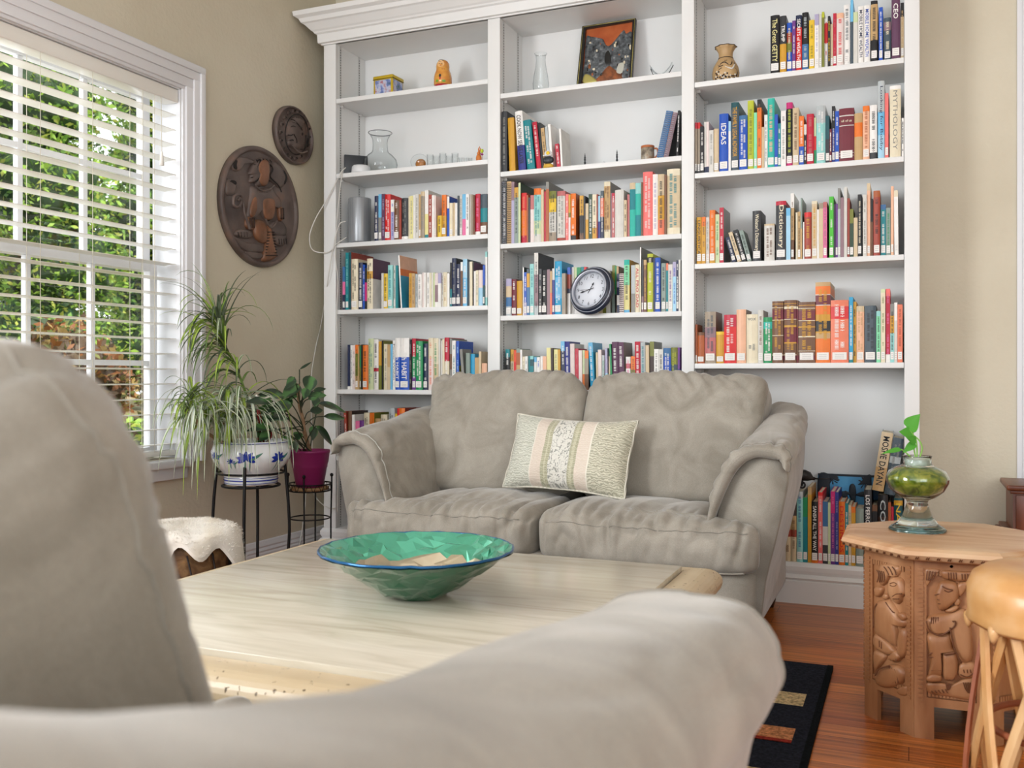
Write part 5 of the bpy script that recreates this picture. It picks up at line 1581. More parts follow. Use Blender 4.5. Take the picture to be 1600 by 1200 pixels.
for st in stems: mb.tube(catmull([VP(*p) for p in st], 5), .0022, 6, PST)
mb.build('stems', vz)
for nm, (b0, tp, wd, nz) in enumerate([((1420, 672), (1435, 648), .034, (-.5, -1, .3)), ((1428, 680), (1407, 674), .030, (0, -1, .6)), ((1430, 692), (1412, 706), .016, (0, -1, .2)), ((1409, 702), (1379, 707), .012, (0, -.8, .8)), ((1432, 690), (1418, 684), .018, (.2, -1, .3))]):
    a_ = VP(*b0); b_ = VP(*tp, -.02); mb = MB(); leafm(mb, a_, b_-a_, Vector(nz), (b_-a_).length*1.05, wd*.8, PG, .1, .25, heart=True); mb.build('leaf', vz, fix=False)
# ------------------------------------------------------------------ hide covered stool
HIDE = ramp_mat('stretched_hide', [(0.3, 'b4783c'), (0.5, 'cc9a60'), (0.75, 'dcc09c')], rough=.38, scale=5, detail=6, bump=.2, coat=.2)
CANE = ramp_mat('split_wood', [(0.3, '9a6238'), (0.5, 'c49058'), (0.75, 'dcb888')], rough=.5, scale=4, stretch=(3, 3, 1), detail=5); CANED = ramp_mat('split_wood_bark', [(0.3, '7a3c24'), (0.7, 'a8603c')], rough=.5, scale=6)
sx_, sy_, sr_ = .292, 2.10, .185
st = empty('stool', (sx_, sy_, 0), label='round stool with stretched tan hide seat and crossed split-wood legs, right foreground', cat='stool')
mb = MB()
def wob(a, k): 
    return 1+(.012*math.sin(a*9+k*.5) if k > 5 else 0)+.006*noise.noise(Vector((math.cos(a)*2, math.sin(a)*2, k*.3)))
mb.lathe([(0, .556), (.06, .5565), (.12, .558), (.155, .552), (.176, .538), (.186, .515), (.186, .49), (.183, .468), (.186, .455), (.181, .447), (.170, .455), (.10, .46), (0, .46)], (sx_, sy_, 0), 64, HIDE, wob=wob); seat_o = mb.build('hide_seat', st)
for k in range(9):
    mb = MB(); a = 2*pi*k/9+.3; c = Vector((sx_+.176*math.cos(a), sy_+.176*math.sin(a), .452)); 
    bm = bmesh.new(); bmesh.ops.create_uvsphere(bm, u_segments=12, v_segments=8, radius=1)
    for v in bm.verts: v.co = c+Vector((v.co.x*.015, v.co.y*.015, v.co.z*.020+.008*math.sin(v.co.x*3)))
    mb.bm(bm, HIDE, True); mb.build('gathered_hide', seat_o)
nl = 10
for k in range(nl):
    for sgn in (1, -1):
        a = 2*pi*k/nl+(.18 if sgn > 0 else -.05); b = a+sgn*.75
        p0 = Vector((sx_+.158*math.cos(a), sy_+.158*math.sin(a), .452)); p1 = Vector((sx_+.205*math.cos(b), sy_+.205*math.sin(b), .002)); rr = .0 if sgn > 0 else .014
        p0 -= Vector((math.cos(a), math.sin(a), 0))*rr; p1 -= Vector((math.cos(b), math.sin(b), 0))*rr
        ax = (p1-p0).normalized(); rad = Vector((math.cos((a+b)/2), math.sin((a+b)/2), 0)); sd = ax.cross(rad).normalized(); wd, tk_ = .0125, .0055
        mb = MB(); rows = []
        for i in range(9):
            f = i/8; c = p0+(p1-p0)*f+rad*(.012*math.sin(pi*f)); wv = wd*(1+.12*noise.noise(Vector((k, f*3, sgn))))
            rows.append([c-sd*wv-rad*tk_*.2, c-sd*wv*.6+rad*tk_, c+sd*wv*.6+rad*tk_, c+sd*wv-rad*tk_*.2, c+sd*wv*.7-rad*tk_, c-sd*wv*.7-rad*tk_])
        rows = [[Vector((q.x, q.y, max(q.z, .001))) for q in r_] for r_ in rows]
        mb.grid(rows, CANED if (k % 3 == 1 and sgn > 0) else CANE, False, close_u=True, cap=True); mb.build('leg', st)
mb = MB(); mb.tube([(sx_+.150*math.cos(2*pi*i/40), sy_+.150*math.sin(2*pi*i/40), .25) for i in range(40)], .007, 8, CANED, closed=True); mb.build('ring_brace', st)
# ------------------------------------------------------------------ wooden chest at the right edge
CH = ramp_mat('dark_cherry_wood', [(0.3, '4c2414'), (0.7, '7a4024')], rough=.35, scale=4, stretch=(6, 1, 1), detail=6)
ch = empty('wooden_chest', (.7, 4.12, 0), label='reddish brown wooden cabinet corner with moulded cap at the right edge', cat='cabinet')
mb = MB(); mb.box(.362, 1.1, 4.02, 4.30, .345, .488, CH); mb.box(.372, .42, 4.012, 4.02, .353, .483, CH, .002); mb.box(.362, 1.1, 4.02, 4.30, 0, .308, CH); mb.build('body', ch)
mb = MB(); mb.box(.352, 1.11, 4.008, 4.30, .488, .501, CH, .003); mb.box(.340, 1.12, 3.996, 4.30, .501, .521, CH, .006); mb.build('moulded_cap', ch)
mb = MB(); mb.box(.322, 1.12, 3.97, 4.30, .308, .331, CH, .005); mb.box(.335, 1.11, 3.985, 4.30, .331, .345, CH, .004); mb.build('ledge', ch)
# ------------------------------------------------------------------ things on the shelves
def shelf_top(c, k): return SH[c][k]+.0006
def onshelf(x, c, k, Y): 
    p = atY(x, 588, Y); return Vector((p.x, Y, shelf_top(c, k)))
def bm_box_rot(mb, c, sx, sy, sz, rz, m, bev=.004):
    b = MB(); b.box(-sx/2, sx/2, -sy/2, sy/2, 0, sz, m, bev); R = Matrix.Rotation(rz, 3, 'Z')
    mb.add([R @ v + Vector(c) for v in b.v], b.f, m, bev > 0)
def thin_glass():
    m = bpy.data.materials.new('thin_clear_glass'); m.use_nodes = True; nt, N, L = nodes_of(m); N.clear()
    out = N.new('ShaderNodeOutputMaterial'); mx = N.new('ShaderNodeMixShader'); tr = N.new('ShaderNodeBsdfTransparent'); gl = N.new('ShaderNodeBsdfGlossy'); gl.inputs['Roughness'].default_value = .04
    pw_ = N.new('ShaderNodeMath'); pw_.operation = 'POWER'; pw_.inputs[1].default_value = 4; ad = N.new('ShaderNodeMath'); ad.operation = 'MULTIPLY_ADD'; ad.inputs[1].default_value = .45; ad.inputs[2].default_value = .03; lw = N.new('ShaderNodeLayerWeight'); lw.inputs[0].default_value = .4
    r = N.new('ShaderNodeValToRGB'); r.color_ramp.elements[0].position = .55; r.color_ramp.elements[0].color = (.965, .975, .975, 1); r.color_ramp.elements[1].position = 1; r.color_ramp.elements[1].color = (.5, .52, .53, 1)
    L.new(lw.outputs['Facing'], r.inputs[0]); L.new(r.outputs[0], tr.inputs[0]); L.new(lw.outputs['Facing'], pw_.inputs[0]); L.new(pw_.outputs[0], ad.inputs[0]); L.new(ad.outputs[0], mx.inputs[0]); L.new(tr.outputs[0], mx.inputs[1]); L.new(gl.outputs[0], mx.inputs[2]); L.new(mx.outputs[0], out.inputs[0]); return m
CG = thin_glass()
# tin box
p = onshelf(607, 0, 0, 4.15)
tb = empty('tin_box', tuple(p), label='small yellow and green picture tin box on the top left shelf', cat='tin')
YT = mat('tin_yellow', 'c4a82c', rough=.3, metal=.3); PT = ramp_mat('tin_picture', [(0.3, '2c5a3c'), (0.45, '6c7cb8'), (0.55, 'b8c0d4'), (0.68, 'a8484c'), (0.8, '3c6c4c')], rough=.3, scale=28, coat=.4); KT = mat('tin_edge', '4a3c1c', rough=.4, metal=.4)
mb = MB(); rz = math.radians(-3)
def RB(mb, x0, x1, y0, y1, z0, z1, m, bev=0):
    b = MB(); b.box(x0, x1, y0, y1, z0, z1, m, bev); R = Matrix.Rotation(rz, 3, 'Z'); mb.add([R @ v + p for v in b.v], b.f, m, bev > 0)
RB(mb, -.056, .056, -.05, .05, 0, .098, YT, .003); mb.build('body', tb)
mb = MB(); RB(mb, -.046, .046, -.0508, -.0500, .008, .082, PT); RB(mb, .0560, .0568, -.042, .042, .008, .082, PT); mb.build('picture_panel', tb)
mb = MB(); RB(mb, -.058, .058, -.052, .052, .088, .104, YT, .003); RB(mb, -.0585, .0585, -.0525, .0525, .0865, .0885, KT); mb.build('lid', tb)
# nesting doll
p = onshelf(692, 0, 0, 4.13)
nd = empty('nesting_doll', tuple(p), label='orange and red painted wooden nesting doll on the top left shelf', cat='doll')
NO = ramp_mat('doll_orange_paint', [(0.3, 'c8742c'), (0.6, 'dca044'), (0.75, 'a84428')], rough=.25, scale=34, coat=.6); NR = mat('doll_red_paint', 'b02434', rough=.25, coat=.6); NF = mat('doll_face', 'e2b070', rough=.3); NK = mat('doll_black_paint', '181414', rough=.3); NG = mat('doll_green_paint', '6c9c34', rough=.3)
mb = MB(); mb.lathe([(.038, 0), (.042, .01), (.043, .022)], tuple(p), 32, NR)
mb.lathe([(.043, .022), (.0445, .04), (.044, .06), (.040, .08), (.034, .094), (.0325, .102), (.033, .114), (.031, .128), (.024, .140), (.012, .147), (0, .148)], tuple(p), 32, NO); mb.build('body', nd)
fd = (EYEV-p); fd.z = 0; fd.normalize(); fd = Matrix.Rotation(math.radians(-18), 3, 'Z') @ fd; fs_ = Vector((0, 0, 1)).cross(fd)
def on_doll(u, z, r, out=.0): a = u/r; return p+fd*(math.cos(a)*(r+out))+fs_*(math.sin(a)*(r+out))+Vector((0, 0, z))
mb = MB()
def dd(u, z, ru, rz_, r, m, out): mb.add([on_doll(u+ru*math.cos(k*pi/8), z+rz_*math.sin(k*pi/8), r, out) for k in range(16)], [tuple(range(16))], m)
dd(0, .120, .017, .017, .0325, NF, .0030); dd(0, .134, .012, .006, .030, NK, .0044); dd(-.006, .121, .0028, .0018, .0325, NK, .0038); dd(.006, .121, .0028, .0018, .0325, NK, .0038); dd(0, .111, .003, .0014, .0325, NR, .0038)
dd(0, .060, .006, .008, .0445, NK, .001); dd(0, .048, .005, .005, .0445, NR, .0012); dd(-.016, .036, .008, .006, .0445, NG, .001); dd(.018, .034, .009, .006, .0445, NG, .001); mb.build('painted_face', nd)
# black box and white puck
p = onshelf(556, 0, 1, 4.165); DG = mat('dark_grey_plastic', '2c3034', rough=.4)
o = empty('modem', tuple(p), label='dark grey upright plastic box at the left end of the second shelf', cat='modem')
mb = MB(); bm_box_rot(mb, p, .028, .12, .112, math.radians(-48), DG, .004); mb.build('housing', o)
mb = MB(); b_ = MB(); b_.box(.0155, .0163, -.01, .01, .05, .06, mat('tiny_emblem', '5a6066', rough=.3)); R = Matrix.Rotation(math.radians(-48), 3, 'Z'); mb.add([R @ v+p for v in b_.v], b_.f, b_.mats[0]); mb.build('emblem', o)
p = onshelf(564, 0, 1, 4.095)
WP = mat('white_plastic', 'd8dadc', rough=.35); mb = MB(); mb.lathe([(.046, 0), (.048, .004), (.045, .032), (.040, .038), (0, .039)], tuple(p), 40, WP); o = mb.build('router', loc=tuple(p)); tag(o, 'round white plastic puck in front of the dark box, second shelf', 'router')
# silver cylinder
p = onshelf(562, 0, 2, 4.13); AL = ramp_mat('brushed_silver', [(0.4, '8e9296'), (0.6, '9da1a5')], rough=.34, scale=3, metal=.35, stretch=(30, 30, 1))
o = empty('silver_speaker', tuple(p), label='silver grey cylinder beside the books on the third left shelf', cat='speaker')
mb = MB(); mb.lathe([(.056, .006), (.058, .012), (.058, .226), (.056, .231), (.05, .232), (.049, .226), (0, .225)], tuple(p), 48, AL); mb.build('body', o)
mb = MB(); mb.lathe([(.050, 0), (.052, .006), (0, .006)], tuple(p), 40, DG); mb.build('base', o)
# carafe
p = onshelf(594, 0, 1, 4.17); o = empty('glass_carafe', tuple(p), label='large clear glass carafe with flared neck, second shelf of the left column', cat='carafe')
mb = MB(); mb.lathe([(0, .002), (.06, .002), (.072, .006), (.084, .03), (.088, .055), (.082, .08), (.062, .102), (.044, .115), (.039, .128), (.037, .16), (.040, .185), (.052, .205), (.061, .215), (.059, .2165), (.050, .2065), (.038, .186), (.035, .16), (.037, .128), (.042, .1165), (.06, .1035), (.080, .081), (.086, .055), (.082, .031), (.070, .008), (.05, .005), (0, .005)], tuple(p), 48, CG)
mb.build('glass_body', o); mb = MB(); mb.tube([p+Vector((.060*math.cos(2*pi*i/48), .060*math.sin(2*pi*i/48), .216)) for i in range(48)], .0016, 6, mat('dark_glass_rim', '5a5e60', rough=.1, trans=.3), closed=True); mb.build('rim', o)
# shell-like glass with amber, tumblers
p = onshelf(655, 0, 1, 4.12); AMB = mat('amber_glass', 'c8843c', rough=.1, trans=.5)
o = empty('glass_shell', tuple(p), label='rounded clear glass ornament with amber centre, left of the tumblers', cat='ornament')
def ell(mb, c, rx, ry, rz, m, sub=3):
    bm = bmesh.new(); bmesh.ops.create_icosphere(bm, subdivisions=sub, radius=1)
    for v in bm.verts: v.co = Vector((c[0]+v.co.x*rx, c[1]+v.co.y*ry, c[2]+v.co.z*rz))
    mb.bm(bm, m, True)
mb = MB(); ell(mb, p+Vector((0, 0, .038)), .046, .03, .038, CG); mb.build('glass_dome', o); mb = MB(); ell(mb, p+Vector((.008, 0, .026)), .028, .018, .025, AMB); mb.build('amber_core', o)
for k, (x, hgt, yy) in enumerate(((672, .062, 4.10), (682, .064, 4.14), (692, .062, 4.10), (702, .058, 4.14), (711, .056, 4.10))):
    p = onshelf(x, 0, 1, yy); mb = MB(); mb.lathe([(0, .0005), (.014, .0005), (.0165, hgt), (.0155, hgt), (.013, .006), (0, .006)], tuple(p), 24, CG); o = mb.build('glass_tumbler', loc=tuple(p))
    tag(o, ['small clear tumbler next to the amber glass ornament', 'small clear tumbler, second from the amber ornament', 'small clear tumbler in the middle of the row of five', 'small clear tumbler, second from the right of the five', 'rightmost of the five small clear tumblers'][k], 'tumbler', 'small tumblers on the second left shelf')
p = onshelf(726, 0, 1, 4.12); mb = MB(); 
for i in range(3): q = p+Vector((i*.024-.02, 0, 0)); mb.lathe([(0, .0005), (.008, .0005), (.010, .035), (.009, .035), (.007, .004), (0, .004)], tuple(q), 16, CG)
for i in range(3):
    q = p+Vector((i*.026-.022, .0, 0)); m2 = MB(); m2.lathe([(0, .0005), (.008, .0005), (.010, .038-i*.003), (.009, .038-i*.003), (.007, .004), (0, .004)], tuple(q), 16, CG); o = m2.build('shot_glass', loc=tuple(q)); tag(o, ['tiny clear glass just right of the tumblers', 'tiny clear glass in the middle of three', 'tiny clear glass nearest the orange rabbit'][i], 'shot glass', 'tiny glasses on the second left shelf')
# rabbit with egg
p = onshelf(748, 0, 1, 4.11); RBM = mat('rabbit_orange', 'c87430', rough=.5); o = empty('rabbit_figurine', tuple(p), label='tiny orange rabbit figurine at the right end of the second left shelf', cat='figurine')
mb = MB(); ell(mb, p+Vector((0, 0, .022)), .014, .012, .022, RBM); ell(mb, p+Vector((.001, -.002, .046)), .009, .009, .009, RBM)
mb.tube([p+Vector((.001, 0, .05)), p+Vector((-.002, .002, .068)), p+Vector((.005, .002, .080))], .004, 8, RBM, taper=lambda t: 1-.5*t); mb.tube([p+Vector((.004, 0, .05)), p+Vector((.008, .002, .072))], .0035, 8, RBM, taper=lambda t: 1-.5*t); mb.build('rabbit', o)
mb = MB(); ell(mb, p+Vector((.019, -.004, .056)), .008, .007, .010, mat('lime_egg', 'b8c428', rough=.4)); ell(mb, p+Vector((.019, -.004, .040)), .008, .006, .005, mat('purple_bow', '8c2c6c', rough=.5)); mb.tube([p+Vector((.019, -.004, .0)), p+Vector((.019, -.004, .05))], .0012, 6, RBM); mb.build('egg_flower', o)
# hurricane glass on beads
p = onshelf(845, 1, 0, 4.15); o = empty('hurricane_glass', tuple(p), label='clear glass hurricane chimney standing in a dark bead ring, top middle shelf', cat='candle holder')
mb = MB(); mb.lathe([(.030, .012), (.036, .03), (.038, .055), (.034, .09), (.026, .13), (.022, .165), (.0235, .185), (.030, .197), (.0285, .198), (.022, .186), (.0205, .165), (.0245, .13), (.0325, .09), (.0362, .055), (.0345, .03), (.029, .013)], tuple(p), 40, CG, closed=True); mb.build('glass_chimney', o)
mb = MB(); BD = mat('dark_beads', '4c4a48', rough=.3, metal=.3); rq = random.Random(2)
for i in range(46):
    a = rq.random()*6.28; r = .030+.020*rq.random(); ell(mb, p+Vector((r*math.cos(a), r*math.sin(a), .006+.012*rq.random()*(1-(r-.03)/.03))), .0055, .0055, .0055, BD if i % 3 else WP, 1)
mb.build('bead_wreath', o)
# relief picture of a street
YP = 4.23; p = onshelf(945, 1, 0, YP)
o = empty('relief_picture', tuple(p), label='black framed copper relief picture of an old street leaning on the top middle shelf', cat='picture')
def TP(a, b, back=0): return atY(775+a/5.333, 20+b/5.333, 0) if False else atP(775+a/5.333, 20+b/5.333, Vector((0, YP-.04+back, shelf_top(1, 0))), Vector((0, -1, .22)).normalized())
PN = Vector((0, -1, .22)).normalized()
fr = [TP(672, 612), TP(1135, 552), TP(1168, 50), TP(722, 118)]; inn = [TP(712, 596), TP(1112, 545), TP(1140, 72), TP(750, 138)]
zf = shelf_top(1, 0)
BF = mat('picture_frame_black', '1c1c1a', rough=.35); GO = mat('picture_frame_gilt', 'b4a860', rough=.35, metal=.4); COP = ramp_mat('copper_relief', [(0.3, '4c3024'), (0.5, '8c5434'), (0.75, 'b4683c')], rough=.4, scale=30, metal=.3); SKY_ = ramp_mat('copper_sky', [(0.3, 'a8502c'), (0.7, 'c87040')], rough=.4, scale=10, metal=.3); SIL = ramp_mat('pewter_relief', [(0.3, '2c2e30'), (0.6, '6c7276'), (0.8, 'b0b4b4')], rough=.35, scale=55, metal=.4)
mb = MB()
def bar(a, b, c, d, h, m):
    lo = [q-PN*.014 for q in (a, b, c, d)]; hi = [q+PN*h for q in (a, b, c, d)]
    mb.add(lo+hi, [(0, 3, 2, 1), (4, 5, 6, 7), (0, 1, 5, 4), (1, 2, 6, 5), (2, 3, 7, 6), (3, 0, 4, 7)], m)
for i in range(4): j = (i+1) % 4; bar(fr[i], fr[j], inn[j], inn[i], .006, BF)
mb.v = [Vector((v.x, v.y, max(v.z, zf+.0003))) for v in mb.v]; mb.build('frame', o)
mb = MB()
for i in range(4): j = (i+1) % 4; mb.tube([fr[i].lerp(inn[i], .3)+PN*.0065, fr[j].lerp(inn[j], .3)+PN*.0065], .0014, 6, GO)
mb.v = [Vector((v.x, v.y, max(v.z, zf+.0003))) for v in mb.v]; mb.build('gilt_line', o)
mb = MB(); mb.add([q-PN*.006 for q in inn], [(0, 1, 2, 3)], SKY_)
tt = lambda a, b: TP(a, b)-PN*.006
def PB_(pts, h, m): blob(mb, pts, tt, PN, h, m, 3)
PB_([(750, 200), (790, 195), (830, 200), (890, 215), (900, 250), (940, 270), (1000, 210), (1060, 140), (1080, 170), (1125, 155), (1120, 300), (1100, 540), (1000, 545), (930, 440), (850, 540), (720, 590), (735, 400)], .003, SIL)
PB_([(900, 350), (930, 300), (955, 340), (960, 420), (905, 425)], .004, BF); PB_([(930, 440), (975, 450), (1060, 545), (830, 570), (860, 520)], .004, COP); PB_([(735, 510), (790, 520), (840, 570), (725, 585)], .006, GO)
rq = random.Random(9)
for i in range(60):
    a = rq.uniform(745, 1110); b = rq.uniform(230, 520)
    if 890 < a < 1000 and b > 300: continue
    w_ = rq.uniform(8, 20); h_ = rq.uniform(12, 34); PB_([(a, b), (a+w_, b-2), (a+w_, b+h_), (a, b+h_)], rq.uniform(.003, .007), rq.choice([SIL, COP, SIL, BF, PAGES]))
PB_([(1020, 420), (1070, 415), (1050, 500), (1000, 495)], .006, mat('pale_roof', 'b8b8ac', rough=.4)); 
mb.v = [Vector((v.x, v.y, max(v.z, zf+.0003))) for v in mb.v]; mb.build('relief_scene', o)
# glass bird dish
p = onshelf(1034, 1, 0, 4.14); o = empty('glass_dish', tuple(p), label='curved clear and amber glass dish at the right of the top middle shelf', cat='ornament')
mb = MB(); rows = []
for i in range(21):
    u = -1+i/10; rows.append([p+Vector((u*.052, .026*v*(1-.3*abs(u)), .010+.050*abs(u)**1.6+(.012*v*v))) for v in (-1, -.5, 0, .5, 1)] + [p+Vector((u*.050, .022*v*(1-.3*abs(u)), .004+.050*abs(u)**1.6+(.012*v*v))) for v in (1, .5, 0, -.5, -1)])
mb.grid(rows, CG, True, close_u=True, cap=True); mb.build('glass_body', o)
mb = MB(); ell(mb, p+Vector((-.01, -.004, .016)), .018, .012, .012, AMB); mb.tube([p+Vector((-.05, 0, .055)), p+Vector((-.04, 0, .03)), p+Vector((0, 0, .012)), p+Vector((.035, 0, .03)), p+Vector((.052, 0, .06))], .002, 6, mat('smoky_glass', '3c3830', rough=.1, trans=.3)); ell(mb, p+Vector((-.012, -.004, .0065)), .012, .01, .006, AMB); mb.build('amber_streak', o)
# footed toucan-like figurine in front of the cook books
p = onshelf(857, 1, 1, 4.062)
o = empty('helmet_figurine', tuple(p), label='small dark figurine with white and yellow cap in front of the cookbooks', cat='figurine')
mb = MB(); ell(mb, p+Vector((0, 0, .036)), .026, .014, .020, DG); ell(mb, p+Vector((-.016, -.004, .036)), .010, .010, .014, DG); ell(mb, p+Vector((.016, -.004, .036)), .010, .010, .014, DG); mb.build('body', o)
mb = MB(); ell(mb, p+Vector((-.001, 0, .066)), .0185, .014, .016, WP); mb.box(p.x-.022, p.x+.018, p.y-.016, p.y+.012, p.z+.054, p.z+.058, WP, .001); mb.build('cap', o)
mb = MB(); ell(mb, p+Vector((.002, -.0125, .066)), .009, .004, .009, mat('yellow_emblem', 'e0c020', rough=.4)); mb.build('cap_emblem', o)
mb = MB(); mb.lathe([(.024, 0), (.024, .012), (.018, .018), (0, .018)], tuple(p), 24, mat('yellow_base', 'd0a840', rough=.5), sy=.7); mb.build('base', o)
# tiny tower ornaments
for x, l in ((914, 'tiny dark metal tower ornament, nearest the cookbooks'), (964, 'tiny dark metal tower ornament, nearest the mug')):
    p = onshelf(x, 1, 1, 4.13); mb = MB(); mb.box(p.x-.016, p.x+.012, p.y-.006, p.y+.006, p.z, p.z+.014, DG, .001)
    z = .014
    for r in (.006, .0045, .005, .0035): mb.lathe([(r, z), (r*.6, z+.008), (r*1.1, z+.010), (r*.4, z+.013)], tuple(p), 10, DG); z += .012
    mb.tube([p+Vector((0, 0, z-.004)), p+Vector((0, 0, z+.008))], .0012, 6, DG); o = mb.build('tower_ornament', loc=tuple(p)); tag(o, l, 'ornament', 'tower ornaments on the middle column shelf')
p = onshelf(943, 1, 1, 4.13); mb = MB(); mb.box(p.x-.02, p.x+.02, p.y-.008, p.y+.008, p.z, p.z+.006, WP, .001); mb.lathe([(.005, .006), (.004, .018), (.006, .02), (0, .026)], tuple(p), 12, WP); mb.box(p.x-.014, p.x-.008, p.y-.004, p.y+.004, p.z+.006, p.z+.014, WP); o = mb.build('white_ornament', loc=tuple(p)); tag(o, 'tiny white model building between the two dark tower ornaments', 'ornament')
# mug
p = onshelf(1012, 1, 1, 4.12); o = empty('beer_mug', tuple(p), label='brown and grey ceramic mug beside the spiral notebooks, second middle shelf', cat='mug')
MG = ramp_mat('mug_glaze', [(0.35, '5c5048'), (0.5, 'a89c88'), (0.7, '8c5c38')], rough=.3, scale=30); MR = mat('mug_rim', 'b4683c', rough=.3)
mb = MB(); mb.lathe([(.029, 0), (.030, .004), (.029, .06), (.030, .0605)], tuple(p), 32, MG); mb.lathe([(.030, .0605), (.030, .071), (.026, .071), (.026, .01), (0, .01)], tuple(p), 32, MR); mb.build('cup', o)
mb = MB(); mb.tube(catmull([p+Vector((.027, 0, .058)), p+Vector((.043, 0, .055)), p+Vector((.045, 0, .03)), p+Vector((.028, 0, .014))], 6), .004, 8, MR); mb.build('handle', o)
# painted vase
p = onshelf(1134, 2, 0, 4.14); o = empty('painted_vase', tuple(p), label='tan clay vase with ruffled rim and dark floral painting, top right shelf', cat='vase')
CL = ramp_mat('clay_vase', [(0.3, 'a8885c'), (0.7, 'c4a476')], rough=.5, scale=6); DKP = mat('dark_glaze_paint', '2a1a1c', rough=.4); WPt = mat('white_glaze_paint', 'd8d4cc', rough=.4)
vprof = [(.034, 0), (.046, .008), (.056, .03), (.058, .050), (.053, .075), (.040, .098), (.031, .112), (.0295, .125), (.031, .140), (.038, .155), (.045, .163)]
mb = MB(); mb.lathe(vprof + [(.042, .163), (.030, .145), (.026, .125), (.028, .11), (.03, .02), (0, .01)], tuple(p), 64, CL, wob=lambda a, k: 1+(.05*math.sin(a*9) if k in (9, 10, 11) else 0)); mb.build('body', o)
mb = MB(); mb.tube([p+Vector((.0312*math.cos(2*pi*i/32), .0312*math.sin(2*pi*i/32), .113)) for i in range(32)], .0016, 6, DKP, closed=True)
mb.tube([p+Vector((.0455*(1+.05*math.sin(a*9))*math.cos(a), .0455*(1+.05*math.sin(a*9))*math.sin(a), .163)) for a in [2*pi*i/72 for i in range(72)]], .0013, 6, DKP, closed=True); mb.build('painted_bands', o)
def vr(z):
    for (r0, z0), (r1, z1) in zip(vprof, vprof[1:]):
        if z0 <= z <= z1: return r0+(r1-r0)*(z-z0)/(z1-z0)
    return .04
va = math.atan2(-p.y, -p.x)
def vpt(u, z, out): a = va-u; r = vr(z)+out; return p+Vector((r*math.cos(a), r*math.sin(a), z))
mb = MB()
def vs_stroke(pts, r, m): mb.tube(catmull([vpt(a, z, .0006) for a, z in pts], 5), r, 5, m, flat=1, taper=lambda t: .35+.65*math.sin(pi*min(1, t+.15)))
vs_stroke([(-.75, .075), (-.5, .055), (-.2, .058), (.05, .065)], .004, WPt)
for pts, r in (([(-.85, .085), (-.6, .062), (-.35, .050)], .0024), ([(-.6, .088), (-.45, .075), (-.2, .068)], .0024), ([(-.2, .072), (.1, .085), (.4, .08), (.6, .06)], .0028), ([(.2, .07), (.5, .068), (.7, .078)], .0022), ([(-.9, .02), (-1.0, .04), (-.8, .06)], .002), ([(.3, .06), (.6, .05)], .002)): vs_stroke(pts, r, DKP)
for (u, z) in ((-.8, .025), (-.4, .020), (0.0, .030), (.35, .022), (.65, .040), (.8, .02), (.1, .016), (-.1, .094), (0, .09), (.08, .094)):
    for k in range(5 if z < .08 else 1):
        a = 2*pi*k/5; rr = .007 if z < .08 else 0; c = vpt(u+rr*math.cos(a)/.05, max(.002, z+rr*math.sin(a)), .0002); ell(mb, c, .0042 if z < .08 else .002, .0042 if z < .08 else .002, .0042 if z < .08 else .002, DKP if k % 2 == 0 else WPt, 1)
mb.build('painted_flowers', o)
# ------------------------------------------------------------------ wall clock leaning on the books
cz = shelf_top(1, 3); co = atY(922, 452, 4.02)
Yc = 4.015; A0 = atY(921.5, 452, Yc); rC = .094
tilt_x = math.radians(-14); yawc = math.radians(-14)
ck = empty('wall_clock', tuple(A0), label='round clock with navy rim and white face leaning on the middle shelf books', cat='clock')
NV = mat('clock_navy_rim', '20283a', rough=.28, coat=.5); SV = mat('clock_silver_ring', 'b4b8c4', rough=.3, metal=.5); CF = mat('clock_face_paper', 'd6dae2', rough=.45); CI = mat('clock_ink', '20222c', rough=.5)
rot = Matrix.Rotation(yawc, 3, 'Z') @ Matrix.Rotation(tilt_x, 3, 'X')
def CB(mb):
    mb.v = [A0 + rot @ Vector((v.x, v.z, v.y)) for v in mb.v]   # built around z, face towards -y
    return mb
def clathe(prof, m, n=64):
    mb = MB(); mb.lathe([(r, d) for r, d in prof], (0, 0, 0), n, m, closed=True); return CB(mb)
clathe([(.088, .030), (.108, .030), (.112, .020), (.108, .008), (.102, .006), (.098, -.004), (.090, -.008), (.088, -.006)], NV).build('rim', ck)
clathe([(.0905, -.0095), (.086, -.012), (.081, -.008), (.079, .004), (.084, .004), (.088, -.006)], SV).build('silver_ring', ck)
clathe([(.1015, .0045), (.1045, .004), (.1045, .007), (.102, .0075)], SV).build('accent_ring', ck)
mb = MB(); mb.lathe([(0, .006), (.085, .006), (.085, .026), (0, .026)], (0, 0, 0), 64, CF); CB(mb).build('clock_face', ck)
mb = MB()
def flat_add(vs, fs, m, d): mb.add([A0 + rot @ Vector((x, d, z)) for x, z in vs], fs, m)
for h_ in range(1, 13):
    a = math.radians(90-30*h_); vs, fs, dm = text_geo(str(h_), 0.0); sc = .021
    flat_add([(.064*math.cos(a)+v.x*sc, .064*math.sin(a)+v.y*sc*1.1) for v in vs], fs, CI, .0052)
for k in range(60):
    a = 2*pi*k/60; r0, r1 = .0745, .0765; w_ = .0006; c, s_ = math.cos(a), math.sin(a)
    flat_add([(r0*c-w_*s_, r0*s_+w_*c), (r0*c+w_*s_, r0*s_-w_*c), (r1*c+w_*s_, r1*s_-w_*c), (r1*c-w_*s_, r1*s_+w_*c)], [(0, 1, 2, 3)], CI, .0054)
mb.build('numerals', ck)
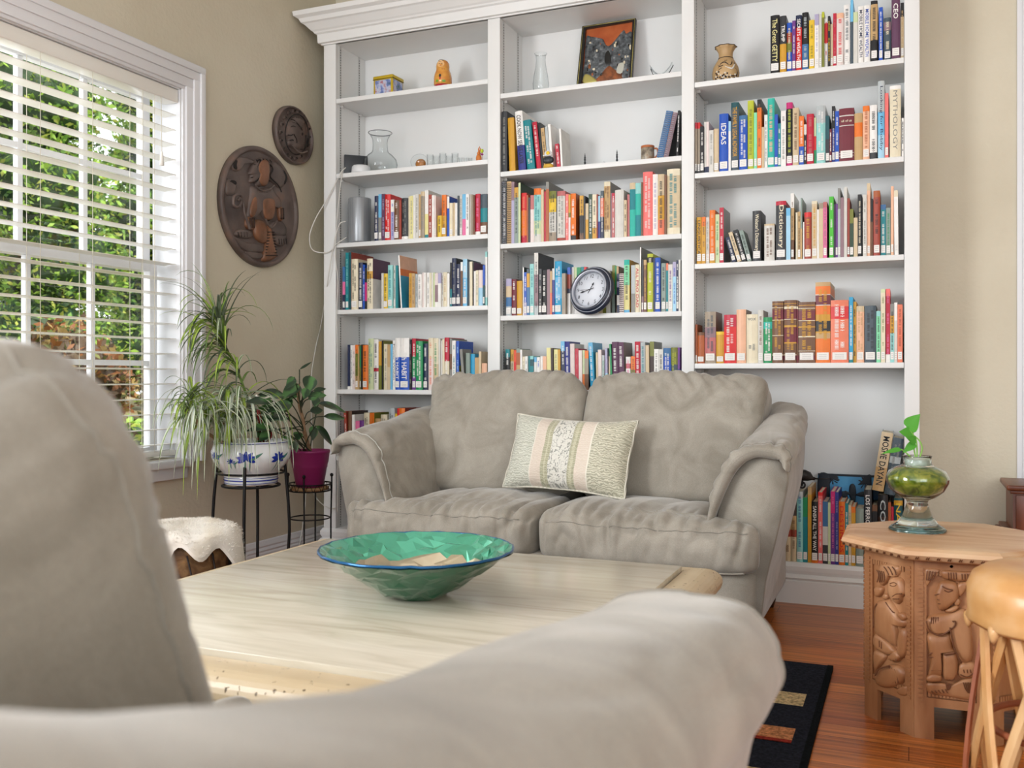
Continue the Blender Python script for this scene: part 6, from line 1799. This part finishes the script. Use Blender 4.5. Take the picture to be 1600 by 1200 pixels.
def hand(ang, L_, w_, d, tail=.02):
    global mb
    mb = MB(); c, s_ = math.cos(ang), math.sin(ang)
    pts = [(-tail, -w_), (L_*.55, -w_), (L_*.72, -w_*3.6), (L_, 0), (L_*.72, w_*3.6), (L_*.55, w_), (-tail, w_)]
    P = [(x*c-y*s_, x*s_+y*c) for x, y in pts]; n_ = len(P)
    mb.add([A0+rot @ Vector((x, d, z)) for x, z in P]+[A0+rot @ Vector((x, d-.0008, z)) for x, z in P], [tuple(range(n_)), tuple(reversed(range(n_, 2*n_)))]+[(i, (i+1) % n_, n_+(i+1) % n_, n_+i) for i in range(n_)], CI); return mb
hand(math.radians(64), .036, .0012, .002).build('hour_hand', ck); hand(math.radians(197), .052, .0012, .000).build('minute_hand', ck); hand(math.radians(183), .056, .0003, -.0015, .015).build('second_hand', ck)
# ------------------------------------------------------------------ things on the bottom right shelf
def Pz(x, y, Y): return atY(x, y, Y)
# picture of trees leaning at the back
a = Pz(1278, 880, 4.27); b = Pz(1362, 880, 4.27); zt2 = Pz(1320, 742, 4.27).z
BL = ramp_mat('blue_jungle_print', [(0.3, '2c6c9c'), (0.55, '4c9ccc'), (0.8, '6cb8dc')], rough=.35, scale=6); BKS = mat('jungle_silhouette', '101c28', rough=.4)
o = empty('tree_picture', (a.x, 4.27, .1668), label='blue picture with dark tree and bird silhouettes behind the bottom shelf books', cat='picture')
mb = MB(); mb.box(a.x, b.x+.06, 4.268, 4.285, .1668, zt2, BL); mb.box(a.x, b.x+.06, 4.266, 4.286, zt2-.006, zt2+.002, BKS); mb.build('board', o)
mb = MB(); tf = lambda x, y: Pz(1190+x/3.75, 640+y/3.75, 4.2675)
def SB(pts): blob(mb, pts, tf, Vector((0, -1, 0)), .0016, BKS, 4)
SB([(335, 385), (400, 385), (400, 440), (390, 560), (335, 560)]); SB([(400, 380), (440, 385), (450, 420), (420, 410), (400, 430)]); SB([(515, 450), (535, 435), (550, 455), (552, 510), (515, 512)]); SB([(520, 500), (550, 500), (545, 560), (525, 560)]); SB([(490, 475), (520, 490), (510, 500), (485, 490)])
SB([(550, 500), (600, 480), (640, 500), (600, 512)]); SB([(600, 395), (640, 385), (640, 470), (610, 440), (570, 440), (590, 415)]); SB([(470, 480), (500, 490), (500, 540), (460, 520)])
for k in range(9):
    an = k*.7; SB([(415, 410), (415+40*math.cos(an), 410+26*math.sin(an)), (415+38*math.cos(an+.2), 410+26*math.sin(an+.2))]); SB([(605, 430), (605+38*math.cos(an), 430+34*math.sin(an)), (605+36*math.cos(an+.2), 430+34*math.sin(an+.2))])
mb.build('silhouettes', o)
# books lying on top of the row, leaning right
def leaning(name_label, xb, yb, xt, yt, wpx, col, cov, title, letter, d=.20, lab=0):
    Yq = 4.075; B_ = Pz(xb, yb, Yq); T_ = Pz(xt, yt, Yq); h = (T_-B_).length; w = wpx; ang = math.atan2(T_.x-B_.x, T_.z-B_.z)
    main, pg, lb, wr = book_geo(w, h, d, col, cov, letter, title, lab, False, random.Random(5)); M = Matrix.Translation(B_) @ Matrix.Rotation(ang, 4, 'Y')
    o = main.build('book'); o.matrix_world = M; tag(o, name_label, 'book', 'books stacked on the bottom shelf row')
    c = pg.build('page_block'); c.parent = o
    if lb: lb.build('shelf_mark_label').parent = o
leaning('beige hardback in clear jacket leaning on top of the bottom shelf books', 1362.5, 765, 1378, 674, .043, 'beige,tan@.6', 'palegray', ('MOSHE DAYAN', 'black'), None)
leaning('dark slate hardback leaning right beside the beige one, above the bottom books', 1381.5, 771, 1396, 683, .040, 'slate,palegray@.33,slate@.45', 'slate', None, 'gray')
# toy cannon
TM = mat('dark_cast_metal', '2c2826', rough=.5, metal=.4, bump=.4)
q0 = Pz(1248, 760, 4.10); o = empty('toy_cannon', tuple(Vector((q0.x, 4.10, q0.z))), label='small dark metal wheeled cannon figurine on top of the bottom shelf books', cat='figurine')
tcn = lambda x, y, dY=0: Pz(1220+x/14.55, 720+y/14.55, 4.10+dY)
mb = MB(); mb.tube([tcn(110, 400), tcn(180, 340), tcn(300, 330), tcn(420, 320), tcn(540, 330), tcn(640, 360), tcn(720, 400), tcn(780, 412)], .020, 14, TM, taper=lambda t: (.45+.75*math.sin(pi*min(1, t*1.05))) if t < .8 else .45-.25*(t-.8)*3); ell(mb, tcn(560, 300), .018, .014, .012, TM); mb.tube([tcn(110, 400), tcn(70, 500)], .003, 6, TM); mb.build('body', o)
mb = MB(); mb.tube([tcn(740, 405), tcn(1140, 412)], .0034, 8, TM, taper=lambda t: 1-.6*t); mb.build('barrel', o)
for (x, y) in ((250, 560), (480, 550)):
    for dY in (-.018, .018):
        c = tcn(x, y, dY); mb = MB(); mb.tube([c+Vector((.0125*math.cos(2*pi*i/24), 0, .0125*math.sin(2*pi*i/24))) for i in range(24)], .0035, 8, TM, closed=True)
        for k in range(4): an = k*pi/4; mb.tube([c-Vector((.012*math.cos(an), 0, .012*math.sin(an))), c+Vector((.012*math.cos(an), 0, .012*math.sin(an)))], .0012, 5, TM)
        mb.build('wheel', o)
    mb = MB(); mb.tube([tcn(x, y, -.02), tcn(x, y, .02)], .002, 6, TM); mb.tube([tcn(x, y), tcn(x, y-170)], .006, 6, TM); mb.build('axle', o)
# ------------------------------------------------------------------ cables
CW = mat('white_cable', 'd0cec8', rough=.5)
def cable(pts, r, label, m=CW):
    mb = MB(); mb.tube(catmull(pts, 8), r, 7, m); o = mb.build('cable', loc=tuple(pts[0])); tag(o, label, 'cable', 'white cables by the bookcase')
Yk = 4.035
def K(x, y, Y=Yk): return atY(x, y, Y)
cable([K(540, 262, 4.07), K(534, 268, 4.04), K(529, 277, 4.03), K(512, 310, 4.03), K(494, 340, 4.0), K(484, 368, 3.98), K(488, 390, 4.0), K(508, 395, 4.03), K(520, 388, 4.035), K(524, 370, 4.036), K(531, 350, 4.035), K(540, 346, 4.06)], .0028, 'white cable looping out over the left wall beside the bookcase')
cable([K(535, 268, 4.042), K(532, 290, 4.036), K(526, 350, 4.036), K(524, 400, 4.036), K(528, 440, 4.037), K(526, 490, 4.037), K(527, 560, 4.037), K(526, 640, 4.037), K(528, 740, 4.037), K(527, 800, 4.037)], .0024, 'thin white cable hanging down the left stile of the bookcase')
cable([K(541, 371, 4.06), K(535, 375, 4.04), K(528, 380, 4.036), K(520, 390, 4.034), K(512, 440, 4.03), atX(503, 500, XW+.01), atX(492, 550, XW+.008), atX(486, 600, XW+.008), atX(488, 700, XW+.008), atX(488, 760, XW+.008), atX(496, 780, XW+.02), K(512, 793, 4.03), K(524, 794, 4.03)], .0028, 'white cable running from the silver cylinder down the left wall')
cable([atX(478, 770, XW+.01), atX(476, 800, XW+.02), atX(468, 850, XW+.03), atX(462, 868, XW+.05)], .0024, 'thin cable dropping behind the wire plant stand')
# wall mark
# ------------------------------------------------------------------ plants by the window
def stand_leg(mb, pts, r, m=BLACKM): mb.tube(catmull(pts, 6), r, 8, m)
Pc = Vector((-2.5, 3.185, 0))       # centre of the blue and white planter
# tall stand
st2 = empty('plant_stand', tuple(Pc), label='tall black metal stand with curved legs under the blue and white planter', cat='plant stand')
zr = .535
mb = MB(); mb.tube([Pc+Vector((.135*math.cos(2*pi*i/40), .135*math.sin(2*pi*i/40), zr)) for i in range(40)], .0045, 8, BLACKM, closed=True); mb.build('upper_ring', st2)
mb = MB(); mb.tube([Pc+Vector((.115*math.cos(2*pi*i/40), .115*math.sin(2*pi*i/40), .482)) for i in range(40)], .005, 8, BLACKM, closed=True); mb.tube([Pc+Vector((-.115, 0, .482)), Pc+Vector((.115, 0, .482))], .004, 6, BLACKM); mb.tube([Pc+Vector((0, -.115, .482)), Pc+Vector((0, .115, .482))], .004, 6, BLACKM); mb.build('tray_ring', st2)
for an in (-62, 28, 118, 208):
    a = math.radians(an); d = Vector((math.cos(a), math.sin(a), 0)); mb = MB()
    stand_leg(mb, [Pc+d*.150+Vector((0, 0, .60)), Pc+d*.137+Vector((0, 0, .585)), Pc+d*.140+Vector((0, 0, .535)), Pc+d*.150+Vector((0, 0, .42)), Pc+d*.155+Vector((0, 0, .30)), Pc+d*.15+Vector((0, 0, .15)), Pc+d*.165+Vector((0, 0, .012))], .0065); mb.build('leg', st2)
# planter
PW_ = mat('porcelain_white', 'dfe2e4', rough=.15, coat=.6); PBL = mat('cobalt_glaze', '20389c', rough=.2, coat=.5); PGN = mat('celadon_glaze', '4c8474', rough=.2, coat=.5); SOIL = mat('bark_soil', '4c3828', rough=.95, var=.5, scale=60, bump=1.0, bscale=80)
zp = .4885
pl = empty('spider_plant', (Pc.x, Pc.y, zp), label='long-leaved variegated plant in a blue and white porcelain planter by the window', cat='potted plant')
pprof = [(.100, 0), (.106, .004), (.108, .032), (.104, .040), (.118, .055), (.142, .080), (.156, .110), (.158, .135), (.148, .158), (.144, .170), (.150, .178)]
mb = MB(); mb.lathe(pprof+[(.144, .178), (.138, .168), (.145, .14), (.14, .10), (.05, .06), (0, .06)], (Pc.x, Pc.y, zp), 64, PW_, wob=lambda a, k: 1+(.022*abs(math.sin(a*4)) if 6 <= k <= 13 else 0)); plo = mb.build('planter', pl)
def pr(z):
    for (r0, z0), (r1, z1) in zip(pprof, pprof[1:]):
        if z0 <= z <= z1: return r0+(r1-r0)*(z-z0)/(z1-z0)
    return .15
mb = MB()
for z, w_ in ((.020, .0028), (.030, .0012), (.008, .0012), (.0425, .0016)):
    mb.tube([Vector((Pc.x, Pc.y, zp+z))+Vector(((pr(z)+.0008)*math.cos(t), (pr(z)+.0008)*math.sin(t), 0)) for t in [2*pi*i/64 for i in range(64)]], w_, 5, PBL, closed=True)
mb.tube([Vector((Pc.x, Pc.y, zp+.172))+Vector((.1475*(1+.022*abs(math.sin(t*4)))*math.cos(t), .1475*(1+.022*abs(math.sin(t*4)))*math.sin(t), 0)) for t in [2*pi*i/96 for i in range(96)]], .0014, 5, PBL, closed=True)
pa = math.atan2(-Pc.y, -Pc.x)
def PP(u, z, out=.0): a = pa-u; r = pr(z)*(1+.022*abs(math.sin(a*4)))+out; return Vector((Pc.x+r*math.cos(a), Pc.y+r*math.sin(a), zp+z))
def petal(u, z, du, dz, w_, m):
    rows = []
    for i in range(7):
        f = i/6; ww = w_*math.sin(pi*min(1, f*1.0+.02))**.7; uu = u+du*f/.15; zz = z+dz*f; L_ = math.hypot(du, dz); nu, nz_ = -dz/L_*ww, du/L_*ww
        rows.append([PP(uu-nu/.15, zz-nz_, .001), PP(uu, zz, .0016), PP(uu+nu/.15, zz+nz_, .001)])
    mb.grid(rows, m, True)
for u0, z0, s_ in ((.12, .112, 1.0), (.52, .10, .5), (-.75, .11, .9), (1.05, .12, .7), (-1.6, .11, 1), (2.2, .11, 1), (3.2, .11, 1)):
    for k in range(7): an = pi*(k/6)*1.25-.4; petal(u0, z0, .040*s_*math.cos(an), .034*s_*math.sin(an), .008*s_, PBL)
    petal(u0-.05, z0-.01, -.055*s_, .035*s_, .006*s_, PGN); petal(u0+.02, z0, .006, -.06*s_, .0024, PGN); petal(u0-.1, z0, .004, -.055*s_, .002, PGN)
mb.build('flower_decoration', plo)
mb = MB(); mb.lathe([(0, .158), (.05, .163), (.1, .160), (.141, .152)], (Pc.x, Pc.y, zp), 40, SOIL, wob=lambda a, k: 1-.01*abs(math.sin(7*a))); mb.build('soil', pl)
def leaf_striped(name, c1, c2):
    m = bpy.data.materials.new(name); m.use_nodes = True; nt, N, L = nodes_of(m); b = N['Principled BSDF']; b.inputs['Roughness'].default_value = .45
    tc = N.new('ShaderNodeTexCoord'); n = N.new('ShaderNodeTexNoise'); n.inputs['Scale'].default_value = 14; L.new(tc.outputs['Object'], n.inputs['Vector'])
    r = N.new('ShaderNodeValToRGB'); L.new(n.outputs['Fac'], r.inputs[0]); r.color_ramp.elements[0].position = .4; r.color_ramp.elements[0].color = (*lin(hx(c1)), 1); r.color_ramp.elements[1].position = .6; r.color_ramp.elements[1].color = (*lin(hx(c2)), 1); L.new(r.outputs[0], b.inputs['Base Color']); return m
LV1 = leaf_striped('blade_green', '4e6a30', '6c8440'); LV2 = mat('blade_cream_edge', 'c2ccb4', rough=.45); LV3 = leaf_striped('blade_lime', '84a038', '9cb44c'); LV4 = leaf_striped('blade_dark', '3c4a34', '56644c'); LV5 = mat('blade_silver', 'bcc6c0', rough=.4); TIP = mat('blade_dry_tip', 'a08458', rough=.7)
STEM = ramp_mat('cane_stem', [(0.3, '7c5c40'), (0.7, 'a88868')], rough=.7, scale=40)
rl = random.Random(21)
def blade(mb, p0, d, L_, w_, droop, mats, side=None, n=12, tipdry=False):
    d = d.normalized(); up = Vector((0, 0, 1)); s_ = d.cross(up)
    if s_.length < .1: s_ = Vector((1, 0, 0))
    s_.normalize(); pts = [Vector(p0)]; v = d.copy()
    for i in range(n): v = (v+Vector((0, 0, -droop/n*(1+i*.25)))).normalized(); pts.append(pts[-1]+v*(L_/n))
    pts = [Vector((max(q.x, XW+.012+.004*rl.random()), q.y, q.z)) for q in pts]
    mid = []; l_ = []; r_ = []
    for i, q in enumerate(pts):
        f = i/n; ww = w_*1.25*min(1, .45+f*3)*(1-f)**.6+.0002; t_ = (pts[min(i+1, n)]-pts[max(i-1, 0)]).normalized(); ss = t_.cross(Vector((.1, .2, 1)))
        ss = ss.normalized() if ss.length > .05 else s_
        nn_ = ss.cross(t_); l_.append((q-ss*ww+nn_*ww*.4, q-ss*ww*.35)); r_.append((q+ss*ww*.35, q+ss*ww+nn_*ww*.4))
    m1, m2 = mats
    mb.grid([[a, b] for a, b in l_], m2, True); mb.grid([[a[1], b[0]] for a, b in zip(l_, r_)], m1, True); mb.grid([[a, b] for a, b in r_], m2, True)
XP = -2.52
def Q(x, y, X=XP): return atX(x, y, X)
mb = MB(); spine_ = catmull([Q(404, 692), Q(398, 660), Q(390, 632), Q(378, 598), Q(365, 565), Q(350, 540), Q(343, 515), Q(338, 495)], 8)
mb.tube([Pc+Vector((.01, .02, zp+.155))]+spine_[2:20], .008, 8, STEM, taper=lambda t: 1-.35*t); mb.tube(spine_[16:], .0055, 8, LV1); mb.tube(catmull([Pc+Vector((-.02, -.06, zp+.155)), Q(352, 672), Q(346, 650)], 5), .008, 8, STEM); mb.tube(catmull([Pc+Vector((-.03, -.09, zp+.155)), Q(318, 672), Q(296, 640)], 5), .007, 8, STEM); mb.build('stems', pl)
def groupm(k): return [(LV1, LV1), (LV4, LV4), (LV3, LV3), (LV1, LV2), (LV5, LV2)][k]
mb = MB()
for i in range(95):
    f = rl.random()**.8; k = int(18+f*(len(spine_)-20)); q = spine_[min(k, len(spine_)-2)]; tn = (spine_[min(k+1, len(spine_)-1)]-spine_[k-1]).normalized()
    a = rl.random()*6.28; e1 = Vector((0, 1, 0)); sidev = (Vector((math.cos(a)*.5+.1, math.sin(a), 0))); d = (sidev*(1.1-.5*f)+tn*(.5+.9*f)+Vector((0, 0, .25)))
    if i % 3 == 0: d = Vector((.1, -1, .5+.5*f))
    blade(mb, q, d, rl.uniform(.17, .34), rl.uniform(.0035, .0062), rl.uniform(.5, 1.9), groupm(rl.choices([0, 1, 2, 3], [5, 5, 2, 1])[0]))
for (x, y, dd_) in ((300, 470, 0), (322, 455, 0), (380, 470, 0), (392, 478, 0), (360, 455, 0), (290, 508, 0), (285, 520, 0)):
    q = spine_[-3]; tip = Q(x, y, XP+rl.uniform(-.05, .05)); blade(mb, q, (tip-q)+Vector((0, 0, .03)), (tip-q).length*1.15, .006, .35, groupm(rl.choice([0, 2, 1])))
for i in range(95):   # drooping variegated rosette
    q = Q(372+rl.uniform(-22, 26), 640+rl.uniform(-22, 26)); a = rl.uniform(-2.6, .9); d = Vector((math.cos(a)*.8+.25, math.sin(a), rl.uniform(.35, 1.3)))
    blade(mb, q, d, rl.uniform(.24, .42), rl.uniform(.0045, .0075), rl.uniform(1.6, 3.8), groupm(rl.choices([3, 4, 2, 0], [6, 5, 2, 1])[0]))
for i in range(62):   # left rosette hanging past the sill
    q = Q(322+rl.uniform(-12, 14), 650+rl.uniform(-20, 16)); a = rl.uniform(0, 6.28); d = Vector((math.cos(a)*.5+.2, math.sin(a)-.35, rl.uniform(.2, 1.1)))
    blade(mb, q, d, rl.uniform(.18, .36), rl.uniform(.004, .007), rl.uniform(1.3, 3.8), groupm(rl.choices([3, 4, 2, 0], [6, 4, 2, 1])[0]))
for i in range(60):   # upright shoot against the window
    q = Q(297+rl.uniform(-5, 5), 640+rl.uniform(-25, 12)); a = rl.uniform(0, 6.28); d = Vector((math.cos(a)*.4+.1, math.sin(a)*.8, rl.uniform(.2, 1.8)))
    blade(mb, q, d, rl.uniform(.10, .22), rl.uniform(.003, .0055), rl.uniform(.8, 2.6), groupm(rl.choices([2, 0, 3, 1], [4, 3, 3, 1])[0]))
mb.build('leaves', pl, fix=False)
# heart pick
HR = mat('dark_red_wire', '7c1c1c', rough=.35, coat=.4); q0 = Q(372, 625, -2.42); o = empty('heart_ornament', tuple(Q(404, 690, -2.46)), label='dark red wire heart with white bow stuck in the porcelain planter', cat='ornament')
hp = [(272.0+a/4.5, 440+b/4.5) for a, b in ((640, 1140), (590, 1100), (575, 1070), (600, 1045), (635, 1060), (660, 1042), (690, 1060), (690, 1090), (665, 1125))]
mb = MB(); mb.tube(catmull([Q(x-2+0, y, -2.42) for x, y in hp], 6, closed=True), .0045, 8, HR, closed=True); mb.build('heart', o)
mb = MB(); mb.tube(catmull([Q(413, 692, -2.45), Q(410, 670, -2.43), Q(412, 650, -2.43), Q(418, 690, -2.45)][:1]+[Q(410, 665, -2.43), Q(404, 640, -2.42), Q(414, 690, -2.44)][:2]+[Q(414, 694, -2.44)][:0], 4), .004, 6, HR); mb.tube(catmull([Q(412, 691, -2.45), Q(406, 662, -2.43), Q(403, 650, -2.42), Q(413, 690, -2.44)][:3]+[Q(414, 694)][:0]+[Q(402, 640, -2.42), Q(412, 693, -2.42)][:1], 5), .004, 6, HR); mb.build('pick', o)
mb = MB(); mb.tube(catmull([Q(400, 618, -2.41), Q(412, 622, -2.41), Q(424, 620, -2.41), Q(428, 632, -2.41), Q(420, 648, -2.41)], 5), .004, 6, CT); mb.build('white_bow', o)
# wire plant stand and pink pot
Sc = Vector((-2.5, 3.60, 0)); ws = empty('wire_plant_stand', tuple(Sc), label='black wire plant stand with three rings holding the magenta pot', cat='plant stand')
def ring(z, r, t=.0028): return [Sc+Vector((r*math.cos(2*pi*i/40), r*math.sin(2*pi*i/40), z)) for i in range(40)]
zs_ = .445
for z, r in ((zs_, .098), (zs_-.03, .092), (.29, .088), (.06, .090)):
    mb = MB(); mb.tube(ring(z, r), .0032, 7, BLACKM, closed=True); mb.build('ring', ws)
mb = MB()
for i in range(16):
    a = 2*pi*i/16; pts = [Sc+Vector((.097*math.cos(a+t_*.35), .097*math.sin(a+t_*.35), zs_-.03+.03*abs(math.sin(t_*pi)))) for t_ in [k/6 for k in range(7)]]; mb.tube(pts, .0015, 5, BLACKM)
for i in range(-3, 4): x = i*.028; y = math.sqrt(.092**2-x*x); mb.tube([Sc+Vector((x, -y, zs_-.03)), Sc+Vector((x, y, zs_-.03))], .0018, 5, BLACKM)
mb.build('scroll_basket', ws)
for an in (-70, 20, 110, 200):
    a = math.radians(an); d = Vector((math.cos(a), math.sin(a), 0)); mb = MB(); mb.tube([Sc+d*.104+Vector((0, 0, .002)), Sc+d*.096+Vector((0, 0, .06)), Sc+d*.096+Vector((0, 0, .29)), Sc+d*.100+Vector((0, 0, zs_)), Sc+d*.100+Vector((0, 0, zs_+.035))], .0038, 7, BLACKM); ell(mb, Sc+d*.100+Vector((0, 0, zs_+.04)), .008, .008, .009, BLACKM, 2); mb.build('leg', ws)
MGP = mat('magenta_pot', '8c2460', rough=.4, var=.08); TER = mat('clay_saucer', 'a8845c', rough=.8)
zq = zs_-.028
ag = empty('broadleaf_plant', (Sc.x, Sc.y, zq), label='broad dark green leafy plant in a magenta pot on the wire stand', cat='potted plant')
mb = MB(); mb.lathe([(.080, 0), (.084, .004), (.086, .014), (.078, .014), (0, .012)], (Sc.x, Sc.y, zq), 32, TER); mb.build('saucer', ag)
mb = MB(); mb.lathe([(.058, .0145), (.062, .018), (.076, .10), (.0785, .104), (.0785, .112), (.081, .122), (.083, .128), (.088, .166), (.091, .170), (.091, .180), (.086, .180), (.083, .165), (.02, .16), (0, .16)], (Sc.x, Sc.y, zq), 48, MGP); mb.build('pot', ag)
mb = MB(); mb.lathe([(0, .168), (.06, .167), (.0835, .166)], (Sc.x, Sc.y, zq), 24, SOIL); mb.build('soil', ag)
def broadm():
    m = bpy.data.materials.new('broad_leaf'); m.use_nodes = True; nt, N, L = nodes_of(m); b = N['Principled BSDF']; b.inputs['Roughness'].default_value = .3; b.inputs['Coat Weight'].default_value = .2
    tc = N.new('ShaderNodeTexCoord'); n = N.new('ShaderNodeTexWave'); n.inputs['Scale'].default_value = 9; n.inputs['Distortion'].default_value = 5; n.inputs['Detail'].default_value = 2; L.new(tc.outputs['Object'], n.inputs['Vector'])
    r = N.new('ShaderNodeValToRGB'); L.new(n.outputs['Fac'], r.inputs[0]); r.color_ramp.elements[0].position = .35; r.color_ramp.elements[0].color = (*lin(hx('213c24')), 1); r.color_ramp.elements[1].position = .85; r.color_ramp.elements[1].color = (*lin(hx('4c7c40')), 1); L.new(r.outputs[0], b.inputs['Base Color']); return m
BLM = broadm(); PET = mat('dark_petiole', '2c3a24', rough=.5)
XB = -2.48
def V2(x, y, X=XB): return atX(380+x/7.5, 560+y/7.5, X)
base = Vector((Sc.x, Sc.y, zq+.165)); LF = [((560, 520), (330, 600), .024), ((700, 420), (610, 300), .022), ((760, 480), (900, 400), .020), ((520, 700), (330, 690), .020), ((780, 620), (930, 600), .020), ((480, 420), (195, 425), .030), ((340, 500), (90, 490), .020), ((430, 560), (75, 700), .032), ((440, 640), (210, 740), .022), ((330, 800), (90, 820), .02), ((560, 460), (455, 640), .022), ((640, 300), (480, 440), .030), ((600, 220), (520, 330), .020), ((620, 370), (560, 460), .028), ((780, 200), (770, 380), .034), ((740, 350), (720, 460), .020), ((820, 380), (970, 350), .012), ((800, 440), (970, 420), .022), ((850, 450), (840, 550), .022), ((880, 530), (1215, 600), .024), ((940, 680), (1200, 690), .018), ((850, 790), (1060, 1000), .024), ((820, 790), (820, 940), .022), ((330, 800), (170, 960), .022), ((300, 860), (200, 950), .020), ((640, 860), (640, 950), .022), ((450, 920), (580, 1010), .016), ((600, 960), (625, 1090), .014), ((660, 130), (800, 40), .006), ((240, 790), (160, 900), .02)]
mb = MB(); cane = catmull([base+Vector((.0, .01, -.01)), V2(715, 850), V2(700, 720), V2(660, 560), V2(645, 440), V2(650, 300)], 6)
mb.tube(cane, .010, 8, STEM, taper=lambda t: 1-.4*t)
for k, ((x0, y0), (x1, y1), w_) in enumerate(LF):
    X = XB+(.07 if k % 3 == 0 else -.03 if k % 3 == 1 else .02); p0 = V2(x0, y0, X)
    if y0 < 500: s0 = cane[min(len(cane)-2, 14+k % 12)]
    else: s0 = base+Vector((rl.uniform(-.03, .03), rl.uniform(-.03, .03), 0)) if k % 2 else cane[6+k % 6]
    mid = (s0+p0)/2+Vector((0, 0, .015)); mb.tube(catmull([s0, mid, p0], 5), .0026, 6, PET)
mb.build('stems', ag)
for k, ((x0, y0), (x1, y1), w_) in enumerate(LF):
    X = XB+(.07 if k % 3 == 0 else -.03 if k % 3 == 1 else .02); p0 = V2(x0, y0, X); p1 = V2(x1, y1, X+.02)
    mb = MB(); leafm(mb, p0, p1-p0, Vector((.75, -.6, .35+.3*(k % 2))), (p1-p0).length*1.12, w_*.98, BLM, .10, .3, n=10); mb.v = [Vector((max(v.x, XW+.012), min(v.y, 4.02), v.z)) for v in mb.v]; mb.build('leaf', ag, fix=False)
# ------------------------------------------------------------------ hide covered stump seat
TC = Vector((-2.19, 2.44, 0)); ts = empty('stump_stool', tuple(TC), label='low wooden stump stool with a white fur hide draped on top, near the window', cat='stool')
SK = ramp_mat('stump_skin', [(0.3, '3c2c20'), (0.45, '6c4c30'), (0.6, '8c6c48'), (0.78, 'c09058')], rough=.6, scale=14, detail=8, dist=1.5, bump=.6)
mb = MB(); mb.lathe([(.150, 0), (.158, .02), (.150, .12), (.146, .25), (.152, .36), (.155, .395), (.12, .405), (0, .405)], tuple(TC), 48, SK, wob=lambda a, k: 1+.025*math.sin(a*5+k*.2)+.012*math.sin(a*11)); so = mb.build('stump', ts)
mb = MB()
for k in range(12):
    a0 = 2*pi*k/12; pts = [TC+Vector(((.158)*math.cos(a0+(.26 if j % 2 else -.26)*.9), .158*math.sin(a0+(.26 if j % 2 else -.26)*.9), .37-.33*j/1)) for j in range(2)]; mb.tube(pts, .0028, 6, mat('lacing_dark', '1c1412', rough=.7))
mb.build('lacing', so)
FUR = ramp_mat('white_fur_hide', [(0.3, 'cfc8bc'), (0.5, 'e4e0d8'), (0.62, 'dcd4c4'), (0.685, 'b07c34'), (0.75, 'c89a3c')], rough=.95, scale=3.2, detail=4, dist=.8, bump=.6); 
mb = MB(); rows = []
for i in range(15):
    r = i/14
    row = []
    for j in range(96):
        a = 2*pi*j/96; rr = .185*min(1, r/.8) + .02*math.sin(a*3+1)*max(0, r-.4)
        z = .425+.03*(1-r*r)+.012*noise.noise(Vector((math.cos(a)*r*3, math.sin(a)*r*3, 4)))
        if r > .75:
            k_ = (r-.75)/.25; dr = .035+.035*max(0, math.sin(a*4.0+.8))+.085*max(0, math.cos(a-.55))**10+.02*math.sin(a*9); z -= dr*k_; rr += .012*math.sin(a*7)*k_+.008*k_
        row.append(TC+Vector((rr*math.cos(a), rr*math.sin(a), z)))
    rows.append(row)
mb.grid(rows, FUR, True, close_u=True)
rows2 = [[v-Vector((0, 0, .010)) - (v-TC).normalized()*.004*(1 if i_ > 10 else 0) for v in r_] for i_, r_ in enumerate(rows)]
mb.grid(rows2, mat('hide_underside', 'b8a48c', rough=.9), True, close_u=True)
mb.grid([rows[-1], rows2[-1]], FUR, True, close_u=True); ho = mb.build('hide_cover', ts, fix=False)
mb = MB(); rf = random.Random(5)
for i in range(5200):
    a = rf.random()*6.28; r = rf.random()**.5; ii = min(13, int(r*14)); v0 = rows[ii][int(a/6.2832*96) % 96]; v1 = rows[ii+1][int(a/6.2832*96) % 96]; q = v0.lerp(v1, rf.random())+Vector((rf.uniform(-.004, .004), rf.uniform(-.004, .004), 0)); out = (q-TC-Vector((0, 0, .3))).normalized(); d = (out+Vector((rf.gauss(0, .5), rf.gauss(0, .5), rf.gauss(0, .3)))).normalized()*rf.uniform(.006, .012); s_ = d.orthogonal().normalized()*.0006
    mb.add([q-s_, q+s_, q+d], [(0, 1, 2)], FUR)
fo = mb.build('fur', ts, fix=False); fo['kind'] = 'stuff'
